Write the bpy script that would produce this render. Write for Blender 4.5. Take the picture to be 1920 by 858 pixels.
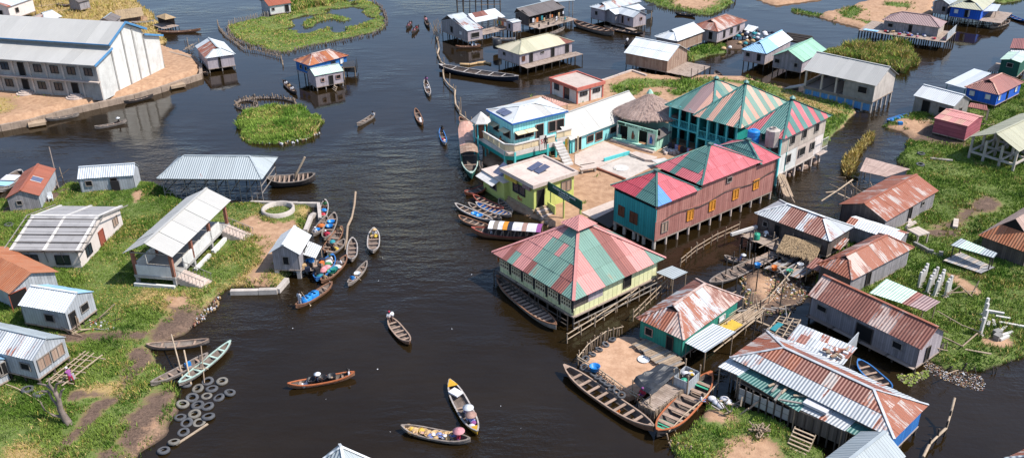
import bpy, math, random
import numpy as np
from mathutils import Vector, Matrix
R=random.Random(7)
for o in list(bpy.data.objects): bpy.data.objects.remove(o)
sc=bpy.context.scene; COL=sc.collection
# ---------------------------------------------------------------- camera
CAM_H=46.0; FPX=1680.0; PITCH=math.radians(27.3); ROLL=math.radians(-0.8)
cd=bpy.data.cameras.new('camera'); cam=bpy.data.objects.new('camera',cd); COL.objects.link(cam)
cd.sensor_fit='HORIZONTAL'; cd.sensor_width=36; cd.lens=36*FPX/1920; cd.clip_end=6000; cd.clip_start=.5
_f=Vector((0,math.cos(PITCH),-math.sin(PITCH))); _r0=Vector((1,0,0)); _u0=_r0.cross(_f)
_r=_r0*math.cos(ROLL)+_u0*math.sin(ROLL); _u=-_r0*math.sin(ROLL)+_u0*math.cos(ROLL)
m=Matrix((_r,_u,-_f)).transposed().to_4x4(); m.translation=(0,0,CAM_H); cam.matrix_world=m
sc.camera=cam
# ---------------------------------------------------------------- light
SUN_EL=math.radians(53); SUN_AZ=Vector((1,-.22,0)).normalized()
sd=Vector((SUN_AZ.x*math.cos(SUN_EL),SUN_AZ.y*math.cos(SUN_EL),math.sin(SUN_EL)))
w=bpy.data.worlds.new('World'); sc.world=w; w.use_nodes=True
nt=w.node_tree; bg=nt.nodes['Background']
sky=nt.nodes.new('ShaderNodeTexSky'); sky.sky_type='NISHITA'; sky.sun_disc=False
sky.sun_elevation=SUN_EL; sky.sun_rotation=math.atan2(sd.x,sd.y); sky.air_density=1.0; sky.dust_density=.8; sky.ozone_density=2.2
nt.links.new(sky.outputs[0],bg.inputs[0]); bg.inputs[1].default_value=0.15
sl=bpy.data.lights.new('sun','SUN'); sun=bpy.data.objects.new('sun',sl); COL.objects.link(sun)
sl.energy=5.0; sl.angle=math.radians(.6); sl.color=(1,.945,.86)
sun.rotation_euler=(-sd).to_track_quat('-Z','Y').to_euler(); sun.location=(60,0,120)
sc.view_settings.view_transform='Standard'; sc.view_settings.look='None'; sc.view_settings.exposure=0.42; sc.view_settings.gamma=1
sc.render.engine='CYCLES'
try: sc.cycles.max_bounces=6; sc.cycles.transparent_max_bounces=4
except Exception: pass
# ---------------------------------------------------------------- pixel -> world
def gp(p,z=0.0):
    """point of the plane at height z (metres) seen at photo pixel p"""
    d=_r*(p[0]-960)+_u*(429-p[1])+_f*FPX
    s=(z-CAM_H)/d.z
    return Vector((d.x*s,d.y*s,z))
def t(c,x,y): return (480*(c//10)+x/4.0, 214*(c%10)+y/4.0)
def tt(c,*xy): return [t(c,xy[i],xy[i+1]) for i in range(0,len(xy),2)]
# ---------------------------------------------------------------- materials
MATS={}
def S(h,f=1.0):
    h=h.lstrip('#'); o=[]
    for i in (0,2,4):
        c=int(h[i:i+2],16)/255; o.append((c/12.92 if c<=.04045 else ((c+.055)/1.055)**2.4)*f)
    return tuple(o)
class NT:
    def __init__(s,name):
        s.m=bpy.data.materials.new(name); s.m.use_nodes=True; s.t=s.m.node_tree
        s.b=s.t.nodes['Principled BSDF']
    def n(s,typ,**k):
        n=s.t.nodes.new('ShaderNode'+typ)
        for a,b in k.items(): setattr(n,a,b)
        return n
    def l(s,a,b): s.t.links.new(a,b)
    def math(s,op,a,b=None,c=None,clamp=False):
        n=s.n('Math',operation=op); n.use_clamp=clamp
        for i,x in enumerate((a,b,c)):
            if x is None: continue
            if isinstance(x,(int,float)): n.inputs[i].default_value=x
            else: s.l(x,n.inputs[i])
        return n.outputs[0]
    def mix(s,f,a,b):
        n=s.n('Mix',data_type='RGBA')
        for i,x in ((0,f),(6,a),(7,b)):
            if isinstance(x,(int,float)): n.inputs[i].default_value=x
            elif isinstance(x,tuple): n.inputs[i].default_value=(*x[:3],1)
            else: s.l(x,n.inputs[i])
        return n.outputs[2]
    def noise(s,vec,scale,detail=4,rough=.55,dim='3D'):
        n=s.n('TexNoise'); n.inputs['Scale'].default_value=scale; n.inputs['Detail'].default_value=detail; n.inputs['Roughness'].default_value=rough
        if vec is not None: s.l(vec,n.inputs['Vector'])
        return n.outputs[0]
    def mapp(s,vec,scale=(1,1,1),loc=None):
        n=s.n('Mapping'); s.l(vec,n.inputs[0]); n.inputs['Scale'].default_value=scale
        if loc is not None: s.l(loc,n.inputs['Location'])
        return n.outputs[0]
    def step(s,x,a,b):
        n=s.n('MapRange',interpolation_type='SMOOTHSTEP'); s.l(x,n.inputs[0]); n.inputs[1].default_value=a; n.inputs[2].default_value=b
        return n.outputs[0]
    def bump(s,h,strength=.4,dist=.03):
        n=s.n('Bump'); n.inputs['Strength'].default_value=strength; n.inputs['Distance'].default_value=dist; s.l(h,n.inputs['Height']); s.l(n.outputs[0],s.b.inputs['Normal'])
        return n
    def rnd(s): return s.n('ObjectInfo').outputs['Random']
    def uv(s): return s.n('TexCoord').outputs['UV']
    def obj(s): return s.n('TexCoord').outputs['Object']
    def geo(s): return s.n('NewGeometry').outputs['Position']
    def col(s,c): 
        if isinstance(c,tuple): s.b.inputs['Base Color'].default_value=(*c[:3],1)
        else: s.l(c,s.b.inputs['Base Color'])
    def rough(s,v): s.b.inputs['Roughness'].default_value=v
RUST=S('7d4433',.9); RUST2=S('a5664c')
def sheet(name,base,rust=.25,rough=.5,var=.16,rustc=RUST,rustd=RUST2,spec=.4,bs=.8):
    """corrugated roofing sheet; UV in metres, v up the slope"""
    k=NT(name); uv=k.uv(); rn=k.rnd()
    off=k.n('CombineXYZ'); k.l(k.math('MULTIPLY',rn,57.),off.inputs[0]); k.l(k.math('MULTIPLY',rn,31.),off.inputs[1])
    a=k.n('VectorMath',operation='ADD'); k.l(uv,a.inputs[0]); k.l(off.outputs[0],a.inputs[1]); v=a.outputs[0]
    big=k.noise(k.mapp(v,(.55,.35,1)),1.0,5,.6)
    st=k.noise(k.mapp(v,(7.,.55,1)),1.0,4,.6)
    fine=k.noise(v,9.,3,.6)
    tone=k.math('ADD',k.math('MULTIPLY',k.math('SUBTRACT',rn,.5),var*1.3),k.math('MULTIPLY',k.math('SUBTRACT',st,.5),var*2.2))
    tone=k.math('ADD',tone,k.math('MULTIPLY',k.math('SUBTRACT',big,.5),var*1.6))
    tone=k.math('ADD',tone,1.0)
    hs=k.n('HueSaturation'); hs.inputs['Color'].default_value=(*base,1); k.l(tone,hs.inputs['Value'])
    c=hs.outputs[0]
    if rust>0:
        f=k.math('ADD',k.math('MULTIPLY',big,.55),k.math('ADD',k.math('MULTIPLY',st,.38),k.math('MULTIPLY',fine,.14)))
        f=k.math('ADD',f,k.math('MULTIPLY',k.math('SUBTRACT',rn,.5),.10))
        th=.74-.42*rust
        mk=k.step(f,th-.035,th+.045)
        c=k.mix(mk,c,k.mix(fine,rustc,rustd))
    k.col(c); k.rough(rough); k.b.inputs['Specular IOR Level'].default_value=spec
    sx=k.n('SeparateXYZ'); k.l(uv,sx.inputs[0])
    wv=k.math('SINE',k.math('MULTIPLY',sx.outputs[0],2*math.pi/.27))
    k.bump(wv,bs,.035)
    MATS[name]=k.m; return k.m
def wood(name,c1,c2,pw=.2,horiz=False,rough=.85,stain=.5):
    k=NT(name); uv=k.uv(); rn=k.rnd()
    sx=k.n('SeparateXYZ'); k.l(uv,sx.inputs[0])
    u=sx.outputs[1 if horiz else 0]; v=sx.outputs[0 if horiz else 1]
    q=k.math('DIVIDE',u,pw); fl=k.math('FLOOR',q); fr=k.math('FRACT',q)
    wn=k.n('TexWhiteNoise',noise_dimensions='2D'); cb=k.n('CombineXYZ'); k.l(fl,cb.inputs[0]); k.l(k.math('MULTIPLY',rn,91.),cb.inputs[1]); k.l(cb.outputs[0],wn.inputs[0])
    sc_=(1.,9.,1.) if horiz else (9.,1.,1.)
    st=k.noise(k.mapp(uv,sc_),1.,5,.65)
    bg_=k.noise(uv,.6,4,.6)
    f=k.math('ADD',k.math('MULTIPLY',wn.outputs[0],.5),k.math('MULTIPLY',st,.5))
    c=k.mix(f,c1,c2)
    c=k.mix(k.math('MULTIPLY',k.step(bg_,.48,.72),stain),c,tuple(x*.55 for x in c1))
    gap=k.math('LESS_THAN',fr,.09)
    c=k.mix(k.math('MULTIPLY',gap,.7),c,tuple(x*.25 for x in c1))
    k.col(c); k.rough(rough)
    h=k.math('ADD',k.math('MULTIPLY',gap,-1.),k.math('ADD',k.math('MULTIPLY',wn.outputs[0],.5),k.math('MULTIPLY',st,.3)))
    k.bump(h,.5,.03); MATS[name]=k.m; return k.m
def plain(name,c,c2=None,scale=1.2,rough=.8,amt=.6,bump=.15,metal=0,spec=.35):
    """painted / cast / earthen surface with blotches; object coordinates"""
    k=NT(name); v=k.geo(); rn=k.rnd()
    c2=c2 or tuple(x*.72 for x in c)
    a=k.noise(v,scale,6,.62); b=k.noise(v,scale*7,4,.6)
    f=k.math('ADD',k.math('MULTIPLY',a,.7),k.math('MULTIPLY',b,.3))
    cc=k.mix(k.math('MULTIPLY',k.step(f,.38,.64),amt),c,c2)
    if bump:
        sk=k.noise(k.mapp(v,(2.6,2.6,.28)),1.,5,.65); cc=k.mix(k.math('MULTIPLY',k.step(sk,.5,.74),.38),cc,tuple(x*.5 for x in c2))
    hs=k.n('HueSaturation'); k.l(cc,hs.inputs['Color']); k.l(k.math('ADD',k.math('MULTIPLY',rn,.2),.9),hs.inputs['Value'])
    k.col(hs.outputs[0]); k.rough(rough); k.b.inputs['Metallic'].default_value=metal; k.b.inputs['Specular IOR Level'].default_value=spec
    if bump: k.bump(b,bump,.05)
    MATS[name]=k.m; return k.m
# roofing
sheet('galv',S('b4bac0'),.10); sheet('white_sheet',S('c4c7c9'),.06,var=.16); sheet('white_bright',S('d2d6d9'),.03,var=.16)
sheet('galv_rusty',S('b3b6b8'),.50); sheet('galv_half',S('a9adb1'),.30,rough=.45); sheet('rust_sheet',S('805044'),.35,rustc=S('6e3c30'),rustd=S('b08a7c'),var=.2)
sheet('rust_pale',S('875648'),.55,rustc=S('c8bdb6'),rustd=S('a77f70'),var=.22); sheet('rust_stripe',S('b9aea8'),.62,var=.3)
sheet('rust_orange',S('a3623f'),.45,rustc=S('8a4a2e'),rustd=S('c08a66'),var=.2); sheet('cream_sheet',S('bdb49c'),.0,var=.1); sheet('cream2',S('a8a48c'),.06,var=.14)
sheet('pink_sheet',S('bd807b'),.2,var=.24,rustc=S('9c6058'),rustd=S('b77a70')); sheet('pink_deep',S('b45a62'),.26,var=.24,rustc=S('cf8f92'),rustd=S('b0606a'))
sheet('red_sheet',S('aa424e'),.22,var=.2,rustc=S('c9707a'),rustd=S('9a3240')); sheet('teal_sheet',S('46736e'),.3,var=.26,rustc=S('6f948c'),rustd=S('55807a')); sheet('teal_grey',S('6a8a7e'),.22,var=.2,rustc=S('7a7a68'),rustd=S('8d8d7c'))
sheet('teal_dark',S('3f6662'),.08,var=.2,rustc=S('8fa09c'),rustd=S('6d827e')); sheet('blue_sheet',S('5b8bd0'),.0,var=.12); sheet('skyblue_sheet',S('8fb7d6'),.04,var=.14)
sheet('green_sheet',S('86b09a'),.05,var=.14); sheet('green_pale',S('b3cbbb'),.05,var=.1); sheet('brown_sheet',S('85514a'),.2,var=.26); sheet('brownred',S('93543f'),.05,var=.1)
sheet('mauve_sheet',S('8c7272'),.12,var=.12,rustc=S('7a5c58'),rustd=S('9a8680')); sheet('grey_sheet',S('98a0a4'),.05,var=.1); sheet('dark_sheet',S('6a625f'),.15,var=.2); sheet('fibre',S('aba9a5'),.0,var=.1,bs=.28); sheet('olive_sheet',S('a2a08a'),.06,var=.1)
sheet('peach_sheet',S('c09382'),.28,var=.22,rustc=S('dcb8a8'),rustd=S('b07c6a'))
# walls
wood('grey_wood',S('6d696c'),S('a29da0')); wood('dark_wood',S('3e3734'),S('6f645e')); wood('mauve_wood',S('8a8086'),S('b3a8ac')); wood('brown_wood',S('7b5a48'),S('a99484'),.3)
wood('pinkbrown_wood',S('87524b'),S('ac7a70'),.35,stain=.35); wood('teal_wood',S('1c7f86'),S('2f9da3'),.35,stain=.3); wood('blue_wood',S('0f4f93'),S('2a74b8'),.3,stain=.3); wood('cobalt_wood',S('0b49ab'),S('1f62c9'),.4,stain=.2)
wood('green_wood',S('1a6a5c'),S('2b8a78'),.3,stain=.4); wood('turq_wood',S('78cbd0'),S('a0dfe0'),.4,stain=.25); wood('pale_wood',S('9c8f86'),S('c4b7ab'),.35,stain=.35); wood('cream_wood',S('c9ca96'),S('dedcb0'),.6,stain=.25)
wood('deck_wood',S('7d6b60'),S('a8988c'),.25); wood('tin_wall',S('8e9298'),S('b4b8be'),.3,rough=.5); wood('pinktin',S('8e4653'),S('b3626f'),.5,horiz=True); wood('thatch_m',S('877069'),S('b8a196'),.09,rough=.95); wood('thatch_straw',S('7e6a52'),S('b39a78'),.06,rough=.95)
wood('board_grey',S('7c7a7c'),S('a5a3a3'),.5,horiz=True); wood('deepgreen_wood',S('14473c'),S('20604f'),.3)
plain('plaster',S('d0cfcb'),S('b2b0ac'),.8); plain('plaster_grey',S('a09d99'),S('827f7c'),.8); plain('block_wall',S('8a8784'),S('6a6764'),1.6); plain('concrete',S('b5aca4'),S('958c86'),.9); plain('concrete_pale',S('bdaea4'),S('a3928a'),.5)
plain('white_paint',S('c6c3c0'),S('aba5a0'),1.2); plain('offwhite_wall',S('d5cbc6'),S('c0b3ac'),.7,amt=.4); plain('pink_paint',S('b5685c'),S('9a5448'),1.5); plain('lime_paint',S('b9c06e'),S('a3aa60'),.5,amt=.5); plain('mint_paint',S('a3cdb9'),S('8dbba6'),.7,amt=.5)
plain('turq_paint',S('57b9bd'),S('3f9c9f'),.8,amt=.4); plain('teal_paint',S('1f8f8a'),S('177872'),.8,amt=.4); plain('green_sign',S('1e4b3c'),S('1a4236'),1); plain('cream_paint',S('d3c3a3'),S('c0ad8c'),1.4); plain('blue_paint',S('2a62a8'),S('1f4f8c'),1.2)
plain('sand_wall',S('a58f77'),S('7f6c5a'),1.4); plain('stone_edge',S('9b8878'),S('6f6055'),1.6); plain('terracotta',S('8c5d4c'),S('76493c'),1.5)
plain('bamboo',S('9a8672'),S('7b6a5a'),3.,amt=.7); plain('bamboo_pale',S('ab9883'),S('877664'),3.); plain('pole_dark',S('4a423d'),S('362f2b'),3.); plain('pole_grey',S('8c8580'),S('6c6660'),3.)
plain('black',(.012,.012,.013),(.02,.02,.02),2,rough=.6); plain('void',(.006,.006,.007),(.008,.008,.008),1,rough=.9,bump=0); plain('glass_dark',S('2a343f'),S('1d242c'),1,rough=.15,bump=0,spec=.6); plain('tyre_rubber',S('55565a'),S('3a3b3e'),4,rough=.9)  # void: near-black sheet colour painting the unlit depth behind openings
plain('tarp_black',S('31343a'),S('25282d'),2,rough=.45); plain('tarp_blue',S('2f78b8'),S('245f98'),2,rough=.5); plain('solar',S('5b6076'),S('484d62'),3,rough=.2,bump=0,spec=.7)
plain('shutter_orange',S('c4832c'),S('a86c22'),2); plain('shutter_brown',S('6d4432'),S('553527'),2); plain('shutter_tan',S('a4847a'),S('8a6c62'),2); plain('door_rust',S('94503f'),S('7b4031'),2)
plain('boat_grey',S('8b8078'),S('645b55'),2.2,amt=.8); plain('boat_brown',S('86604a'),S('5f4536'),2.2,amt=.8); plain('boat_dark',S('3a3433'),S('2a2626'),2.2); plain('boat_inside',S('6e625b'),S('4b423d'),2.5,amt=.8); plain('boat_navy',S('1b2334'),S('151b28'),2); plain('boat_green',S('14524b'),S('0f403b'),2); plain('boat_red',S('8e4a3e'),S('6d362d'),2)
plain('boat_yellow',S('c99a2e'),S('a98024'),2); plain('boat_mint',S('a9beb4'),S('879d94'),2); plain('boat_white',S('a8a19d'),S('7f7772'),2.5,amt=.8); plain('boat_orange',S('a8623e'),S('8b4e31'),2); plain('thwart_wood',S('9d8676'),S('7a6659'),2.5); plain('mint_green',S('3f9b7c'),S('2f7f65'),2); plain('boat_blue',S('2f6aa8'),S('25568a'),2)
plain('plastic_blue',S('2279c0'),S('1d6aab'),1,rough=.4,bump=0); plain('plastic_black',(.02,.02,.024),(.03,.03,.034),1,rough=.45,bump=0); plain('plastic_white',S('cfd2d6'),S('b9bcc0'),1,rough=.4,bump=0); plain('plastic_green',S('2f8f74'),S('287a63'),1,rough=.4,bump=0); plain('plastic_orange',S('c9702a'),S('b06024'),1,rough=.5,bump=0); plain('plastic_red',S('a8323c'),S('8c2a33'),1,rough=.5,bump=0)
plain('straw',S('b89a72'),S('977c5a'),5); plain('cloth_pink',S('c78a90'),S('a86c76'),3); plain('cloth_red',S('a02840'),S('842035'),3); plain('cloth_blue',S('2b4a9c'),S('c8cbd4'),6); plain('cloth_white',S('c9c8cc'),S('aeadb4'),4); plain('cloth_purple',S('8a4a86'),S('703c6e'),3); plain('cloth_navy',S('20283c'),S('181e2e'),3); plain('cloth_green',S('3d6f4a'),S('2f583a'),3); plain('cloth_orange',S('c06a32'),S('a05628'),3); plain('cloth_yellow',S('c4a440'),S('a58834'),3); plain('cloth_dark',S('2a2628'),S('1f1c1e'),3); plain('cloth_teal',S('2c7f88'),S('236a72'),3)
plain('skin',S('4a3128'),S('402a22'),3,rough=.6,bump=0); plain('hair',(.01,.008,.008),(.014,.012,.011),3,bump=0); plain('sand_m',S('b8957a'),S('9a765c'),1.1,rough=.95,amt=.8); plain('rubble',S('a98f80'),S('7e6a5e'),2.); plain('gravel_m',S('a59c96'),S('7f7771'),3.)
plain('lettering',S('14352a'),S('14352a'),1,bump=0); plain('lettering_white',S('d8dcd8'),S('d8dcd8'),1,bump=0); plain('lettering_black',(.015,.015,.015),(.02,.02,.02),1,bump=0); plain('lettering_red',S('a3262c'),S('a3262c'),1,bump=0)
plain('arch_blue',S('5a93c6'),S('4a7fb0'),1.2); plain('steel_blue',S('4f84b0'),S('42739c'),1.2); plain('dead_wood',S('7d7068'),S('5a4f49'),3.)
def M(k): return k if not isinstance(k,str) else MATS[k]
# ---------------------------------------------------------------- object helpers
NPART=[0]
def link(o,parent=None):
    COL.objects.link(o)
    if parent is not None: o.parent=parent
    return o
USED={}
def thing(name,label,cat,loc=(0,0,0),rz=0.0,group=None):
    o=bpy.data.objects.new(name,None); o.empty_display_size=.3; o.location=loc; o.rotation_euler=(0,0,rz); link(o)
    return tag(o,label,cat,group)
def tag(o,label,cat,group=None):
    o['label']=label; o['category']=cat
    if group: o['group']=group
    return o
def struct(o): o['kind']='structure'; return o
def stuff(o,label=None,cat=None):
    o['kind']='stuff'
    if label: o['label']=label; o['category']=cat
    return o
def mesh(name,v,f,mat,parent=None,uv=None,smooth=False,loc=None):
    me=bpy.data.meshes.new(name); me.from_pydata([tuple(x) for x in v],[],f)
    if uv is not None:
        L=me.uv_layers.new(name='UVMap')
        li=np.empty(len(me.loops),dtype=np.int32); me.loops.foreach_get('vertex_index',li)
        L.data.foreach_set('uv',np.asarray(uv,dtype=np.float32)[li].ravel())
    if smooth: me.polygons.foreach_set('use_smooth',[True]*len(me.polygons))
    ms=mat if isinstance(mat,(list,tuple)) else [mat]
    for x in ms: me.materials.append(M(x))
    o=bpy.data.objects.new(name,me)
    if loc is not None: o.location=loc
    return link(o,parent)
CACHE={}
def unit(kind,mat):
    key=(kind,mat)
    if key in CACHE: return CACHE[key]
    if kind=='box':
        v=[(x,y,z) for z in (-.5,.5) for y in (-.5,.5) for x in (-.5,.5)]; f=[(0,2,3,1),(4,5,7,6),(0,1,5,4),(2,6,7,3),(0,4,6,2),(1,3,7,5)]
    else:
        n={'cyl':8,'cyl16':16}[kind]; v=[];f=[]
        for z in (-.5,.5):
            for i in range(n): a=2*math.pi*i/n; v.append((.5*math.cos(a),.5*math.sin(a),z))
        f=[(i,(i+1)%n,n+(i+1)%n,n+i) for i in range(n)]+[tuple(range(n-1,-1,-1)),tuple(range(n,2*n))]
    me=bpy.data.meshes.new(kind+'_'+str(mat)); me.from_pydata(v,[],f); me.materials.append(M(mat))
    L=me.uv_layers.new(name='UVMap')
    if kind!='box': me.polygons.foreach_set('use_smooth',[True]*n+[False,False])
    CACHE[key]=me; return me
def box(name,c,s,mat,parent=None,rz=0.0,rot=None):
    o=bpy.data.objects.new(name,unit('box',mat)); o.location=c; o.scale=s
    o.rotation_euler=rot if rot is not None else (0,0,rz)
    return link(o,parent)
def pole(name,p,q,r,mat,parent=None,kind='cyl'):
    p=Vector(p); q=Vector(q); d=q-p; L=max(d.length,1e-4)
    o=bpy.data.objects.new(name,unit(kind,mat)); o.location=(p+q)/2; o.scale=(2*r,2*r,L)
    o.rotation_mode='QUATERNION'; o.rotation_quaternion=d.to_track_quat('Z','Y')
    return link(o,parent)
def beam(name,p,q,w,h,mat,parent=None):
    p=Vector(p); q=Vector(q); d=q-p; L=max(d.length,1e-4); x=d/L
    y=Vector((0,0,1)).cross(x)
    if y.length<1e-3: y=Vector((0,1,0))
    y.normalize(); z=x.cross(y)
    o=bpy.data.objects.new(name,unit('box',mat)); o.location=(p+q)/2; o.scale=(L,w,h)
    o.rotation_euler=Matrix((x,y,z)).transposed().to_euler(); return link(o,parent)
def prism(name,poly,th,mat,parent=None,n=None,uv=None,smooth=False):
    """extrude a planar 3D polygon by th against its normal"""
    P=[Vector(p) for p in poly]
    if n is None: n=(P[1]-P[0]).cross(P[2]-P[0]).normalized()
    k=len(P); v=[p for p in P]+[p-n*th for p in P]
    f=[tuple(range(k)),tuple(range(2*k-1,k-1,-1))]+[(i,k+i,k+(i+1)%k,(i+1)%k) for i in range(k)]
    u=None if uv is None else list(uv)+list(uv)
    return mesh(name,v,f,mat,parent,u)
def lathe(name,prof,mat,parent=None,n=14,loc=(0,0,0),smooth=True,rot=None):
    v=[];f=[]
    for r,z in prof:
        for i in range(n): a=2*math.pi*i/n; v.append((r*math.cos(a),r*math.sin(a),z))
    for j in range(len(prof)-1):
        for i in range(n): f.append((j*n+i,j*n+(i+1)%n,(j+1)*n+(i+1)%n,(j+1)*n+i))
    o=mesh(name,v,f,mat,parent,None,smooth,loc)
    if rot: o.rotation_euler=rot
    return o
def dup(root,loc,rz,label,group=None):
    r=root.copy(); COL.objects.link(r); r.location=loc; r.rotation_euler=(0,0,rz); r['label']=label
    if group: r['group']=group
    for ch in list(root.children):
        c=ch.copy(); COL.objects.link(c); c.parent=r
        for g in ch.children:
            d=g.copy(); COL.objects.link(d); d.parent=c
    return r
# ---------------------------------------------------------------- roofs made of sheets
def clip(poly,ax,val,keep_gt):
    out=[]; n=len(poly)
    for i in range(n):
        a=poly[i]; b=poly[(i+1)%n]; da=a[ax]-val; db=b[ax]-val
        if not keep_gt: da,db=-da,-db
        if da>=0: out.append(a)
        if (da>0 and db<0) or (da<0 and db>0):
            s=da/(da-db); out.append((a[0]+(b[0]-a[0])*s,a[1]+(b[1]-a[1])*s))
    return out
def tile_facet(parent,P,pat,face,cw=1.0,rl=2.6,th=.03,name='roof_sheet',jit=.012):
    """cover a planar facet (3D polygon, first edge = eave) with overlapping roofing sheets"""
    P=[Vector(p) for p in P]; Q=[]
    for p in P:
        if not Q or (p-Q[-1]).length>.02: Q.append(p)
    if (Q[0]-Q[-1]).length<.02: Q.pop()
    P=Q
    if len(P)<3: return
    n=Vector((0,0,0))
    for i in range(len(P)): n+=P[i].cross(P[(i+1)%len(P)])
    n.normalize()
    if n.z<0: n=-n
    nh=Vector((n.x,n.y,0))
    if nh.length<.02: du=(P[1]-P[0]).normalized(); 
    else: du=Vector((0,0,1)).cross(nh.normalized())
    dv=n.cross(du).normalized(); o=P[0]
    pl=[((p-o).dot(du),(p-o).dot(dv)) for p in P]
    u0=min(p[0] for p in pl); u1=max(p[0] for p in pl); v0=min(p[1] for p in pl); v1=max(p[1] for p in pl)
    nc=max(1,round((u1-u0)/cw)); nr=max(1,round((v1-v0)/rl)); dw=(u1-u0)/nc; dh=(v1-v0)/nr
    for i in range(nc):
        for j in range(nr):
            a0=u0+i*dw+GAP[0]; a1=u0+(i+1)*dw-GAP[0]; b0=v0+j*dh-(.10 if j and GAP[0]<0 else 0.03 if GAP[0]<0 else -.02); b1=v0+(j+1)*dh
            c=clip(clip(clip(clip(pl,0,a0,True),0,a1,False),1,b0,True),1,b1,False)
            if len(c)<3: continue
            ar=abs(sum(c[q][0]*c[(q+1)%len(c)][1]-c[(q+1)%len(c)][0]*c[q][1] for q in range(len(c))))/2
            if ar<.02: continue
            mat=pat(face,i,j,nc,nr)
            if mat is None: continue
            lift=.012*(i%2)+.014*(nr-j)*0+ .012*j+R.uniform(0,jit); tl=R.uniform(-.012,.012)
            pts=[o+du*x+dv*y+n*(lift+tl*(x-a0)/dw+ (.02 if (y<b0+.05 and j) else 0)) for x,y in c]
            # anticlockwise seen from above
            s=sum(c[q][0]*c[(q+1)%len(c)][1]-c[(q+1)%len(c)][0]*c[q][1] for q in range(len(c)))
            cc=c
            if s<0: pts=pts[::-1]; cc=c[::-1]
            prism(name,pts,th,mat,parent,n,[(x,y) for x,y in cc])
def weights(*pairs):
    ks=[p[0] for p in pairs]; ws=[p[1] for p in pairs]
    return lambda f,i,j,n,m: R.choices(ks,ws)[0]
class Fr: pass
def rect(A,B,C,z):
    a,b,c=gp(A,z),gp(B,z),gp(C,z)
    u=(b-a).xy; v=(c-b).xy; lu,lv=u.length,v.length
    au=math.atan2(u.y,u.x); av=math.atan2(v.y,v.x); dev=(av-au-math.pi/2+math.pi)%(2*math.pi)-math.pi
    wv=lu/(lu+lv); wu=lv/(lu+lv)     # the longer edge turns less
    au+=dev*wu; ex=Vector((math.cos(au),math.sin(au))); ey=Vector((-ex.y,ex.x))
    ctr=b.xy-ex*lu/2+ey*lv/2
    r=Fr(); r.c=Vector((ctr.x,ctr.y,0)); r.rz=au; r.a=lu/2; r.b=lv/2; r.dev=math.degrees(dev); return r
LOG=[]; GAP=[-.03]
def roof(parent,a,b,ze,rh,ridge,k,hi,pat,cw,rl,cap='grey_sheet',rv=0.0,th=.03):
    sw=ridge=='BC'
    L,W=(b,a) if sw else (a,b)
    F=(lambda u,v,z:(-v,u,z)) if sw else (lambda u,v,z:(u,v,z))
    k0,k1=k; h=hi if hi else W
    h=min(h,L)
    def side(s):
        w=s*W
        vv=lambda kk: w+(rv-w)*kk
        return [F(-s*-L if 0 else -L,w,ze),F(L,w,ze),F(L-k1*h,vv(k1),ze+k1*rh),F(L-k1*h,rv,ze+rh),F(-L+k0*h,rv,ze+rh),F(-L+k0*h,vv(k0),ze+k0*rh)]
    tile_facet(parent,side(-1),pat,0,cw,rl,th); 
    q=side(1); tile_facet(parent,[q[1],q[0],q[5],q[4],q[3],q[2]],pat,1,cw,rl,th)
    for e,(kk,sg) in enumerate(((k0,-1),(k1,1))):
        if kk>.03:
            tile_facet(parent,[F(sg*L,-W,ze),F(sg*L,W,ze),F(sg*(L-kk*h),W+(rv-W)*kk,ze+kk*rh),F(sg*(L-kk*h),-W+(rv+W)*kk,ze+kk*rh)],pat,2+e,cw,rl,th)
            if kk<.97:
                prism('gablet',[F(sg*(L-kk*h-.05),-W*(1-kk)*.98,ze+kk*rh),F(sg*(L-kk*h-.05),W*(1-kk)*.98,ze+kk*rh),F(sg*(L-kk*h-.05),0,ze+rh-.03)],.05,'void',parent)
            if cap:
                for s in (-1,1): beam('hip_cap',F(sg*L,s*W,ze+.05),F(sg*(L-kk*h),s*W+(rv-s*W)*kk,ze+kk*rh+.06),.2,.05,cap,parent)
    if cap and 2*L-(k0+k1)*h>.3: beam('ridge_cap',F(-L+k0*h,rv,ze+rh+.055),F(L-k1*h,rv,ze+rh+.055),.26,.05,cap,parent)
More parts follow.
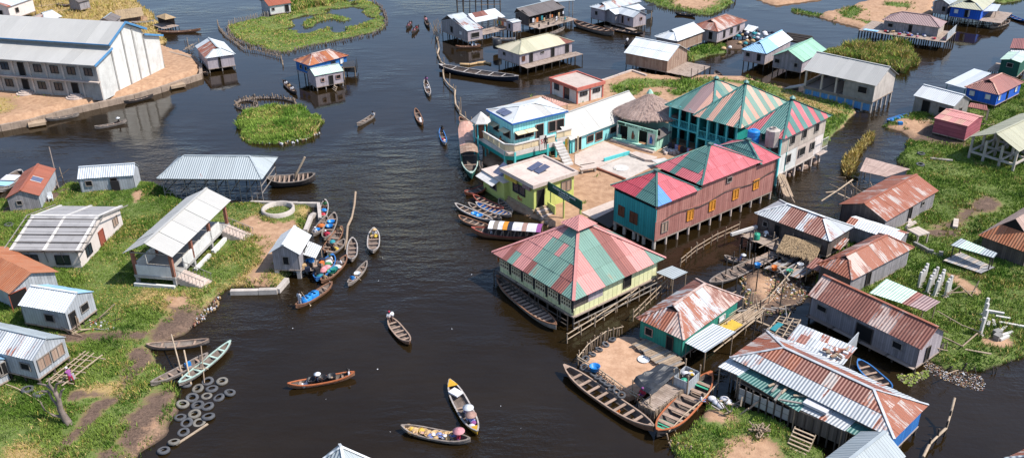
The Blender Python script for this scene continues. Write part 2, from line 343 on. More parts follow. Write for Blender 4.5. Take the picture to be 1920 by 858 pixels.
def opening(parent,side,a,b,tp,zc,w,h,kind):
    ex={'AB':((-a,-b),(a,-b),(0,-1)),'BC':((a,-b),(a,b),(1,0)),'CD':((a,b),(-a,b),(0,1)),'DA':((-a,b),(-a,-b),(-1,0))}[side]
    p=Vector(ex[0]).lerp(Vector(ex[1]),tp); n=Vector(ex[2]); d=(Vector(ex[1])-Vector(ex[0])).normalized(); rz=math.atan2(d.y,d.x)
    fm,pm,nm={'win':('pole_grey','void','window'),'glass':('plastic_black','glass_dark','window'),'door':('pole_dark','void','door'),'shut':('shutter_orange','shutter_orange','window'),'brown':('shutter_brown','shutter_brown','window'),'tan':('shutter_tan','void','window'),'rustdoor':('door_rust','door_rust','door'),'white':('white_paint','plastic_white','window'),'reddoor':('door_rust','void','door'),'tandoor':('shutter_tan','void','door'),'board':('pale_wood','brown_wood','window')}[kind]
    c=Vector((p.x,p.y,0))+Vector((n.x,n.y,0))*.06+Vector((0,0,zc))
    f=.07
    def lb(x,z,y): # local (along, up, out)
        return c+Vector((d.x,d.y,0))*x+Vector((n.x,n.y,0))*y+Vector((0,0,z))
    # frame = ring mesh
    v=[];fc=[]
    for (x0,x1,z0,z1) in ((-w/2-f,w/2+f,h/2,h/2+f),(-w/2-f,w/2+f,-h/2-f,-h/2),(-w/2-f,-w/2,-h/2,h/2),(w/2,w/2+f,-h/2,h/2)):
        i=len(v); v+=[lb(x,z,y) for z in (z0,z1) for y in (-.03,.05) for x in (x0,x1)]
        fc+=[(i,i+1,i+3,i+2),(i+4,i+6,i+7,i+5),(i,i+4,i+5,i+1),(i+2,i+3,i+7,i+6),(i,i+2,i+6,i+4),(i+1,i+5,i+7,i+3)]
    if kind in('glass','shut','brown','board') :
        i=len(v); v+=[lb(x,z,y) for z in (-h/2,h/2) for y in (-.03,.045) for x in (-.03,.03)]
        fc+=[(i,i+1,i+3,i+2),(i+4,i+6,i+7,i+5),(i,i+4,i+5,i+1),(i+2,i+3,i+7,i+6),(i,i+2,i+6,i+4),(i+1,i+5,i+7,i+3)]
    o=mesh(nm,v,fc,fm,parent)
    q=[lb(-w/2,-h/2,-.015),lb(w/2,-h/2,-.015),lb(w/2,h/2,-.015),lb(-w/2,h/2,-.015)]
    prism('pane_or_dark' if nm=='window' else 'leaf_or_dark',q,.02,pm,o,Vector((n.x,n.y,0)),[(0,0),(w,0),(w,h),(0,h)])  # void kinds paint the darkness of an open hole; other kinds are solid fills
def walls(parent,a,b,zf,zt,wall,gable=None,zr=0,th=.1,sides='AB BC CD DA',ridge='AB'):
    """four walls, a gable point where the roof has one"""
    for nm,(p,q,n) in {'AB':((-a,-b),(a,-b),(0,-1,0)),'BC':((a,-b),(a,b),(1,0,0)),'CD':((a,b),(-a,b),(0,1,0)),'DA':((-a,b),(-a,-b),(-1,0,0))}.items():
        if nm not in sides: continue
        mt=wall.get(nm,wall.get('*')) if isinstance(wall,dict) else wall
        if mt is None: continue
        p=Vector((*p,0)); q=Vector((*q,0)); L=(q-p).length; d=(q-p)/L; n=Vector(n)
        if nm in('AB','CD'): p=p+d*th; q=q-d*th; L-=2*th
        uvp=[(0,zf),(L,zf),(L,zt)]; pts=[p+Vector((0,0,zf)),q+Vector((0,0,zf)),q+Vector((0,0,zt))]
        isg=(gable and nm in gable)
        if isg: pts.append((p+q)/2+Vector((0,0,zr))); uvp.append((L/2,zr))
        pts.append(p+Vector((0,0,zt))); uvp.append((0,zt))
        prism('wall',pts,th,mt,parent,n,uvp)
def house(name,label,cat,A,B,C,ze,zf,rh,ridge='BC',k=(0,0),hi=None,ov=.3,pat=None,wall='grey_wood',posts=True,gz=-1.0,op=(),cw=1.0,rl=2.6,cap='grey_sheet',group=None,postmat='pole_dark',pr=.09,ps=2.0,sides='AB BC CD DA',rv=0.0,floor=True,zb=0.0):
    r=rect(A,B,C,ze); LOG.append((name,round(2*r.a,1),round(2*r.b,1),round(r.dev)))
    T=thing(name,label,cat,(r.c.x,r.c.y,zb),r.rz,group)
    T_z=zb; a,b=r.a,r.b
    G=lambda z:z-T_z
    if isinstance(pat,str): p_=pat; pat=lambda *x:p_
    roof(T,a,b,G(ze),rh,ridge,k,hi,pat,cw,rl,cap,rv)
    wa,wb=a-ov,b-ov; W=a if ridge=='BC' else b
    zt=G(ze)+ov*rh/W-.08
    gab=None; zr=G(ze)+rh-.08
    g=[]
    if k[0]<.05: g.append('AB' if ridge=='BC' else 'DA')
    if k[1]<.05: g.append('CD' if ridge=='BC' else 'BC')
    if wall: walls(T,wa,wb,G(zf),zt,wall,g,zr,sides=sides)
    if floor: box('floor',(0,0,G(zf)-.07),(2*wa-.01+.1,2*wb+.09,.12),'deck_wood',T)
    for o_ in op: opening(T,o_[0],wa,wb,*o_[1:])
    if posts:
        nx=max(1,round(2*wa/ps)); ny=max(1,round(2*wb/ps))
        for i in range(nx+1):
            for j in range(ny+1):
                if 0<i<nx and 0<j<ny and (i+j)%2: continue
                x=-wa+.1+(2*wa-.2)*i/nx; y=-wb+.1+(2*wb-.2)*j/ny
                jx,jy=R.uniform(-.08,.08),R.uniform(-.08,.08)
                pole('post',(x+jx,y+jy,G(gz)),(x,y,G(zf)-.12),pr*R.uniform(.8,1.2),postmat,T)
    T['_a']=a; T['_b']=b
    r.T=T; r.wa=wa; r.wb=wb; r.zt=zt; del T['_a'],T['_b']
    return r
def w2l(r,p):
    d=Vector((p[0]-r.c.x,p[1]-r.c.y)); c,s=math.cos(r.rz),math.sin(r.rz)
    return Vector((d.x*c+d.y*s,-d.x*s+d.y*c,p[2]))
def quad_sheets(parent,P,n,mm,pat,th=.03,org=None,name='roof_sheet'):
    """P = four world corners (near-left, near-right, far-right, far-left)"""
    P=[Vector(p)-(org or Vector((0,0,0))) for p in P]
    nn=(P[1]-P[0]).cross(P[3]-P[0]).normalized()
    if nn.z<0: nn=-nn
    W=(P[1]-P[0]).length; H=(P[3]-P[0]).length
    bl=lambda s,q:(P[0]*(1-s)+P[1]*s)*(1-q)+(P[3]*(1-s)+P[2]*s)*q
    for i in range(n):
        for j in range(mm):
            mat=pat(0,i,j,n,mm)
            if mat is None: continue
            s0,s1=i/n-.01,(i+1)/n+.01; q0,q1=j/mm-.01,(j+1)/mm+.01
            lf=nn*(.012*(i%2)+.013*(j%2)+R.uniform(0,.01))
            c=[bl(s0,q0)+lf,bl(s1,q0)+lf,bl(s1,q1)+lf,bl(s0,q1)+lf]
            prism(name,c,th,mat,parent,nn,[(s0*W,q0*H),(s1*W,q0*H),(s1*W,q1*H),(s0*W,q1*H)])
def canopy(name,label,cat,px,zs,n,mm,pat,posts=True,gz=-.8,pr=.06,postmat='bamboo',inset=.1,group=None):
    if isinstance(pat,str): p_=pat; pat=lambda *x:p_
    P=[gp(p,z) for p,z in zip(px,zs)]; c=sum(P,Vector())/4; c.z=0
    T=thing(name,label,cat,c,0,group); quad_sheets(T,P,n,mm,pat,org=c)
    L=[p-c for p in P]; m_=sum(L,Vector())/4
    if posts:
        for i in range(4):
            p=L[i].lerp(m_,inset); q=L[(i+1)%4].lerp(m_,inset)
            pole('post',(p.x,p.y,gz),(p.x,p.y,p.z-.04),pr,postmat,T)
            beam('rail',(p.x,p.y,p.z-.09),(q.x,q.y,q.z-.09),.08,.08,postmat,T)
    return T,c
# ================================================================ WATER
def mk_water():
    k=NT('water_m'); v=k.geo()
    big=k.noise(v,.035,3,.5)
    vd=k.n('VectorMath',operation='DISTANCE'); k.l(v,vd.inputs[0]); vd.inputs[1].default_value=tuple(gp((800,380))); calm=k.math('MAXIMUM',k.step(big,.45,.7),k.step(k.math('ADD',vd.outputs['Value'],k.math('MULTIPLY',big,14.)),34.,14.))
    mp=k.n('Mapping'); k.l(v,mp.inputs[0]); mp.inputs['Rotation'].default_value=(0,0,.35); mp.inputs['Scale'].default_value=(.26,.72,1)
    wob=k.noise(v,.25,2,.5)
    n1=k.noise(mp.outputs[0],.95,3,.55); n2=k.noise(v,2.6,3,.6)
    h=k.math('ADD',k.math('MULTIPLY',n1,1.0),k.math('MULTIPLY',n2,.28))
    dc=k.n('VectorMath',operation='DISTANCE'); k.l(v,dc.inputs[0]); dc.inputs[1].default_value=(0,0,0); h=k.math('MULTIPLY',k.math('MULTIPLY',h,k.math('ADD',k.math('MULTIPLY',calm,2.8),.28)),k.math('ADD',k.math('MULTIPLY',k.step(dc.outputs['Value'],150.,85.),.75),.25))
    b=k.bump(h,.95,.2)
    murk=k.noise(v,.08,4,.6)
    k.col(k.mix(k.step(murk,.35,.7),(.0128,.0078,.0028),(.0175,.0112,.0048)))
    k.rough(.04); k.b.inputs['IOR'].default_value=1.40; k.b.inputs['Specular IOR Level'].default_value=.5
    MATS['water_m']=k.m
mk_water()
wo=mesh('water',[(-2500,-1500,0),(2500,-1500,0),(2500,3500,0),(-2500,3500,0)],[(0,1,2,3)],'water_m'); struct(wo)
# ================================================================ LAND
def mk_ground():
    k=NT('ground_m'); v=k.geo()
    at=k.n('Attribute',attribute_name='cover',attribute_type='GEOMETRY'); sp=k.n('SeparateColor'); k.l(at.outputs['Color'],sp.inputs[0])
    br=k.noise(v,1.3,5,.65); fi=k.noise(v,6.,5,.65); lo=k.noise(v,.25,4,.6)
    def edge(ch): return k.step(k.math('ADD',ch,k.math('MULTIPLY',k.math('SUBTRACT',k.math('ADD',k.math('MULTIPLY',br,.7),k.math('MULTIPLY',fi,.3)),.5),1.3)),.3,.7)
    grass=k.mix(k.step(lo,.35,.65),S('5c6c34'),S('748048')); grass=k.mix(k.step(fi,.3,.75),grass,S('4e5a30'))
    dry=k.mix(fi,S('8f7a50'),S('a58c62')); sand=k.mix(k.step(br,.3,.7),S('b08f74'),S('94745c')); sand=k.mix(k.math('MULTIPLY',k.step(fi,.5,.8),.5),sand,S('9b7a5e'))
    mud=k.mix(k.step(fi,.3,.7),S('4a3c34'),S('6c594d')); mud=k.mix(k.math('MULTIPLY',k.step(br,.5,.75),.6),mud,S('80695a'))
    rg=k.math('ADD',sp.outputs[0],sp.outputs[1]); c=k.mix(edge(k.math('ADD',rg,sp.outputs[2])),grass,dry); c=k.mix(edge(rg),c,mud); c=k.mix(edge(sp.outputs[0]),c,sand)
    # wet rim at the waterline
    sx=k.n('SeparateXYZ'); k.l(v,sx.inputs[0])
    wet=k.step(k.math('ADD',sx.outputs[2],k.math('MULTIPLY',k.math('SUBTRACT',br,.5),.12)),.16,.03)
    c=k.mix(k.math('MULTIPLY',wet,.75),c,S('3a3029'))
    k.col(c); k.rough(.92); k.b.inputs['Specular IOR Level'].default_value=.2
    k.bump(k.math('ADD',fi,k.math('MULTIPLY',br,1.5)),.6,.08); MATS['ground_m']=k.m
mk_ground()
def mk_grass():
    k=NT('grass_m')
    at=k.n('Attribute',attribute_name='tint',attribute_type='GEOMETRY')
    k.l(at.outputs['Color'],k.b.inputs['Base Color']); k.rough(.75); k.b.inputs['Specular IOR Level'].default_value=.2
    MATS['grass_m']=k.m
mk_grass()
def pip(poly,x,y):
    n=len(poly); ins=np.zeros(x.shape,bool); d=np.full(x.shape,1e9)
    for i in range(n):
        x0,y0=poly[i]; x1,y1=poly[(i+1)%n]
        c=((y0>y)!=(y1>y)); 
        with np.errstate(divide='ignore',invalid='ignore'):
            ins^=c&(x<(x1-x0)*(y-y0)/(y1-y0+1e-12)+x0)
        dx,dy=x1-x0,y1-y0; tq=np.clip(((x-x0)*dx+(y-y0)*dy)/(dx*dx+dy*dy+1e-12),0,1)
        d=np.minimum(d,np.hypot(x-x0-tq*dx,y-y0-tq*dy))
    return np.where(ins,d,-d)
def vnoise(x,y,s,seed):
    rs=np.random.RandomState(seed); T=rs.rand(64,64); xx=x/s; yy=y/s
    i=np.floor(xx).astype(int); j=np.floor(yy).astype(int); fx=xx-i; fy=yy-j; fx=fx*fx*(3-2*fx); fy=fy*fy*(3-2*fy)
    g=lambda a,b:T[a%64,b%64]
    return (g(i,j)*(1-fx)+g(i+1,j)*fx)*(1-fy)+(g(i,j+1)*(1-fx)+g(i+1,j+1)*fx)*fy
GREENS=.88*np.array([S('6f8f36'),S('5e802e'),S('8aa248'),S('7b983e'),S('507028')]); DRYS=np.array([S('b39d66'),S('a08c54'),S('c4ab74'),S('a8944f'),S('98944f')])
SEED=[1]
def land(name,px,ztop=.45,edge=1.2,covers=(),base='grass',res=.6,dens=14.,gh=.28,dry=.12,grassname=None,glabel=None,lift=0.0,zpx=None,holes=(),rough=.10,blades=4,bw=.042,gcol=None):
    SEED[0]+=1; sd_=SEED[0]
    poly=[tuple(gp(p,zpx if zpx is not None else 0).xy) for p in px]
    hp=[[tuple(gp(p,0).xy) for p in h] for h in holes]
    xs=[p[0] for p in poly]; ys=[p[1] for p in poly]
    X=np.arange(min(xs)-1.5,max(xs)+1.5+res,res); Y=np.arange(min(ys)-1.5,max(ys)+1.5+res,res)
    gx,gy=np.meshgrid(X,Y,indexing='ij')
    def dist(x,y):
        d=pip(poly,x,y)+((vnoise(x,y,1.7,sd_)-.5)*.9+(vnoise(x,y,4.5,sd_+11)-.5)*1.3)*min(1,edge)**1.5
        for h in hp: d=np.minimum(d,-pip(h,x,y)+(vnoise(x,y,2.6,sd_+3)-.5)*4.5)
        return d
    cp=[(kd,[tuple(gp(p,ztop).xy) for p in pp],ft) for kd,pp,ft in [(a_,b_,c_*1.7) for a_,b_,c_ in covers]]
    def height(x,y,d):
        s=np.clip((d+.25)/edge,0,1); s=s*s*(3-2*s)
        return -.35+(.35+ztop)*s+np.where(d>0,1,0)*s*((vnoise(x,y,2.4,sd_+1)-.5)*2*rough+(vnoise(x,y,.9,sd_+2)-.5)*rough*.6)
    def cover(x,y):
        c=np.zeros(x.shape+(3,)); 
        if base!='grass': c[...,{'sand':0,'mud':1,'dry':2}[base]]=1
        for kd,pp,ft in cp:
            m_=np.clip(.5+pip(pp,x,y)/(2*ft),0,1)
            if kd=='grass': c*=(1-m_)[...,None]
            else:
                ch={'sand':0,'mud':1,'dry':2}[kd]
                c*=(1-m_)[...,None]; c[...,ch]=np.maximum(c[...,ch],m_)
        return c
    d=dist(gx,gy); Z=height(gx,gy,d); cv=cover(gx,gy)
    idx=-np.ones(gx.shape,int); cell=(d[:-1,:-1]>-1.0)|(d[1:,:-1]>-1.0)|(d[:-1,1:]>-1.0)|(d[1:,1:]>-1.0)
    need=np.zeros(gx.shape,bool); need[:-1,:-1]|=cell; need[1:,:-1]|=cell; need[:-1,1:]|=cell; need[1:,1:]|=cell
    idx[need]=np.arange(need.sum())
    V=np.stack([gx[need],gy[need],Z[need]],1)
    ii,jj=np.nonzero(cell); Fc=np.stack([idx[ii,jj],idx[ii+1,jj],idx[ii+1,jj+1],idx[ii,jj+1]],1)
    me=bpy.data.meshes.new(name); me.from_pydata(V.tolist(),[],Fc.tolist()); me.materials.append(MATS['ground_m'])
    ca=me.color_attributes.new('cover','FLOAT_COLOR','POINT'); cc=np.ones((len(V),4),np.float32); cc[:,:3]=cv[need]; ca.data.foreach_set('color',cc.ravel())
    me.polygons.foreach_set('use_smooth',[True]*len(me.polygons))
    o=bpy.data.objects.new(name,me); link(o); struct(o)
    if dens>0:
        rs=np.random.RandomState(sd_); area=(X[-1]-X[0])*(Y[-1]-Y[0]); N=int(area*dens)
        x=rs.uniform(X[0],X[-1],N); y=rs.uniform(Y[0],Y[-1],N); d=dist(x,y); c=cover(x,y)
        bare=np.clip(c[:,0]+c[:,1],0,1); brk=(vnoise(x,y,.8,sd_+4)*.6+vnoise(x,y,2.5,sd_+5)*.4)
        keep=(d>.12)&(bare+(brk-.5)*1.3+rs.normal(0,.12,N)<.48)&(rs.rand(N)<.35+brk*1.1)
        # nothing grows far outside the picture
        x,y,d,c=x[keep],y[keep],d[keep],c[keep]; n=len(x)
        hh=gh*(.25+1.5*vnoise(x,y,2.6,sd_+6)**1.5+.5*vnoise(x,y,.7,sd_+12))*(1-.5*c[:,2]*0); z=height(x,y,d)-.03
        B=blades; tot=n*B
        bx=np.repeat(x,B)+rs.normal(0,.10,tot); by=np.repeat(y,B)+rs.normal(0,.10,tot); bz=np.repeat(z,B); bh=np.repeat(hh,B)*rs.uniform(.55,1.25,tot)
        an=rs.uniform(0,2*np.pi,tot); lean=rs.uniform(.15,.75,tot)*bh; la=rs.uniform(0,2*np.pi,tot); w_=bw*rs.uniform(.7,1.5,tot)
        ax,ay=np.cos(an)*w_,np.sin(an)*w_
        v=np.empty((tot,4,3),np.float32)
        v[:,0]=np.stack([bx-ax,by-ay,bz],1); v[:,1]=np.stack([bx+ax,by+ay,bz],1)
        v[:,2]=np.stack([bx+ax*.7+np.cos(la)*lean*.45,by+ay*.7+np.sin(la)*lean*.45,bz+bh*.62],1); v[:,3]=np.stack([bx+np.cos(la)*lean,by+np.sin(la)*lean,bz+bh],1)
        fi=np.arange(tot*4).reshape(tot,4)
        tri=np.concatenate([fi[:,[0,1,2]],fi[:,[0,2,3]]],0)
        me=bpy.data.meshes.new(grassname or 'grass'); me.vertices.add(tot*4); me.vertices.foreach_set('co',v.ravel())
        me.loops.add(len(tri)*3); me.loops.foreach_set('vertex_index',tri.ravel().astype(np.int32)); me.polygons.add(len(tri)); me.polygons.foreach_set('loop_start',np.arange(0,len(tri)*3,3,dtype=np.int32)); me.polygons.foreach_set('loop_total',np.full(len(tri),3,np.int32))
        me.update(calc_edges=True)
        G=GREENS if gcol is None else gcol
        zone=np.clip(vnoise(x,y,4.5,sd_+7)*.7+vnoise(x,y,1.3,sd_+8)*.5-.1,0,1)
        gi=np.clip((zone*len(G)).astype(int),0,len(G)-1); col=G[gi]
        dz=np.clip(dry+c[:,2]*.8+(vnoise(x,y,2.2,sd_+9)-.5)*.55,0,1); pick=rs.rand(n)<dz
        col=np.where(pick[:,None],DRYS[rs.randint(0,len(DRYS),n)],col)
        cb=np.repeat(col,B,0)*rs.uniform(.75,1.3,(tot,1)); c4=np.ones((tot,4,4),np.float32); c4[:,:,:3]=cb[:,None,:]
        ca=me.color_attributes.new('tint','FLOAT_COLOR','POINT'); ca.data.foreach_set('color',c4.ravel())
        me.materials.append(MATS['grass_m'])
        g=bpy.data.objects.new(grassname or 'grass',me); link(g); stuff(g,glabel or 'green grass',"grass")
        LOG.append((grassname,tot*2))
    f=Fr(); f.poly=poly; f.h=lambda p:float(height(np.array([p[0]]),np.array([p[1]]),dist(np.array([p[0]]),np.array([p[1]])))[0])
    return f
def slab(name,px,z,th,mat,kind='structure',parent=None):
    P=[gp(p,z) for p in px]
    if (P[1]-P[0]).cross(P[2]-P[0]).z<0: P=P[::-1]
    o=prism(name,P,th,mat,parent,Vector((0,0,1)))
    if kind and parent is None: o['kind']=kind
    return o
def edging(name,label,px,z,w,h,mat,n=None,cat='retaining wall'):
    """retaining wall of separate stones / cast lengths along a shoreline"""
    P=[gp(p,z) for p in px]; c=P[0].copy(); c.z=0
    T=thing(name,label,cat,c)
    for a,b in zip(P,P[1:]):
        L=(b-a).length; k=max(1,round(L/(n or 2.5)))
        for i in range(k):
            p=a.lerp(b,i/k)-c; q=a.lerp(b,(i+1)/k)-c; p.z=q.z=z-h/2+R.uniform(-.03,.03)
            q=p.lerp(q,.985); beam('stone',p,q,w*R.uniform(.9,1.12),h,mat,T)
    return T
# ---- left main island
left_island=land('left_island',[(-140,860),(-140,430),(-60,400),(0,372),(40,372),(95,362),(112,352),(122,342),(150,345),(262,338),(282,338),(300,342),(312,366),(350,378),(420,380),(480,378),(598,379),(600,404),(585,402),(572,430),(560,480),(540,512),(527,539),(480,543),(432,545),(424,552),(412,564),(398,578),(388,594),(365,612),(345,628),(318,640),(290,652),(276,656),(285,668),(300,678),(318,690),(322,712),(338,722),(352,735),(342,760),(333,790),(330,812),(312,826),(285,850),(270,880),(230,920),(-140,920)],
    ztop=.5,edge=1.6,res=.5,dens=52,gh=.23,bw=.027,blades=4,dry=.12,gcol=GREENS*.74,
    covers=[('dry',tt(2,1080,450,1500,500,1400,620,1000,560),1.0),
     ('dry',[(450,380),(590,384),(575,425),(550,450),(530,480),(520,538),(430,540),(400,520),(430,490),(470,470),(450,430),(440,400)],1.0),('sand',[(460,392),(500,412),(540,412),(560,408),(555,430),(530,462),(512,500),(500,520),(515,537),(450,538),(480,505),(495,462),(470,440),(450,415)],.8),('grass',tt(11,20,690,120,660,300,680,300,790,160,810,60,780),.5),('grass',tt(11,330,800,420,730,400,830,340,850),.4),
     ('mud',tt(2,1290,600,1500,600,1640,470,1700,470,1600,600,1500,700,1250,840,1080,856,1150,740,1300,640),.8),
     ('sand',tt(2,1240,520,1400,500,1420,580,1280,590),.6),
     ('mud',[(70,628),(150,622),(230,622),(280,620),(270,634),(200,636),(130,640),(80,648)],.5),
     ('mud',tt(3,970,60,1090,0,1160,120,1090,200,1020,260,930,350,900,430,800,490,690,620,550,740,450,850,420,900,330,900,420,780,580,630,640,510,740,420,820,330,920,240),.5),
     ('mud',tt(3,480,390,620,340,860,320,860,390,700,410,520,445),.5),
     ('mud',tt(3,930,560,1060,470,1150,370,1310,310,1330,400,1300,560,1200,600,1120,650,1060,760,1000,820,900,760,930,640),.9),
     ('sand',tt(3,1080,720,1130,620,1210,560,1280,560,1310,640,1230,740,1100,830,1050,800),1.2),('mud',tt(3,1160,740,1300,600,1360,620,1260,800,1120,870),.7),
     ('mud',tt(3,1120,910,1230,770,1290,640,1280,520,1330,420,1420,520,1440,640,1340,800,1260,910),.6),('mud',tt(3,720,800,830,790,930,856,920,900,740,900),.4),
     ('dry',tt(3,40,780,200,740,320,830,300,900,20,900),.8),
     ('dry',tt(3,640,330,900,310,860,360,660,370),.5),
     ('mud',[(20,380),(60,385),(110,350),(150,352),(130,362),(105,372),(60,395),(0,398)],.6),
     ('sand',tt(1,1000,600,1050,560,1080,600,1010,680),.4),
     ('grass',tt(1,1680,680,1920,670,1920,740,1760,800,1700,760),.6),
     ('grass',tt(2,1640,330,1800,240,1880,160,1900,260,1760,380,1650,390),.6),('grass',tt(2,1490,330,1600,270,1620,350,1550,400),.6)],
    grassname='shore_grass',glabel='tall green grass around the houses on the left bank')
# ---- hall promontory (sand behind a stone wall)
hall_land=land('hall_ground',[(-160,250),(0,236),(55,225),(84,217),(120,207),(200,189),(250,178),(320,157),(376,139),(375,122),(362,110),(318,97),(280,85),(200,60),(-160,70)],ztop=.9,edge=.35,base='sand',res=.8,covers=[('dry',tt(0,-200,720,60,730,130,800,60,840,-200,900),1.5)],dens=6,gh=.2,dry=.6,rough=.05,grassname='plaza_grass',glabel='dry grass patch on the sand before the concrete hall')
edging('stone_quay','low stone quay wall holding the sand in front of the concrete hall',[(-40,240),(0,234),(55,223.5),(84,216),(120,206),(200,188),(250,177),(300,163),(320,156),(376,138),(376,121),(362,108.5),(318,96.5)],.95,.5,1.5,'stone_edge',1.3)
land('far_bank',[(-120,-120),(300,-120),(255,-4),(262,12),(285,22),(296,42),(298,58),(318,80),(290,92),(-120,95)],ztop=.6,edge=1.5,base='dry',res=.9,dens=5,gh=.5,dry=.75,grassname='dry_grass',glabel='dry straw coloured grass on the bank behind the concrete hall',covers=[('mud',[(-60,20),(60,28),(60,45),(-60,60)],2),('sand',tt(0,850,120,1000,90,1120,140,1000,190,880,170),1)])
# ---- fish-pond ring
pond=land('pond_island',tt(0,1705,210,1735,275,1860,345)+tt(10,20,350,100,385,230,398,300,370,500,330,700,293,880,255,950,215,975,150,940,60,860,8,790,0,700,20,600,0,600,-40,250,-40,260,100,120,120,0,150)+tt(0,1800,170),ztop=.25,edge=1.0,res=.8,dens=14,gh=.22,dry=.4,rough=.14,
   holes=[tt(10,250,215,330,110,440,120,560,75,700,45,780,45,760,90,830,140,780,190,700,220,640,250,520,235,400,265,300,262)],grassname='pond_grass',glabel='olive green grass ring around the far fish pond')
land('pond_islet',tt(10,330,190,370,160,460,130,560,110,640,125,730,150,650,165,560,150,480,165,430,205,360,215),ztop=.16,edge=.7,res=.7,dens=8,gh=.35,dry=.35,grassname='islet_grass',glabel='grass on the long islet inside the far fish pond')
land('pond_hummock',tt(10,500,205,560,200,590,215,540,228,500,225),ztop=.12,edge=.6,res=.6,dens=8,gh=.3,dry=.35,grassname='hummock_grass',glabel='small grass hummock inside the far fish pond')
land('reed_bank',tt(10,200,-60,700,-60,640,5,540,50,420,70,300,95,255,90,250,10),ztop=.4,edge=1,res=.9,dens=16,gh=.8,dry=.45,bw=.06,grassname='reeds',glabel='tall reeds behind the small rust roofed pond house')
# ---- green islet in the channel
land('grass_islet',[(441,238),(446,226),(470,214),(500,205),(540,204),(580,208),(598,222),(605,236),(598,250),(570,263),(530,269),(490,271),(466,268),(452,254)],ztop=.45,edge=1.0,res=.5,dens=44,gh=.5,dry=.14,bw=.045,grassname='islet_tall_grass',glabel='dense bright green grass covering the oval channel islet')
# ---- central compound
compound=land('compound_ground',[(897,232),(905,300),(925,345),(948,385),(1002,410),(1035,425),(1075,432),(1120,420),(1165,408),(1300,352),(1440,300),(1462,325),(1525,296),(1552,268),(1563,250),(1580,240),(1602,212),(1598,204),(1560,190),(1500,175),(1440,160),(1400,147),(1370,145),(1330,144),(1285,148),(1240,145),(1210,138),(1188,131),(1128,152),(1100,165),(1040,180),(1000,185),(930,205)],
    ztop=.5,edge=.6,res=.7,base='sand',dens=13,gh=.35,dry=.12,rough=.05,
    covers=[('grass',tt(20,720,660,860,590,1000,590,1200,600,1400,590,1600,590,1920,640,1920,700,1800,640,1560,610,1500,640,1330,700,1200,730,1180,680,1240,660,1100,650,980,665,950,710,860,720,760,690),.7),
            ('grass',[(1440,158),(1500,174),(1560,189),(1604,205),(1600,216),(1570,245),(1555,270),(1545,300),(1500,290),(1490,230),(1440,200),(1400,185),(1400,147)],.7),
            ('grass',tt(20,1000,700,1120,690,1100,720,1010,725),.4),('grass',tt(20,1080,760,1180,790,1150,830,1080,800),.4),
            ('mud',[(1430,290),(1480,270),(1550,270),(1550,330),(1470,350)],.6),('dry',tt(30,100,680,300,740,600,850,500,856,300,790,150,740),.8)],grassname='compound_grass',glabel='green grass along the bank behind the striped roofs')
slab('patio',tt(21,470,300,690,203,900,285,640,400,540,405,470,370),.58,.12,'concrete_pale')
slab('lower_patio',tt(21,640,404,905,292,1100,370,850,492),.54,.1,'concrete')
slab('path',tt(21,520,735,795,630,795,700,620,785),.60,.14,'concrete_pale')
slab('jetty_apron',tt(21,620,787,795,702,800,800,730,850),.56,.14,'dark_wood')
edging('bank_wall','pale concrete retaining wall at the tip of bank beside the pink toilet block',tt(20,640,608,690,592,900,522,1010,560),.75,.35,1.1,'concrete_pale',4)
# ---- banks top right
land('far_sand_island',tt(20,1000,-60,1000,5,1060,45,1180,75,1260,85,1360,108,1500,115,1560,95,1660,40,1675,5,1600,-60),ztop=.35,edge=1,res=.9,dens=7,gh=.3,covers=[('sand',tt(20,1180,-60,1600,-60,1520,30,1440,70,1300,60,1210,40),1.5)],grassname='far_island_grass',glabel='green grass fringe of the far reddish sand island')
land('far_sand_bank',tt(20,1760,-40,1920,35)+tt(30,60,48,230,25,420,0,430,-60,0,-60),ztop=.4,edge=.8,res=.9,dens=0,base='sand')
land('weed_strip',tt(30,150,75,190,60,300,90,415,110,400,130,280,115,180,100),ztop=.2,edge=.7,res=.6,dens=12,gh=.5,grassname='weed_strip_grass',glabel='narrow green weed strip standing in the far water')
sandspit=land('sand_spit',tt(30,365,128,430,100,520,85,600,60,680,20,860,-30,1240,-30,1250,110,1100,180,860,205,720,222,600,195,470,165),ztop=.5,edge=.9,res=.8,base='sand',dens=9,gh=.35,covers=[('grass',tt(30,520,95,640,40,720,70,640,140,560,130),.8),('grass',tt(30,660,145,840,170,860,200,760,190),.6),('grass',tt(30,860,10,1080,30,1060,60,880,45),.8)],grassname='spit_grass',glabel='grass patches on the pale sand spit behind the mauve roof house')
land('top_right_bank',tt(30,1680,-60,1920,-60,1890,5,1760,30,1690,15),ztop=.4,edge=.8,res=.8,dens=10,gh=.4,grassname='top_right_grass',glabel='green bank at the top right corner')
land('reed_islet',tt(30,400,430,460,390,560,365,740,360,900,350,1060,350,1090,410,1110,500,1040,560,960,540,900,510,620,450),ztop=.3,edge=.9,res=.6,dens=34,gh=.95,dry=.5,bw=.05,blades=5,grassname='tall_reeds',glabel='tall green and straw coloured reeds behind the grey concrete hall on stilts')
land('mid_green_bank',tt(20,1300,400,1400,360,1560,325,1600,350,1600,400,1500,420,1400,460,1320,470),ztop=.3,edge=.8,res=.6,dens=14,gh=.4,grassname='mid_bank_grass',glabel='green bank beside the wooden house with the white roof')
land('house_landing',tt(20,1600,320,1740,300,1860,290,1760,340,1730,370,1620,370),ztop=.35,edge=.6,res=.6,dens=0,base='mud')
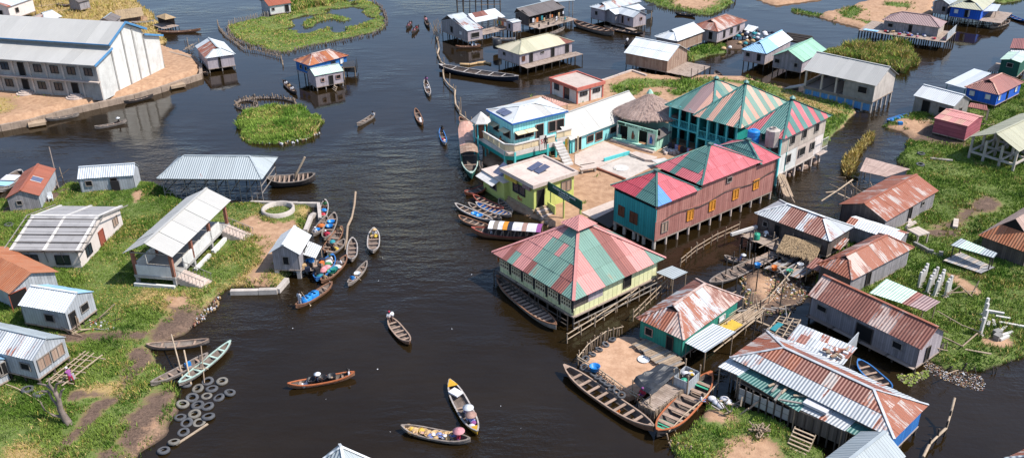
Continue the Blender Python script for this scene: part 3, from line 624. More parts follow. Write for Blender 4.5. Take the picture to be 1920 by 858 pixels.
# ---- right field
field=land('right_field',[(1660,238),(1672,228),(1690,222),(1720,214),(1790,190),(1840,200),(1860,185),(1925,150),(2030,140),(2100,300),(2100,660),(1960,668),(1920,677),(1880,692),(1845,700),(1800,692),(1768,688),(1742,668),(1700,672),(1640,655),(1560,610),(1515,570),(1525,520),(1545,470),(1580,430),(1590,395),(1630,360),(1690,345),(1700,318),(1682,305),(1690,288),(1700,272),(1712,262),(1690,248)],
    ztop=.5,edge=1.0,res=.6,dens=34,gh=.27,dry=.06,bw=.034,blades=4,gcol=GREENS*.85,
    covers=[('sand',[(1655,240),(1690,222),(1745,222),(1745,245),(1720,262),(1690,250)],.7),('mud',[(1740,235),(1790,240),(1820,275),(1770,272),(1720,262)],.8),('mud',tt(31,1450,720,1560,640,1650,600,1750,670,1720,720,1560,740,1420,856,1300,900,1150,900,1250,830,1420,790),.7),
      ('mud',tt(32,1120,20,1300,0,1460,20,1420,60,1280,70,1200,50),.6),('sand',tt(32,1330,330,1420,350,1500,400,1600,470,1590,500,1480,480,1420,420),.35),('sand',tt(32,1600,856,1620,820,1780,800,1840,840,1830,870,1760,890),.35),
      ('mud',[(1590,395),(1650,420),(1700,440),(1690,455),(1600,430)],.7)],
    grassname='field_grass',glabel='lush green grass of the field with white concrete posts')
land('debris_flat',[(1385,520),(1420,500),(1470,500),(1515,520),(1520,560),(1490,590),(1440,600),(1400,590),(1375,555)],ztop=.15,edge=.9,res=.5,dens=0,gh=.2,base='mud',dry=.6,rough=.22,covers=[('sand',[(1400,530),(1450,515),(1480,550),(1430,570)],1.2)],grassname='debris_weeds',glabel='sparse weeds on the muddy debris flat between the houses')
# ---- bottom right bank
land('front_bank',tt(23,1175,700,1250,640,1340,560,1420,460,1560,380)+tt(33,0,560,200,700,420,800,500,900,300,1000)+[(1470,930),(1330,930),(1262,860)],ztop=.4,edge=.9,res=.45,dens=64,gh=.28,bw=.026,blades=4,
   covers=[('sand',tt(23,1400,520,1540,500,1700,560,1620,600,1480,580),.5),('sand',tt(23,1560,790,1640,730,1760,700,1920,720,1990,780,2040,1000,1500,1000,1500,900),.6)],grassname='front_bank_grass',glabel='green grass on the near bank beside the orange rimmed boat')
# ================================================================ HOUSES
W_=weights
galvmix=W_(('galv',6),('galv_half',3),('galv_rusty',1)); whitemix=W_(('white_sheet',8),('white_bright',3),('galv',1)); rustmix=W_(('rust_sheet',5),('rust_pale',3),('rust_stripe',2)); stripemix=lambda f,i,j,n,m: ('rust_stripe' if (i%2) else R.choice(['rust_pale','rust_sheet','rust_stripe']))
greymix=W_(('grey_sheet',5),('galv',3)); creammix=W_(('cream_sheet',6),('cream2',3)); 
def stripes(a,b,extra=None,p=.12):
    return lambda f,i,j,n,m: (extra if extra and R.random()<p else (a if i%2==0 else b))
def H(*a,**k): return house(*a,**k)
def ladder(label,px,z0,z1,run,rz,w=.9,n=6,mat='bamboo_pale',cat='ladder'):
    p=gp(px,z0); T=thing('ladder',label,cat,p,rz)
    for s in (-1,1): beam('rail',(0,s*w/2,-.3),(run,s*w/2,z1-z0),.07,.09,mat,T)
    for i in range(n): f=(i+.5)/n; beam('rung',(run*f,-w/2,(z1-z0)*f),(run*f,w/2,(z1-z0)*f),.14,.05,mat,T)
def deck(r,x0,x1,y0,y1,z,mat='deck_wood',posts=True,pr=.07,gz=-1.,name='deck',ps=1.8):
    """plank deck attached to a house frame r (local metres)"""
    nb=max(2,round((x1-x0)/.55))
    for i in range(nb):
        a=x0+(x1-x0)*i/nb; b_=x0+(x1-x0)*(i+1)/nb-.02
        l=R.uniform(-.12,.08)
        q=[(a,y0+l,z+R.uniform(0,.02)),(b_,y0+l,z+R.uniform(0,.02)),(b_,y1,z+R.uniform(0,.02)),(a,y1,z+R.uniform(0,.02))]
        prism('deck_board',q,.05,mat,r.T,Vector((0,0,1)),[(0,a),(0,b_),(y1-y0,b_),(y1-y0,a)])
    if posts:
        nx=max(1,round((x1-x0)/ps)); ny=max(1,round((y1-y0)/ps))
        for i in range(nx+1):
            for j in range(ny+1):
                x=x0+.1+(x1-x0-.2)*i/nx; y=y0+.1+(y1-y0-.2)*j/ny
                pole('post',(x,y,gz),(x,y,z-.08),pr,'pole_dark',r.T)
# ---- the far left
r=H('white_roof_house','white sheet roofed house half hidden behind the long concrete hall','house',*tt(0,175,158,335,165,490,128),3.0,.6,1.1,'BC',(.8,0),pat=lambda f,i,j,n,m:'rust_pale' if f==2 else 'white_sheet',wall='grey_wood',gz=.2,op=[('BC',.75,1.9,.9,.8,'win')])
r=H('whitewashed_house','whitewashed house on dark stilts in the top left corner','house',*tt(0,-160,40,60,55,235,-15),4.2,1.6,1.2,'BC',(0,0),pat=galvmix,wall='offwhite_wall',gz=0,op=[('AB',.7,3.0,1.0,.8,'win'),('BC',.3,3.0,.9,.9,'win')])
r=H('stilt_granary','small grey granary on stilts above the straw coloured grass','granary',*tt(0,530,0,590,20,655,-5),2.8,1.2,.8,'BC',(0,0),pat='dark_sheet',wall='grey_wood',gz=.2,ps=1.2)
r=H('gabled_shack','small shack with a grey gable roof behind the hall ridge','shack',*tt(0,728,168,852,172,880,128),2.2,.6,.9,'BC',(0,0),pat='dark_sheet',wall='grey_wood',gz=.3,ps=1.4)
T,c=canopy('thatch_shed','low sagging thatch shed on the bank beyond the hall','shed',tt(0,880,150,1075,120,1060,55,860,80),(1.4,1.6,2.0,1.9),4,2,'thatch_straw',gz=.3)
T,c=canopy('tan_lean_to','tan board lean to at the end of the thatch shed','shed',tt(0,1030,110,1075,105,1060,60,1030,62),(1.6,1.6,1.8,1.8),1,1,'cream_sheet',gz=.3)
# thatch kiosk on stilts
r=H('thatch_kiosk','thatched kiosk on stilts in the water beyond the hall','kiosk',*tt(0,1185,120,1240,150,1310,130),2.3,.9,.7,'BC',(1,1),pat='thatch_straw',wall='dark_wood',cap=None,ps=1.2,sides='CD DA')
deck(r,-r.a-.3,r.a+.6,-r.b-.9,r.b,.75)
r=H('pond_house','stilt house with white roof patched with rust beside the hall promontory','house',*tt(0,1470,345,1540,440,1765,405),2.7,.75,1.15,'AB',(0,.75),pat=lambda f,i,j,n,m:('rust_stripe' if (f==0 and i>1) else R.choice(['white_sheet','galv','white_sheet'])),wall='mauve_wood',op=[('BC',.45,1.6,.25,1.6,'door')],postmat='pole_grey')
# ---- pond group
r=H('pond_cabin','small grey cabin with rust roof at the back of the fish pond','cabin',*tt(10,45,5,95,48,258,18),2.3,.5,1.0,'BC',(0,0),pat='brownred',wall={'*':'tin_wall','BC':'plaster'},op=[('BC',.15,1.5,.5,.5,'win'),('BC',.82,1.3,.7,1.3,'door')],ps=1.5)
r=H('blue_stilt_house','blue stilt house with a rusty gablet roof in open water','house',*tt(10,288,450,400,495,690,415),3.3,1.7,1.05,'BC',(.9,.9),pat=W_(('rust_orange',4),('rust_stripe',3),('rust_pale',3)),wall='blue_wood',op=[('AB',.35,2.5,.5,.6,'win'),('AB',.7,2.5,.5,.6,'win'),('BC',.62,2.6,.7,.7,'glass'),('BC',.85,2.6,.5,.7,'white')],cap='rust_pale')
r=H('grey_stilt_cabin','pale grey cabin with galvanised roof in front of the blue stilt house','cabin',*tt(10,382,528,440,572,655,530),2.6,.7,.75,'BC',(0,0),ov=.15,pat='green_pale',wall={'*':'mauve_wood'},op=[('BC',.25,1.7,.45,.5,'tan'),('BC',.55,1.45,.6,1.4,'door'),('BC',.82,1.75,.7,.55,'tan')],ps=1.6,postmat='pole_grey')
ladder('short ladder below the door of the pale grey cabin',t(10,580,678),.0,.7,.5,r.rz+math.pi/2,w=1.1,n=3)
# black net tent on posts
T,c=canopy('black_tarp_tent','black tarpaulin tent on posts beside the blue stilt house','tent',tt(10,650,505,745,500,735,455,650,470),(2.2,1.7,2.3,2.6),2,2,'tarp_black',pr=.06)
P=[gp(p,0)-c for p in tt(10,655,560,758,560,745,540)]
prism('tarp_side',[(P[0].x,P[0].y,.5),(P[1].x,P[1].y,.35),(P[1].x-.1,P[1].y+.1,1.7),(P[0].x,P[0].y,2.1)],.03,'tarp_black',T); prism('tarp_end',[(P[1].x,P[1].y,.35),(P[2].x+.3,P[2].y+1.5,.5),(P[2].x+.1,P[2].y+1.5,2.2),(P[1].x-.1,P[1].y,1.7)],.03,'tarp_black',T)
# ---- top middle
r=H('patched_roof_house','stilt house with one steep pale roof slope beside the laundry deck','house',*tt(10,1405,152,1585,235,1690,207),3.0,1.1,1.5,'BC',(0,0),ov=.15,rv=2.2,pat=galvmix,wall={'*':'mauve_wood','AB':'grey_wood'},op=[('AB',.4,2.1,.6,1.0,'door'),('AB',.75,2.1,.7,.4,'white'),('BC',.5,2.0,1.6,.8,'win')])
T,c=canopy('veranda_roof','pale veranda roof with red sheets and a solar panel over the laundry deck','roof',tt(10,1640,172,1868,127,1790,65,1592,106),(2.6,2.6,3.4,3.4),7,2,lambda f,i,j,n,m:'red_sheet' if 0 and i in(1,2) else ('rust_sheet' if (i in(1,2,3) and j==1) else 'white_sheet'))
r2=rect(*tt(10,1690,245,1700,262,1865,212),1.0); r2.T=thing('laundry_deck','plank deck hung with bright laundry between two stilt houses','deck',(r2.c.x,r2.c.y,0),r2.rz); deck(r2,-2.2,r2.a+.2,-r2.b,r2.b,1.0)
prism('wall',[(-2.2,r2.b,1.),(r2.a,r2.b,1.),(r2.a,r2.b,2.8),(-2.2,r2.b,2.8)],.1,'brown_wood',r2.T,Vector((0,-1,0)),[(0,0),(8,0),(8,2),(0,2)])
for i,mt in enumerate(['cloth_yellow','cloth_blue','cloth_teal','cloth_yellow','cloth_pink','cloth_orange','cloth_white','cloth_white']):
    o=box('laundry',(0,0,0),(.5,.04,.7),mt); p=r2.c+Matrix.Rotation(r2.rz,3,'Z')@Vector((-1.8+i*(r2.a+1.8)/8*1.0,r2.b-.35,1.9)); o.location=p; o.rotation_euler=(0,0,r2.rz); tag(o,['yellow cloth at the left end of the washing line','blue cloth second on the laundry deck line','teal cloth third on the laundry deck line','yellow cloth hanging mid line on the laundry deck','pink cloth hanging mid line on the laundry deck','orange cloth on the laundry deck line','white cloth near the right end of the laundry line','white cloth at the right end of the laundry line'][i],'laundry','laundry on the line')
# open stake frame at the top
T=thing('scaffold','unfinished tall stilt frame of dark poles at the top','frame',gp(t(10,1660,90)))
b0=gp(t(10,1660,90))
for i in range(8):
    for j in range(3):
        p=gp(t(10,1510+i*46,100-j*22))-b0; pole('post',(p.x,p.y,-1),(p.x+R.uniform(-.2,.2),p.y,4.2+R.uniform(-.8,.8)),.09,'pole_dark',T)
for z in (1.4,2.6,3.8):
    p=gp(t(10,1680,88))-b0; q=gp(t(10,1840,82))-b0; beam('rail',(p.x,p.y,z),(q.x,q.y,z),.1,.1,'bamboo',T)
    p=gp(t(10,1510,84))-b0; beam('rail',(p.x,p.y+1,z+.3),(q.x,q.y+1,z+.3),.1,.1,'pole_dark',T)
o_=canopy('far_grey_roof','grey sheet roof cut by the top edge above the laundry house','roof',tt(20,230,25,470,5,440,-30,200,-8),(3,3,3.4,3.4),6,1,greymix,gz=-1)
r=H('outhouse','narrow outhouse with flat white roof over the water','outhouse',*tt(20,-25,150,5,172,55,155),3.0,1.3,.1,'BC',(0,0),ov=.1,pat='white_sheet',wall='mauve_wood',op=[('AB',.5,2.1,.5,.8,'win')],ps=1.2)
r=H('smokehouse','dark roofed stilt house with clutter hanging along its open front','house',*tt(20,22,97,130,127,395,57),3.0,1.2,1.0,'BC',(0,0),ov=.2,rv=1.4,pat='dark_sheet',wall={'*':'dark_wood','BC':None},op=[('AB',.3,2.2,.5,.6,'win')])
deck(r,r.a-.2,r.a+2.8,-r.b,r.b+.5,1.1)
for i in range(16):
    p=r.c+Matrix.Rotation(r.rz,3,'Z')@Vector((r.a-.1+R.uniform(0,.25)+(2.3 if i%4==0 else 0),-r.b+.4+i*(2*r.b-.6)/16,1.9+R.uniform(-.3,.35)))
    o=box('hanging_cloth',p,(.06,.45,R.uniform(.5,.9)),['cloth_dark','cloth_white','brown_wood','cloth_orange','cloth_dark','cloth_teal','straw'][i%7],rz=r.rz+R.uniform(-.3,.3)); tag(o,'cloth or net hanging along the smokehouse front','cloth','things hanging on the smokehouse')
r=H('cream_roof_house','long cream roofed stilt house with a red hip and front deck','house',(928.5,88),(973.7,103.2),(1077.5,78.2),3.1,1.25,1.35,'BC',(.9,1),pat=lambda f,i,j,n,m:('rust_sheet' if f==3 or (f==0 and i>=n-2) else R.choice(['cream_sheet','cream_sheet','cream2'])),wall='mauve_wood',op=[('AB',.3,2.3,.6,.5,'win'),('BC',.07,2.2,.5,.7,'brown'),('BC',.21,2.05,.6,1.4,'door'),('BC',.42,2.5,.7,.3,'win'),('BC',.62,2.05,.6,1.4,'door'),('BC',.9,2.1,.7,1.3,'door')],cap='cream2')
deck(r,r.a-.1,r.a+1.9,-r.b+.2,r.b+.4,1.2)
lathe('water_tank',[(.0,.0),(.75,.0),(.8,.3),(.78,1.5),(.5,1.7),(.2,1.75),(0,1.75)],'plastic_black',None,16,gp(t(10,1810,390),0)+Vector((0,0,.7)))
tag(bpy.data.objects['water_tank'],'black water tank at the left end of the cream roofed house','tank')
# cluster with three pale roofs
H('broad_pale_house','broad pale hip roof at the back of the three roof cluster','house',*tt(20,563,55,700,80,990,16),3.0,.8,.9,'BC',(.6,0),pat=galvmix,wall='mauve_wood',op=[('AB',.4,2.,.6,.7,'win'),('BC',.1,1.9,.5,1.2,'door')])
H('middle_pale_house','middle white roof of the three roof cluster','house',*tt(20,705,75,775,110,978,62),2.7,.8,.6,'BC',(0,0),pat=whitemix,wall='grey_wood')
r=H('gabled_pale_house','gabled pale board house at the front of the three roof cluster','house',*tt(20,775,92,910,133,1010,108),2.7,.8,.9,'AB',(0,0),ov=.2,pat=whitemix,wall='mauve_wood',op=[('AB',.42,1.7,.5,1.4,'tan'),('AB',.75,2.0,.4,.5,'tan'),('BC',.6,2.1,.5,.5,'tan')])
deck(r,-r.a,r.a+1.2,-r.b-1.0,-r.b,.6)
T,c=canopy('net_store','black net store on poles right of the three roof cluster','store',tt(20,960,65,1050,80,1055,50,990,42),(2.6,2.6,2.7,2.7),2,1,'tarp_black')
prism('net_side',[Vector((p.x,p.y,z))-c for p,z in ((gp(t(20,1010,130)),.5),(gp(t(20,1058,110)),.5),(gp(t(20,1058,110)),2.5),(gp(t(20,1010,130)),2.5))],.04,'tarp_black',T)
r=H('plank_house','brown plank house with a broad white roof and side deck','house',*tt(20,840,395,1170,460,1330,380),2.9,1.0,1.8,'AB',(0,0),pat='white_bright',wall='brown_wood',gz=-.6,cap='white_sheet')
deck(r,r.a-.2,r.a+4.2,-r.b+.2,r.b-.2,.95)
for s in (0,1,2,3):
    pole('post',(r.a+4.2,-r.b+.3+s*(2*r.b-.6)/3,-.8),(r.a+4.2,-r.b+.3+s*(2*r.b-.6)/3,2.4 if s%3==0 else 1.6),.06,'pole_dark',r.T)
r=H('white_hip_house','white hip roofed house with plank sides behind the brown plank house','house',*tt(20,1060,277,1240,312,1456,237),2.8,.9,1.2,'BC',(.75,0),pat=whitemix,wall={'*':'grey_wood','BC':'brown_wood'},cap='white_sheet',postmat='blue_paint')
r=H('rusty_gablet_house','rusty gablet roofed house beside the clothes heap landing','house',*tt(20,1363,192,1545,240,1730,150),3.0,1.0,1.3,'BC',(.7,1),pat=stripemix,wall='mauve_wood',op=[('AB',.75,2.,.6,1.2,'door'),('BC',.25,2.,.5,1.2,'door'),('BC',.5,2.1,.8,1.1,'win'),('BC',.75,2.1,.8,1.1,'win')],cap='rust_stripe')
r=H('skyblue_roof_house','stilt house with a sky blue hip roof','house',(1392.5,92.5),(1437,101.5),(1484,74),3.1,1.25,1.3,'BC',(.75,0),pat=lambda f,i,j,n,m:'skyblue_sheet' if (f!=0 or i<5) else 'white_sheet',wall='mauve_wood',op=[('AB',.2,2.4,.6,.6,'win'),('AB',.72,2.2,.5,1.0,'door')],cap='skyblue_sheet')
r=H('green_roof_house','stilt house with a pale green gable roof','house',*tt(30,30,418,265,467,428,370),3.0,1.2,1.45,'BC',(0,0),pat='green_sheet',wall={'*':'mauve_wood','AB':'grey_wood'},op=[('AB',.15,2.3,.8,.6,'win'),('AB',.8,2.2,.5,.6,'win')],cap='green_sheet')
# pink toilet block
A,B,C=tt(20,300,580,488,668,680,605); r=rect(A,B,C,3.0)
T=r.T=thing('toilet_block','small pink and white block with a flat parapet roof','toilet block',(r.c.x,r.c.y,.4),r.rz)
box('roof_slab',(0,0,2.45),(2*r.a-.3,2*r.b-.3,.14),'concrete_pale',T)
for (x,y,sx,sy) in ((0,-r.b+.1,2*r.a,.2),(0,r.b-.1,2*r.a,.2),(-r.a+.1,0,.2,2*r.b-.4),(r.a-.1,0,.2,2*r.b-.4)): box('parapet',(x,y,2.45),(sx,sy,.5),'pink_paint',T)
walls(T,r.a-.3,r.b-.3,-.6,2.2,'white_paint')
for x,y in ((-1,-1),(1,-1),(1,1),(-1,1),(0,-1),(1,0)): box('pilaster',(x*(r.a-.3),y*(r.b-.3),.8),(.22,.22,2.79),'pink_paint',T)
for o_ in (('AB',.22,1.6,1.0,.9,'glass'),('AB',.62,1.2,.9,1.7,'glass'),('BC',.25,1.5,1.3,.5,'glass'),('BC',.75,1.5,1.3,.5,'glass')): opening(T,o_[0],r.a-.3,r.b-.3,*o_[1:])
T,c=canopy('low_rust_lean_to','low rust pink lean to roof between toilet block and two storey house','roof',tt(20,260,760,350,800,425,780,220,715),(2.2,2.2,2.4,2.6),3,1,'peach_sheet',gz=.3)
# grey concrete hall on stilts, open left half
r=H('concrete_stilt_hall','grey block hall on concrete stilts with an open left half and pale roof','hall',*tt(30,265,522,815,647,978,560),4.3,1.75,2.0,'AB',(0,0),ov=.35,pat='fibre',wall={'*':'block_wall','AB':None,'DA':None,'BC':'concrete'},posts=False,cap='fibre',cw=1.1,rl=5)  # gable wall in paler concrete: sunlight on that face put into its colour
wa,wb=r.wa,r.wb; T=r.T
prism('wall',[(wa*.15,-wb,1.75),(wa-.1,-wb,1.75),(wa-.1,-wb,r.zt),(wa*.15,-wb,r.zt)],.1,'block_wall',T,Vector((0,-1,0)),[(0,0),(6,0),(6,2),(0,2)])
opening(T,'AB',wa,wb,.84,3.2,1.3,.9,'win')
prism('parapet',[(-wa,wb*.9,1.75),(-wa,-wb,1.75),(-wa,-wb,2.3),(-wa,wb*.9,2.3)],.12,'concrete',T,Vector((-1,0,0)))
prism('parapet',[(-wa,-wb-.0,1.3),(wa,-wb-.0,1.3),(wa,-wb-.0,1.75),(-wa,-wb-.0,1.75)],.12,'block_wall',T,Vector((0,-1,0)))
for x in (-wa,-wa*.52,-wa*.1): box('pillar',(x+.1,-wb+.12,3.05),(.26,.26,2.6),'concrete',T)
for x in (-wa,-wa*.4,wa*.1): box('pillar',(x+.1,wb-.2,3.05),(.26,.26,2.6),'concrete',T)
for i in range(9):
    x=-wa+.15+(2*wa-.3)*i/8
    for y in (-wb+.15,0,wb-.15): box('stilt',(x,y,.3),(.25,.25,2.8),'concrete',T)
for i in range(5):
    for x in(wa-.15,): box('stilt',(x,-wb+.15+(2*wb-.3)*i/4,.28),(.24,.24,2.75),'concrete',T)
for i in range(16): 
    x=-wa+.5+(2*wa-1)*i/15; box('blue_arch_panel',(x,-wb+.12,.85),(.62,.06,1.25),'arch_blue',T)
prism('ramp',[(-wa-3.2,-wb,.6),(-wa-.1,-wb,1.8),(-wa-.1,-wb+1.6,1.8),(-wa-3.2,-wb+1.6,.6)],.2,'concrete',T)
# mauve roof house on broad deck
r=H('mauve_roof_house','long board house with a mauve hip roof on a broad deck','house',*tt(30,850,157,1292,210,1372,168),3.4,1.7,1.35,'AB',(1,1),pat='mauve_sheet',wall={'*':'grey_wood','BC':'pale_wood'},op=[('AB',.13,2.6,.8,.6,'win'),('AB',.5,2.4,.5,1.3,'door')],cap='mauve_sheet',posts=False)
deck(r,-r.a-3.2,r.a+1.8,-r.b-2.6,r.b+.5,1.62,ps=2.2,pr=.12)
prism('tin_screen',[(r.a+1.7,-r.b-1.6,1.7),(r.a+1.7,r.b,1.7),(r.a+1.7,r.b,3.1),(r.a+1.7,-r.b-1.6,3.1)],.05,'tin_wall',r.T,Vector((1,0,0)),[(0,0),(5,0),(5,1),(0,1)])
box('blue_tarp',(-r.a-1.2,-r.b-1.9,1.74),(2.6,1.1,.06),'skyblue_sheet',r.T)
for i in range(22):
    p=r.c+Matrix.Rotation(r.rz,3,'Z')@Vector((R.uniform(-r.a-.5,r.a+1.2),-r.b-R.uniform(.2,2.2),1.82)); o=box('deck_clutter',p,(R.uniform(.25,.6),R.uniform(.2,.5),.24),['cloth_white','cloth_blue','cloth_pink','plastic_red','straw','cloth_dark'][i%6],rz=R.uniform(0,3)); tag(o,'small bundle or pan lying on the broad deck of the mauve roof house','clutter','clutter on the broad deck')
r=H('royal_blue_house','royal blue stilt house with olive grey roof at the top right','house',*tt(30,1362,47,1612,82,1690,5),3.3,1.4,1.4,'BC',(.6,0),pat='olive_sheet',wall='cobalt_wood',op=[('AB',.2,2.5,.6,.6,'white'),('AB',.55,2.3,.6,1.3,'door'),('AB',.62,2.4,.12,1.2,'white')],postmat='pole_grey')
deck(r,r.a-.2,r.a+3.6,-r.b+.2,r.b,1.35)
canopy('side_tin_roof','grey tin roof over the deck right of the royal blue house','roof',tt(30,1600,85,1715,85,1745,35,1640,32),(2.8,2.6,2.7,2.9),3,1,'galv')
H('grey_gable_house','grey gabled house against the left side of the royal blue house','house',*tt(30,1238,15,1362,37,1420,-5),3.2,1.2,.9,'BC',(0,0),pat='grey_sheet',wall='grey_wood',op=[('AB',.75,2.2,.6,.9,'win')])
# bright blue house
r=H('brown_roof_blue_house','bright blue house with a brown gablet roof','house',*tt(30,1475,652,1732,714,1918,617),2.9,1.2,1.35,'BC',(.7,1),pat='brown_sheet',wall='cobalt_wood',op=[('AB',.2,2.2,.6,.6,'white'),('AB',.72,2.2,.6,.6,'white'),('BC',.1,2.2,.5,.6,'white'),('BC',.45,2.0,.3,1.2,'door'),('BC',.8,2.2,.6,.6,'white')],cap='peach_sheet')
T,c=canopy('white_carport','white sheet canopy attached left of the bright blue house','canopy',tt(30,1330,622,1478,662,1672,550,1545,516),(2.3,2.3,2.5,2.5),4,1,'galv',gz=-.8,postmat='teal_paint')
# stone house
r=H('block_house','grey block house with a white sheet roof on the sandy shore','house',*tt(30,1088,717,1400,800,1530,748),2.8,.3,1.15,'AB',(0,0),ov=.2,pat='white_sheet',wall='block_wall',posts=False,gz=0,op=[('AB',.32,1.6,1.0,1.7,'door'),('AB',.76,1.75,1.2,.9,'win'),('BC',.5,1.7,.5,.7,'win')],cap='white_sheet')
# pink shack
r=H('pink_shack','faded pink tin shack on short stilts with a patched roof','shack',*tt(31,1240,32,1500,92,1632,20),2.9,.9,.35,'AB',(0,0),ov=.12,rv=.9,pat=lambda f,i,j,n,m:R.choice(['pink_sheet','pink_sheet','peach_sheet']),wall='pinktin',gz=.1,cap='pink_sheet',rl=2)
T,c=canopy('rusty_lean_to','crumpled rusty lean to between pink shack and blue house','shed',tt(30,1500,800,1650,830,1640,790,1520,770),(1.6,1.5,1.9,1.9),3,1,'brown_sheet',gz=.2)
# right edge houses
canopy('pink_edge_roof','pinkish patched roof at the right edge above the green house','roof',tt(30,1815,360,1990,370,1990,290,1840,290),(3.0,3.0,3.4,3.4),4,1,'brown_sheet')
canopy('white_edge_roof','small white roof at the right edge above the green house','roof',tt(30,1818,385,1990,410,1990,360,1840,352),(2.6,2.6,2.8,2.8),4,1,'white_sheet')
r=H('dark_green_house','dark green house with pale flat roof at the right edge','house',*tt(30,1735,455,1900,472,2000,420),3.0,.6,.3,'BC',(0,0),ov=.2,pat='green_pale',wall='deepgreen_wood',op=[('AB',.5,2.3,.8,.6,'win')])
deck(r,-r.a-1.4,-r.a,-r.b,r.b,.9)
# open concrete frame with gable roof
r=H('open_concrete_frame','open concrete frame under a pale olive gable roof at the right edge','hall',t(31,1490,178),t(31,1885,283),t(31,2290,103),3.4,0,1.45,'BC',(0,0),ov=.3,pat='olive_sheet',wall=None,posts=False,cap='olive_sheet',floor=False,rl=4)
for j in range(5):
    y=-r.b+.5+(2*r.b-1)*j/4
    for x in (-r.a+.4,-r.a*.32,r.a*.32,r.a-.4): box('pillar',(x,y,1.75),(.26,.26,3.4),'concrete',r.T)
    beam('tie_beam',(-r.a+.5,y,1.45),(r.a-.5,y,1.45),.22,.25,'concrete',r.T)
    beam('rafter',(-r.a+.1,y,3.33),(0,y,4.75),.12,.12,'bamboo',r.T); beam('rafter',(r.a-.1,y,3.33),(0,y,4.75),.12,.12,'bamboo',r.T)
for x in (-r.a+.4,-r.a*.32,r.a*.32,r.a-.4): beam('tie_beam',(x,-r.b+.5,1.47),(x,r.b-.5,1.47),.2,.24,'concrete',r.T)
# rust striped house on the field edge
r=H('rust_striped_house','board house with boldly rust striped gable roof beside the field','house',*tt(31,532,675,890,805,1278,573),2.6,.6,1.1,'BC',(0,0),ov=.25,pat=lambda f,i,j,n,m:'rust_stripe',wall={'*':'dark_wood','BC':'grey_wood'},gz=0,op=[('BC',.5,1.6,.5,1.4,'door'),('BC',.75,1.9,.5,.4,'win')],cap='rust_stripe',rl=4)
T,c=canopy('dark_thatch_roof','dark thatch lean to over the water behind the rust striped house','shed',tt(31,690,425,885,470,1062,412,738,328),(1.9,1.5,1.9,2.3),5,2,'thatch_m',gz=-.6)
r=H('streaky_white_house','long white hip roof with brown rust streaks beside a plank platform','house',(1416,399),(1556.5,453),(1600,424),3.0,1.1,1.1,'AB',(1,.9),pat=lambda f,i,j,n,m:('rust_sheet' if f==0 and i in(3,4,6,7) and j==0 and R.random()<.75 else 'galv_half'),wall='dark_wood',op=[('AB',.12,2.1,.5,.5,'win'),('AB',.3,1.9,.6,1.2,'door')],cap='white_sheet')
deck(r,-r.a+.2,r.a*.2,-r.b-2.3,-r.b+.2,1.1)
r=H('bright_lean_house','small house with bright white single roof beside the hip roofed rusty house','house',(1586.5,418.7),(1686,453),(1699,434),2.4,.4,.4,'AB',(0,0),ov=.15,pat=lambda f,i,j,n,m:'rust_stripe' if i==0 else 'white_bright',wall='grey_wood',gz=0,cap=None)
r=H('rusty_hip_house','board house with rusty gablet hip roof at the edge of the field','house',*tt(32,380,257,632,390,1072,135),2.6,.55,1.25,'BC',(.75,1),pat=lambda f,i,j,n,m:('rust_stripe' if (f in(2,) or (f==0 and 3<i<9 and j==0)) else R.choice(['rust_pale','rust_sheet','rust_stripe'])),wall={'*':'grey_wood','AB':'dark_wood'},gz=0,op=[('BC',.3,1.5,.6,1.3,'door')],cap='rust_stripe')
r=H('long_rusty_house','long weathered board house with plain rust brown roof over dark water','house',(1515.9,551.3),(1728,655.5),(1774.4,621),2.7,.7,1.35,'AB',(0,0),ov=.25,pat=W_(('rust_pale',2),('rust_sheet',5)),wall={'*':'dark_wood','AB':'grey_wood','BC':'mauve_wood'},gz=-.8,op=[('AB',.12,1.9,.9,.5,'win'),('AB',.53,1.5,1.5,1.4,'door'),('AB',.82,1.9,.8,.6,'win'),('BC',.4,1.5,.5,1.3,'door')],cap='rust_stripe',rl=3,postmat='pole_dark')
beam('ledge',(-r.wa,-r.wb-.25,.62),(r.wa,-r.wb-.25,.62),.3,.08,'deck_wood',r.T)
T,c=canopy('green_pink_canopy','pale green and pink sheet canopy behind the long rusty house','canopy',tt(32,765,482,1180,618,1288,548,890,380),(2.2,2.1,2.4,2.5),7,2,lambda f,i,j,n,m:'green_pale' if i<3 or(i==3 and j==1) else('brown_sheet' if i==4 else('mauve_sheet' if i>4 else 'green_pale')),gz=.3)
T,c=canopy('slat_platform_canopy','grey slatted canopy over a plank platform in the field','canopy',tt(32,1375,125,1690,220,1718,185,1450,75),(2.3,2.3,2.5,2.5),6,1,lambda f,i,j,n,m:'green_pale' if i in(1,2,3) else 'grey_sheet',gz=.4,postmat='pole_dark')
Q=[gp(p,.9)-c for p in tt(32,1315,238,1600,335,1700,290,1440,175)]
for i in range(12):
    f0,f1=i/12,(i+.88)/12; prism('plank',[Q[0].lerp(Q[1],f0),Q[0].lerp(Q[1],f1),Q[3].lerp(Q[2],f1),Q[3].lerp(Q[2],f0)],.05,'board_grey' if i%3 else 'pale_wood',T,Vector((0,0,1)),[(0,0),(0,.4),(3,.4),(3,0)])
for q in Q: pole('leg',(q.x,q.y,.2),(q.x,q.y,.86),.06,'pole_dark',T)
# right edge dark roof house
A_,B_,C_=t(32,1590,92),t(32,1880,190),t(32,2300,-100)
r=H('dark_roofed_barn','big grey thatch roofed barn with a rusty front apron at the right edge','barn',t(32,1560,60),t(32,1960,190),t(32,2460,-110),2.4,.4,2.4,'BC',(.55,0),ov=.4,pat=lambda f,i,j,n,m:'rust_orange' if (f==2 and j==0) else 'thatch_m',wall={'*':'dark_wood'},posts=False,gz=.2,cap=None,rl=2.2)
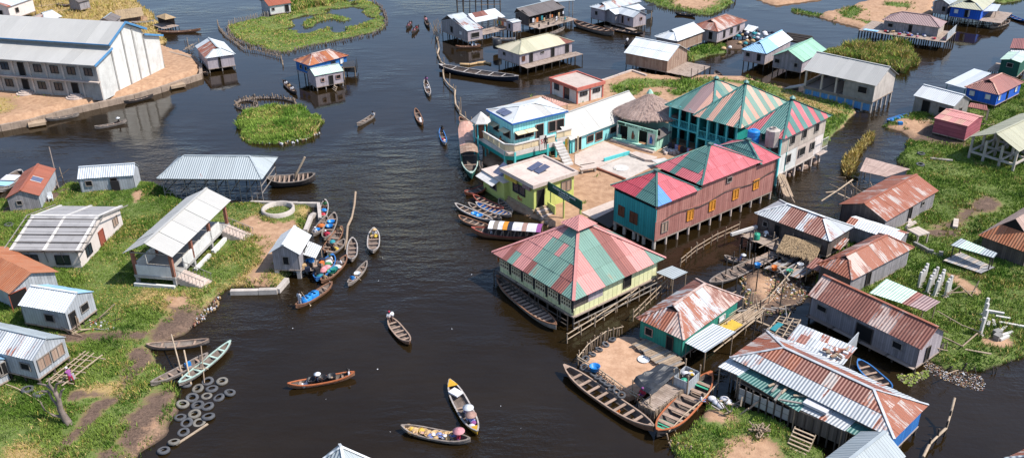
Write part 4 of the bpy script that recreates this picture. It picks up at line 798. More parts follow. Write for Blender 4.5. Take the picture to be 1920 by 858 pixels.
# ---- green front house
r=H('green_wood_house','green plank house with a rust and white hip roof beside the sand pen','house',*tt(22,948,662,1290,840,1706,510),2.7,.75,1.55,'BC',(.72,1),pat=lambda f,i,j,n,m:('rust_pale' if (f==3 or (f==2 and i>=n-2) or (f==0 and i>=n*.62) ) else ('rust_sheet' if f==1 and i<3 else 'galv_rusty')),wall='green_wood',op=[('AB',.22,1.75,.7,.7,'tan'),('AB',.72,1.55,.6,1.4,'door'),('BC',.7,1.8,.9,.4,'white')],cap='rust_pale')
canopy('tin_lean_to','pale tin lean to beside the green plank house','roof',[(1282,640),(1322,660),(1379,622),(1336,606)],(2.0,2.0,2.3,2.3),4,1,'galv',gz=-.8)
# ---- big house bottom right
r=H('big_rusty_house','largest rusty hip roofed stilt house at the lower right','house',(1370,668),(1677,823),(1737,757),2.9,.9,1.2,'AB',(1,1),ov=.3,hi=3.2,pat=lambda f,i,j,n,m:('rust_stripe' if f in(2,3) else ('galv_half' if j==0 else ('rust_sheet' if R.random()<.8 else 'rust_stripe'))),wall={'*':'dark_wood','BC':'blue_wood'},cap='galv_half',op=[('AB',.45,1.8,1.2,1.3,'door')],rl=1.6,cw=.8)
RB=r
T,c=canopy('white_porch_roof','white porch roof at the left end of the largest rusty house','roof',[t(23,1548,178),t(23,1700,245),t(23,1792,185),t(23,1655,102)],(2.3,2.3,2.6,2.6),3,1,'white_sheet')
T,c=canopy('teal_porch_roof','teal corrugated porch roof strewn with boards on the largest rusty house','roof',[t(23,1690,250),t(33,225,512),t(33,318,420),t(23,1790,188)],(2.25,2.25,2.55,2.55),9,1,'teal_sheet')
T,c=canopy('tin_porch_roof','tin porch roof with a mattress at the right of the teal porch','roof',[t(33,238,498),t(33,572,658),t(33,655,582),t(33,330,432)],(2.25,2.25,2.6,2.6),5,1,'galv_half')
T,c=canopy('teal_end_roof','small teal porch roof behind the grey foreground roof','roof',[t(33,580,655),t(33,860,790),t(33,900,712),t(33,658,585)],(2.2,2.2,2.5,2.5),4,1,'teal_sheet')
# planked porch front
Q0,Q1=gp(t(23,1690,420),.8),gp(t(33,560,790),.6); cc=Q0.copy(); cc.z=0
T=thing('porch_front','grey board front and dark porch wall below the teal porch roof','porch',cc)
d_=(Q1-Q0); d_.z=0
for i in range(14):
    p=d_*(i/14); q=d_*((i+1)/14); mt='board_grey' if i<7 else 'dark_wood'
    prism('board_panel',[Vector((p.x,p.y,.8)),Vector((q.x,q.y,.8)),Vector((q.x,q.y,1.9 if i<7 else 2.2)),Vector((p.x,p.y,1.9 if i<7 else 2.2))],.06,mt,T,None,[(0,0),(1,0),(1,1),(0,1)])
    pole('post',(p.x,p.y,-.5),(p.x,p.y,2.2),.07,'pole_dark',T)
r=H('grey_foreground_roof','plain grey roofed house cut off by the bottom edge','house',t(33,330,945),t(33,700,1130),t(33,1080,880),2.6,.6,1.1,'BC',(0,0),pat='grey_sheet',wall='grey_wood',gz=0,rl=5)
T,c=canopy('patched_back_roof','patched white and rust roof behind the largest rusty house','roof',[(1466,650),(1580,683),(1606,651),(1499,607)],(2.4,2.3,2.3,2.4),7,3,W_(('galv_half',5),('white_sheet',2),('rust_sheet',2)))
prism('wall',[Vector((p.x,p.y,z))-c for p,z in ((gp((1578,690),0),.6),(gp((1603,662),0),.6),(gp((1603,662),0),2.2),(gp((1578,690),0),2.2))],.08,'tin_wall',T,None,[(0,0),(3,0),(3,2),(0,2)])
# open stick frame
b0=gp((1470,630)); T=thing('stick_frame','open frame of bamboo poles with blue cloth beside the patched roof','frame',b0)
Pq=[gp(p,2.2)-b0 for p in tt(32,0,770,110,700,240,700,170,830)]
Pq=[gp(p,2.0)-b0 for p in ((1441,619),(1462,593),(1501,600),(1480,640))]
for i in range(7):
    f=i/6; beam('bamboo',Pq[0].lerp(Pq[1],f),Pq[3].lerp(Pq[2],f),.07,.07,'bamboo_pale',T); 
for i in range(4):
    f=i/3; beam('bamboo',Pq[0].lerp(Pq[3],f)+Vector((0,0,.08)),Pq[1].lerp(Pq[2],f)+Vector((0,0,.08)),.07,.07,'bamboo_pale',T)
for q in Pq: pole('post',(q.x,q.y,-.8),q,.06,'pole_dark',T)
o=box('blue_cloth',gp((1456,612),2.12),(1.5,.5,.06),'cloth_teal',rz=.8); tag(o,'blue cloth drying on the bamboo frame','cloth')
# ---- left bank houses
r=H('rust_roof_barn','broad orange rust roof on the left edge behind the tin shacks','barn',t(2,-420,330),t(2,70,492),t(2,487,357),2.6,.4,1.1,'AB',(0,0),ov=.3,pat='rust_orange',wall='tin_wall',gz=.2,cap=None,op=[('BC',.12,1.5,1.6,1.8,'reddoor')],rl=3)
r=H('tin_shack','tin shack with bright white roof and open shutters above the grass','shack',*tt(2,143,567,487,634,692,470),2.95,1.05,.95,'AB',(0,0),ov=.12,pat=lambda f,i,j,n,m:'white_bright' if f==0 else 'skyblue_sheet',wall='tin_wall',gz=.1,op=[('AB',.62,2.05,.9,.7,'win'),('BC',.18,1.85,.7,1.3,'door'),('BC',.62,2.1,.9,.7,'win')],cap='white_sheet',ps=1.6)
ladder('broken bamboo ladder below the tin shack doorway',t(2,600,790),.3,1.0,-1.2,r.rz,1.0,5)
r=H('blue_grey_tin_house','tin house with rust spotted white roof beside the dead tree','house',t(3,-330,8),t(3,245,137),t(3,503,-42),3.25,1.35,1.0,'AB',(0,0),ov=.12,pat=lambda f,i,j,n,m:('white_bright' if f==0 and R.random()<.8 else ('galv_half' if f==0 else 'grey_sheet')),wall='tin_wall',gz=.1,op=[('AB',.87,2.4,.9,.6,'win'),('BC',.27,2.45,1.2,1.0,'board'),('BC',.7,2.45,1.2,1.0,'board')],cap='grey_sheet',ps=1.6)
p0=r.c+Matrix.Rotation(r.rz,3,'Z')@Vector((r.a,-r.b+.6,0)); TT=thing('bamboo_landing','unfinished bamboo landing beside the rust spotted tin house','landing',p0,r.rz)
for i in range(6): y=.1+i*.75; beam('bamboo',(0,y,.95),(2.2+R.uniform(-.4,.6),y+.15,1.0+R.uniform(-.1,.1)),.07,.07,'bamboo_pale',TT)
for i in range(4): x=.4+i*.55; beam('bamboo',(x,-.3,1.04),(x+R.uniform(-.3,.3),4.3,1.06),.1 if i==3 else .06,.06,'bamboo_pale',TT); pole('post',(x,R.choice([.2,2,3.8]),.1),(x,.3*i,1.0),.05,'bamboo',TT)
r=H('edge_tin_house','corner of a tin house cut by the left edge near the bottom','house',t(3,-420,170),t(3,-160,230),t(3,72,145),2.8,.8,.7,'AB',(0,0),ov=.12,pat='skyblue_sheet',wall='tin_wall',gz=.2,op=[('BC',.55,2.0,1.0,.8,'win'),('BC',.85,2.,.6,1.1,'win')])
r=H('brown_gable_house','small board house with a brown gable roof at the left water edge','house',*tt(1,48,622,296,612,387,413),2.2,.45,.85,'BC',(0,0),ov=.18,pat='brownred',wall={'*':'grey_wood','BC':'tin_wall'},gz=-.3,op=[('AB',.35,1.5,.5,.45,'win')],cap='brownred',rl=4)
# skylight
box('skylight',(r.a*.42,-r.b*.05,2.2+.85*.60),(1.15,1.25,.07),'solar',r.T,rot=(0,math.atan2(.85,r.a),0))
for s in (-1,1): box('skylight_frame',(r.a*.42,-r.b*.05+s*.62,2.2+.85*.60+.02),(1.2,.09,.08),'white_paint',r.T,rot=(0,math.atan2(.85,r.a),0))
r=H('long_tin_house','long galvanised tin house on the left shore','house',t(1,577,488),t(1,1003,459),t(1,1043,388),2.3,.25,.95,'AB',(0,0),ov=.12,pat='galv',wall='tin_wall',gz=0,op=[('AB',.17,1.6,.7,.6,'win'),('AB',.63,1.4,.7,1.3,'door')],cap='galv',rl=3.4)
o=box('black_cloth',gp(t(1,868,540),1.0)+Vector((0,-.1,0)),(1.0,.12,1.5),'cloth_dark',rz=r.rz); tag(o,'black cloth hanging in the doorway of the long tin house','cloth')
# ---- open steel shed on stilts
r=H('open_steel_shed','open steel framed shed with a grey hip roof standing in the water','shed',(294,335),(491.5,336.5),(521.5,295),3.0,.9,1.55,'AB',(1,1),hi=2.3,ov=.4,pat='grey_sheet',wall=None,posts=False,floor=False,cap='grey_sheet',rl=4)
wa,wb=r.wa,r.wb
for i in range(10):
    x=-wa+2*wa*i/9
    for y in (-wb,wb): pole('post',(x,y,-1),(x,y,3.1),.06,'pole_grey' if y<0 else 'pole_dark',r.T)
    if i<9:
        x2=-wa+2*wa*(i+1)/9
        if i%2==0: beam('brace',(x,-wb,1.0),(x2,-wb,2.6),.05,.05,'pole_grey',r.T)
        pole('stake',((x+x2)/2,-wb,-1),((x+x2)/2,-wb,1.0),.04,'pole_grey',r.T)
for z in (1.0,1.9,2.7):
    beam('rail',(-wa,-wb,z),(wa,-wb,z),.06,.06,'pole_grey',r.T)
    for x in (-wa,wa): beam('rail',(x,-wb,z),(x,wb,z),.08,.08,'pole_grey',r.T)
for i in range(7): x=-wa+2*wa*i/6; beam('joist',(x,-wb,.95),(x,wb,.95),.08,.08,'pole_dark',r.T); beam('truss',(x,-wb,2.95),(x,wb,2.95),.07,.07,'pole_grey',r.T)
# ---- unfinished white house
r=H('unfinished_white_house','white plastered house with bare ceiling boards instead of roof sheets','house',(17,469),(148,472.5),(228,387),2.6,.2,1.35,'AB',(0,0),ov=.35,pat='board_grey',wall='offwhite_wall',posts=False,gz=0,op=[('AB',.25,1.5,1.4,1.0,'glass'),('AB',.74,1.5,1.4,1.0,'glass'),('BC',.2,1.6,1.1,1.0,'glass'),('BC',.5,1.35,1.0,1.9,'rustdoor'),('BC',.84,1.7,1.0,.9,'board')],cap=None,cw=3.0,rl=.75)
a,b=r.a,r.b
sl_=1.35/b
for i in range(5):
    y=-b-.0+(b)*i/4.5; z=2.6+(y+b)*sl_+.14; beam('purlin',(-a-.5,y,z),(a+.5,y,z),.07,.07,'pole_dark',r.T)
for x in (-a-.45,a+.45):
    beam('steel_edge',(x,-b-.1,2.72),(x,0,2.72+1.35),.08,.08,'pole_grey',r.T); beam('steel_edge',(x,b+.1,2.72),(x,0,2.72+1.35),.08,.08,'pole_grey',r.T)
for x in (-a+.25,0,a-.25): beam('white_rib',(x,-b,2.69),(x,-.0,2.69+1.32),.28,.12,'white_paint',r.T); beam('white_rib',(x,b,2.69),(x,0,2.69+1.32),.28,.12,'white_paint',r.T)
beam('ridge_beam',(-a,0,2.72+1.33),(a,0,2.72+1.33),.3,.12,'white_paint',r.T); beam('fascia',(-a-.5,-b-.1,2.66),(a+.5,-b-.1,2.66),.08,.08,'pole_dark',r.T)
for i in range(5): x=-a+.3+(2*a-.6)*i/4; beam('prop',(x,-b+.1,2.55),(x,-b+.33,1.2),.05,.05,'pole_grey',r.T)
# ---- raised concrete shelter with two stairs
GAP[0]=.035
r=H('raised_shelter','raised concrete shelter with a white fibre roof and two flights of stairs','shelter',(230,474),(323,482.5),(431.5,375),4.2,1.55,1.3,'BC',(0,0),ov=.5,pat='fibre',wall=None,posts=False,floor=False,cap='fibre',cw=2.4,rl=2.0)
GAP[0]=-.03
wa,wb=r.wa,r.wb; T=r.T
box('floor_slab',(0,0,1.5),(2*wa+.1,2*wb+.1,.25),'plaster_grey',T)
for i in range(4):
    y=-wb+.15+(2*wb-.3)*i/3
    for x in (-wa+.15,wa-.15):
        box('pillar',(x,y,2.9),(.3,.3,2.6),'terracotta',T); box('stilt',(x,y,.6),(.3,.3,1.6),'plaster_grey',T)
def para(p,q,z0=1.3,z1=2.75): prism('parapet',[Vector((*p,z0)),Vector((*q,z0)),Vector((*q,z1)),Vector((*p,z1))],.12,'plaster',T)
para((-wa,-wb),(wa,-wb)); para((wa,-wb+2.0),(wa,wb-2.0)); para((-wa,wb),(-wa,-wb)); 
for i in range(6): beam('rafter',(-wa-.4,-wb+2*wb*i/5,4.2),(0,-wb+2*wb*i/5,5.42),.1,.1,'pole_grey',T); beam('rafter',(wa+.4,-wb+2*wb*i/5,4.2),(0,-wb+2*wb*i/5,5.42),.1,.1,'pole_grey',T)
beam('tie',(-wa,-wb,4.15),(wa,-wb,4.15),.1,.1,'pole_grey',T)
for y in (-wb+1.0,wb-1.0):
    for i in range(9):
        f=i/9; box('step',(wa+.15+i*.32,y,1.5-f*1.15-.35),(.34,1.7,.75),'concrete_pale',T)
    for s in (-.8,.8):
        beam('handrail',(wa+.1,y+s,2.4),(wa+2.9,y+s,1.3),.05,.05,'pole_grey',T)
        for i in range(8): pole('baluster',(wa+.2+i*.37,y+s,1.5-i*.14-.1),(wa+.2+i*.37,y+s,2.36-i*.145),.02,'pole_grey',T)
for x,y,sx,sy in ((0,-wb-.35,2*wa,.3),(wa+.35,-1.2,.35,3.2),(wa+.35,2.6,.35,3.0)): box('ground_wall',(x,y,.6),(sx,sy,.55),'plaster',T)
# ---- kiosk over the landing
r=H('landing_kiosk','grey board kiosk with pale gable roof on concrete stumps at the landing','kiosk',(502.5,476),(562.5,477.5),(585,441),2.95,1.05,1.05,'BC',(0,0),ov=.3,pat='white_sheet',wall='grey_wood',posts=False,op=[('AB',.5,2.1,.55,.85,'win'),('BC',.6,1.9,.9,1.2,'door')],cap='white_sheet',rl=4)
for x in (-1,1):
    for y in (-1,1): box('stump',(x*(r.wa-.2),y*(r.wb-.2),.2),(.42,.42,1.6),'concrete',r.T)
canopy('market_awning','pale tin awning over the goods stall beside the landing kiosk','awning',[t(12,342,190),t(12,447,222),t(12,492,135),t(12,397,95)],(2.1,2.0,2.3,2.4),3,1,'white_sheet',gz=-.5)
slb=rect(t(12,335,300),t(12,430,320),t(12,470,240),.8); slb.T=thing('stall_deck','plank stall deck heaped with goods beside the landing kiosk','stall',(slb.c.x,slb.c.y,0),slb.rz); deck(slb,-slb.a,slb.a,-slb.b,slb.b,.8)
for i in range(14):
    p=slb.c+Vector((R.uniform(-1.2,1.2),R.uniform(-1.4,1.2),.98)); o=box('stall_bundle',p,(R.uniform(.3,.6),R.uniform(.3,.6),R.uniform(.3,.5)),['cloth_navy','cloth_orange','plastic_blue','cloth_dark','straw','cloth_dark','brown_wood'][i%7],rz=R.uniform(0,3)); tag(o,'bundle of goods on the stall deck under the market awning','bundle','goods on the stall deck')
# ================================================================ LANDMARKS
# ---- long concrete hall
r=rect((-150,162.5),(193,185.2),(320,127.5),.9); T=thing('concrete_hall','long two storey concrete hall with white roof and blue trim','hall',(r.c.x,r.c.y,.85),r.rz)
a,b=r.a,r.b; z1,z2,z3,z4=5.6,6.9,7.8,9.9; yi=b*.5; LOG.append(('hall',2*a,2*b,r.dev))
# gable wall (BC) in five bays, front wall in bays, other walls
def gz_(y):
    y=abs(y); return z4-(z4-z3)*(y/yi) if y<=yi else z2-(z2-z1)*((y-yi)/(b-yi))
ys=[-b,-b*.5,-b*.12,b*.2,b*.5,b]
for y0,y1 in zip(ys,ys[1:]):
    top=[y1,y0]; pts=[(a,y0,-.3),(a,y1,-.3)]
    e=1e-3; tl=[(a,y1-e if y1>0 else y1-e,gz_(y1-e))]
    if y0<0<y1: tl.append((a,0,z4))
    tl.append((a,y0+e,gz_(y0+e))); pts+=[(q[0],q[1],q[2]-.1) for q in tl]
    prism('wall',pts,.2,'plaster',T,Vector((1,0,0)))
for y in ys[1:-1]: box('pilaster',(a+.03,y,(gz_(y-.05 if y>0 else y+.05))/2-.3),(.16,.3,gz_(y)-.5),'plaster_grey',T)
NB=11
for i in range(NB):
    x0=-a+2*a*i/NB; x1=-a+2*a*(i+1)/NB
    for zz,zt_ in ((-.3,2.75),(2.75,z1-.12)): prism('wall',[(x0,-b,zz),(x1,-b,zz),(x1,-b,zt_),(x0,-b,zt_)],.2,'plaster_grey',T,Vector((0,-1,0)))  # front wall greyer than the gable plaster: its shade put into the colour
    box('pilaster',(x1,-b-.02,2.6),(.28,.24,5.6),'concrete',T)
    xm=(x0+x1)/2; tp=(xm+a)/(2*a); j=NB-1-i
    if j==1 or j==4: opening(T,'AB',a,b,tp,1.15,1.05,2.2,'door'); 
    elif j!=0: opening(T,'AB',a,b,tp,1.5,1.3,1.1,'glass')
    if j==4: opening(T,'AB',a,b,tp,3.9,1.0,2.1,'door')
    else: opening(T,'AB',a,b,tp,4.25,1.3,1.1,'glass')
    if j in(1,4):
        for s in range(3): lathe('door_step',[(0,0),(1.5-.35*s,0),(1.5-.35*s,.22),(0,.22)],'concrete_pale',T,16,(xm,-b-.3,.0+.2*s),False)
box('ledge',(0,-b-.35,2.78),(2*a+.6,.7,.18),'concrete_pale',T)
prism('wall',[(-a,b,-.3),(a,b,-.3),(a,b,z1-.1),(-a,b,z1-.1)],.2,'plaster',T,Vector((0,1,0)))
for s in (-1,1): prism('clerestory',[(-a,s*yi,z2-.6),(a-.2,s*yi,z2-.6),(a-.2,s*yi,z3+.1),(-a,s*yi,z3+.1)],.15,'plaster_grey',T,Vector((0,s,0)))
hp=lambda *q:'fibre'
for s in (-1,1):
    P=[(-a-.4,s*(b+.6),z1-.1),(a+.4,s*(b+.6),z1-.1),(a+.4,s*yi,z2+.05),(-a-.4,s*yi,z2+.05)]
    tile_facet(T,P,hp,0,2.2,3.6)
    P=[(-a-.4,s*(yi+.7),z3-.18),(a+.5,s*(yi+.7),z3-.18),(a+.5,0,z4+.05),(-a-.4,0,z4+.05)]
    tile_facet(T,P,hp,0,2.2,6)
    beam('barge_board',(a+.52,s*(yi+.75),z3-.2),(a+.52,0,z4+.05),.1,.34,'steel_blue',T); beam('barge_board',(a+.42,s*(b+.65),z1-.15),(a+.42,s*yi,z2),.1,.32,'steel_blue',T)
    beam('gutter',(-a-.4,s*(yi+.75),z3-.22),(a+.5,s*(yi+.75),z3-.22),.12,.16,'steel_blue',T); beam('gutter',(-a-.4,s*(b+.66),z1-.14),(a+.4,s*(b+.66),z1-.14),.12,.18,'plaster_grey',T)
for i in range(3): box('solar_panel',(a-5.2+i*1.15,-b+2.0,z1+.62),(.85,2.2,.06),'solar',T,rot=(math.atan2(z2-z1,b-yi),0,0))
# ---- pavilion
A,B,C=(936,467.7),(1075.5,564.5),(1235,477.5)
def pav(f,i,j,n,m):
    q=i/n
    if f==0:   # left front face
        if q<.08: return 'pink_sheet'
        if q<.19: return 'brown_sheet' if j<2 else 'pink_sheet'
        if q<.25: return 'teal_grey' if j<1 else 'pink_sheet'
        if q<.34: return 'pink_sheet'
        if q<.44: return 'brown_sheet' if j<1 else ('pink_sheet' if j>2 else 'teal_grey')
        if .72<q<.84 and j<2: return 'brown_sheet'
        if .5<q<.6 and j==m-2: return 'pink_sheet'
        return 'teal_grey'
    if f==3:   # right front face
        if q<.13: return 'teal_grey' if j==0 else 'pink_sheet'
        if q<.33: return 'pink_sheet'
        if q<.47: return 'teal_grey'
        if q<.64: return 'brown_sheet'
        if q<.82: return 'pink_sheet' if j<3 else 'teal_grey'
        return 'teal_grey' if j==0 else 'pink_sheet'
    return R.choice(['pink_sheet','pink_sheet','brown_sheet','teal_grey'])
r=rect(A,B,C,3.3); LOG.append(('pavilion',2*r.a,2*r.b,r.dev)); T=r.T=thing('striped_pavilion','square water pavilion with a pink green and brown patchwork pyramid roof','pavilion',(r.c.x,r.c.y,0),r.rz)
a,b=r.a,r.b; ze,rh=3.3,3.75
roof(T,a,b,ze,rh*.86,'AB',(1,1),a*.86,pav,.8,1.7,'pink_sheet') if 0 else None
tk=.86
for P,fc in (([(-a,-b,ze),(a,-b,ze),(a*(1-tk),-b*(1-tk),ze+rh*tk),(-a*(1-tk),-b*(1-tk),ze+rh*tk)],0),([(a,-b,ze),(a,b,ze),(a*(1-tk),b*(1-tk),ze+rh*tk),(a*(1-tk),-b*(1-tk),ze+rh*tk)],3),([(a,b,ze),(-a,b,ze),(-a*(1-tk),b*(1-tk),ze+rh*tk),(a*(1-tk),b*(1-tk),ze+rh*tk)],1),([(-a,b,ze),(-a,-b,ze),(-a*(1-tk),-b*(1-tk),ze+rh*tk),(-a*(1-tk),b*(1-tk),ze+rh*tk)],2)): tile_facet(T,P,pav,fc,.8,1.75)
for sx,sy in ((-1,-1),(1,-1),(1,1),(-1,1)): beam('hip_cap',(sx*a,sy*b,ze+.06),(sx*a*(1-tk),sy*b*(1-tk),ze+rh*tk+.08),.3,.06,'pink_sheet',T)
cz=ze+rh*tk+.35; ca_,cb_=a*.21,b*.21
box('lantern',(0,0,cz-.25),(ca_*1.3,cb_*1.3,.5),'void',T)
for P in (([(-ca_,-cb_,cz),(ca_,-cb_,cz),(0,0,cz+.75)]),([(ca_,-cb_,cz),(ca_,cb_,cz),(0,0,cz+.75)]),([(ca_,cb_,cz),(-ca_,cb_,cz),(0,0,cz+.75)]),([(-ca_,cb_,cz),(-ca_,-cb_,cz),(0,0,cz+.75)])): tile_facet(T,P,lambda *q:'pink_sheet',0,1.5,3,name='cap_sheet')
wa,wb=a-.55,b-.55; zf=1.25; zt=ze+.2
# front-left wall: lattice windows between dark openings
nb=6
for i in range(nb):
    x0=-wa+2*wa*i/nb; x1=-wa+2*wa*(i+1)/nb; w_=x1-x0
    prism('wall',[(x0,-wb,zf),(x1,-wb,zf),(x1,-wb,zf+.55),(x0,-wb,zf+.55)],.1,'cream_wood',T,Vector((0,-1,0)),[(x0,0),(x1,0),(x1,.5),(x0,.5)])
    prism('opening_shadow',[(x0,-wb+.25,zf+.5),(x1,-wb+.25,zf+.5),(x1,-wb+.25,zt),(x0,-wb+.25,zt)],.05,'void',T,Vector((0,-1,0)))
    for kx in range(5): xx=x0+.1+kx*(w_*.72)/4; box('lattice_bar',(xx,-wb,zf+1.0),(.09,.08,.9),'cream_paint',T)
    for kz in range(3): box('lattice_bar',(x0+.1+w_*.36,-wb-.01,zf+.62+kz*.4),(w_*.75,.08,.09),'cream_paint',T)
    box('dark_post',(x1-.1,-wb-.03,zf+.9),(.16,.14,1.1),'plastic_black',T)
prism('eave_board',[(-wa,-wb-.25,zt-.62),(wa,-wb-.25,zt-.62),(wa,-wb-.25,zt-.12),(-wa,-wb-.25,zt-.12)],.06,'dark_wood',T,Vector((0,-1,0)),[(0,0),(12,0),(12,.5),(0,.5)])
mats=['dark_wood','mauve_wood','cream_wood','cream_wood','cream_wood','cream_wood']
for i in range(6):
    y0=-wb+2*wb*i/6; y1=-wb+2*wb*(i+1)/6
    prism('wall',[(wa,y0,zf),(wa,y1,zf),(wa,y1,zf+.75),(wa,y0,zf+.75)],.1,'cream_wood',T,Vector((1,0,0)),[(y0,0),(y1,0),(y1,.75),(y0,.75)])
    prism('wall',[(wa,y0,zf+.75),(wa,y1,zf+.75),(wa,y1,zt),(wa,y0,zt)],.1,mats[i],T,Vector((1,0,0)),[(y0,0),(y1,0),(y1,1.3),(y0,1.3)])
opening(T,'BC',wa,wb,.62,zf+1.1,.9,1.2,'door')
prism('wall',[(wa,wb,zf),(-wa,wb,zf),(-wa,wb,zt),(wa,wb,zt)],.1,'cream_wood',T,Vector((0,1,0)),[(0,0),(12,0),(12,2),(0,2)]); prism('wall',[(-wa,wb,zf),(-wa,-wb,zf),(-wa,-wb,zt),(-wa,wb,zt)],.1,'white_paint',T,Vector((-1,0,0)))
box('floor',(0,0,zf-.08),(2*wa+.3,2*wb+.3,.14),'deck_wood',T)
for i in range(7):
    for j in range(7):
        if 0<i<6 and 0<j<6 and (i+j)%2: continue
        pole('post',(-wa+2*wa*i/6,-wb+2*wb*j/6,-1),(-wa+2*wa*i/6,-wb+2*wb*j/6,zf-.1),.1,'pole_dark',T)
for z in (.5,.95,1.6): beam('outer_rail',(-wa,-wb-.75,z),(wa,-wb-.75,z),.08,.08,'pole_dark',T)
for i in range(9): x=-wa+2*wa*i/8; pole('outer_post',(x,-wb-.75,-1),(x,-wb-.75,1.65),.06,'pole_dark',T)
for z in (.45,1.0): beam('outer_rail',(wa+.7,-wb-.6,z),(wa+.75,wb,z+.15),.08,.07,'pole_grey',T)
for i in range(8): y=-wb+2*wb*i/7; pole('outer_post',(wa+.7,y,-1),(wa+.7,y,1.05),.07,'bamboo',T)
o=box('banner',gp((937,478),2.0),(.08,.7,1.3),'cloth_orange',rz=r.rz+.3); tag(o,'orange flag cloth at the left corner of the patchwork pavilion','flag')
o=box('white_banner',gp((944,490),1.7),(1.0,.05,1.0),'cloth_white',rz=r.rz); tag(o,'white banner with blue marks at the left corner of the patchwork pavilion','banner')
# ---- pink brown building with three roofs
A,B,C=(1148.6,345.7),(1232.5,387.8),(1459.5,294.3); r=rect(A,B,C,5.3); LOG.append(('pinkb',2*r.a,2*r.b,r.dev)); T=r.T=thing('pink_board_building','long pink brown board building on white stilts with three red and green roofs','building',(r.c.x,r.c.y,0),r.rz)
a,b=r.a,r.b; L=2*b; segs=[(-b-.05,-b+L*.335,5.3,1.9),(-b+L*.33,-b+L*.835,5.75,2.3),(-b+L*.83,b+.05,5.35,1.5)]
def p1(f,i,j,n,m):
    q=i/n
    if f==2: return 'red_sheet' if q<.48 else ('teal_dark' if q<.9 else 'blue_sheet')
    if f==3: return 'teal_dark' if j<m-1 else 'red_sheet'
    if f==0: return ('blue_sheet' if q<.28 else ('pink_deep' if q<.88 else 'teal_dark'))
    return 'teal_dark' if q<.5 else 'red_sheet'
def p2(f,i,j,n,m):
    q=i/n
    if f==2: return ('pink_deep' if q<.25 else('teal_dark' if (q<.35 or (j>=1 and .35<q<.75)) else ('teal_sheet' if q>.88 else 'pink_deep')))
    if f==0: return 'pink_deep' if not(f==0 and j==m-1 and q<.3) else 'pink_sheet'
    if f==3: return 'blue_sheet' if i%5==2 else 'pink_deep'
    return R.choice(['teal_dark','red_sheet'])
def p3(f,i,j,n,m):
    q=i/n
    if f==2: return 'teal_sheet' if q<.7 else 'green_sheet'
    if f==0: return 'teal_dark' if .2<q<.38 else 'pink_deep'
    return 'pink_deep'
for (y0,y1,ze,rh),pt in zip(segs,(p1,p2,p3)):
    ym=(y0+y1)/2; hb=(y1-y0)/2; ro=bpy.data.objects.new('roof',None); ro.location=(0,ym,0); link(ro,T)
    tk=1.0
    for P,fc in (([(-a,-hb,ze),(a,-hb,ze),(0,0,ze+rh)],2),([(a,-hb,ze),(a,hb,ze),(0,0,ze+rh)],0),([(a,hb,ze),(-a,hb,ze),(0,0,ze+rh)],3),([(-a,hb,ze),(-a,-hb,ze),(0,0,ze+rh)],1)): tile_facet(ro,P,pt,fc,.75,1.5)
    for sx,sy in ((-1,-1),(1,-1),(1,1),(-1,1)): beam('hip_cap',(sx*a,sy*hb,ze+.05),(0,0,ze+rh+.05),.22,.05,'teal_dark' if sy>0 else ('teal_grey' if sx<0 else 'teal_dark'),ro)
    box('finial',(0,0,ze+rh+.08),(.5,.5,.22),'teal_dark',ro)
wa,wb=a-.35,b-.3; zf=1.05
nb=11
for i in range(nb):
    y0=-wb+2*wb*i/nb; y1=-wb+2*wb*(i+1)/nb-.03; zm=3.25
    zt=5.4 if (y0+y1)/2>segs[1][0]-0 and (y0+y1)/2<segs[1][1] else 5.2
    if zt>5.3: zt=5.75
    prism('wall',[(wa,y0,zf),(wa,y1,zf),(wa,y1,zm),(wa,y0,zm)],.1,'pinkbrown_wood',T,Vector((1,0,0)),[(y0,0),(y1,0),(y1,2.2),(y0,2.2)])
    prism('wall',[(wa-.05,y0,zm),(wa-.05,y1,zm),(wa-.05,y1,zt),(wa-.05,y0,zt)],.1,'pinkbrown_wood',T,Vector((1,0,0)),[(y0+.3,0),(y1+.3,0),(y1+.3,2.2),(y0+.3,2.2)])
for tq,z in ((.07,2.3),(.27,2.45),(.45,2.5),(.65,2.7),(.83,2.9)): opening(T,'BC',wa,wb,tq,z,.9,1.1,'shut' if tq>.1 else 'board')
opening(T,'BC',wa,wb,.58,4.9,.7,.5,'win')
for i in range(4):
    x0=-wa+2*wa*i/4; x1=-wa+2*wa*(i+1)/4-.02
    prism('wall',[(x0,-wb,zf),(x1,-wb,zf),(x1,-wb,4.75),(x0,-wb,4.75)],.1,'teal_wood',T,Vector((0,-1,0)),[(x0,0),(x1,0),(x1,4),(x0,4)])
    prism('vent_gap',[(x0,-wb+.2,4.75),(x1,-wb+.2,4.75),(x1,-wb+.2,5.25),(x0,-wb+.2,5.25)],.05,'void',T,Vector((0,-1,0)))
opening(T,'AB',wa,wb,.2,2.7,.8,1.1,'brown'); opening(T,'AB',wa,wb,.5,2.6,1.0,1.2,'brown')
prism('wall',[(-wa,wb,0),(-wa,-wb,0),(-wa,-wb,5.2),(-wa,wb,5.2)],.1,'pinkbrown_wood',T,Vector((-1,0,0)),[(0,0),(25,0),(25,5),(0,5)]); prism('wall',[(wa,wb,zf),(-wa,wb,zf),(-wa,wb,5.2),(wa,wb,5.2)],.1,'pinkbrown_wood',T,Vector((0,1,0)),[(0,0),(9,0),(9,4),(0,4)])
box('floor',(0,0,zf-.1),(2*wa-.02,2*wb-.02,.16),'deck_wood',T)
for i in range(12):
    y=-wb+.15+(2*wb-.3)*i/11; pole('stilt',(wa-.15,y,-1),(wa-.15,y,zf-.15),.14,'concrete_pale',T); pole('stilt',(wa*.2,y,-1),(wa*.2,y,zf-.15),.14,'concrete',T)
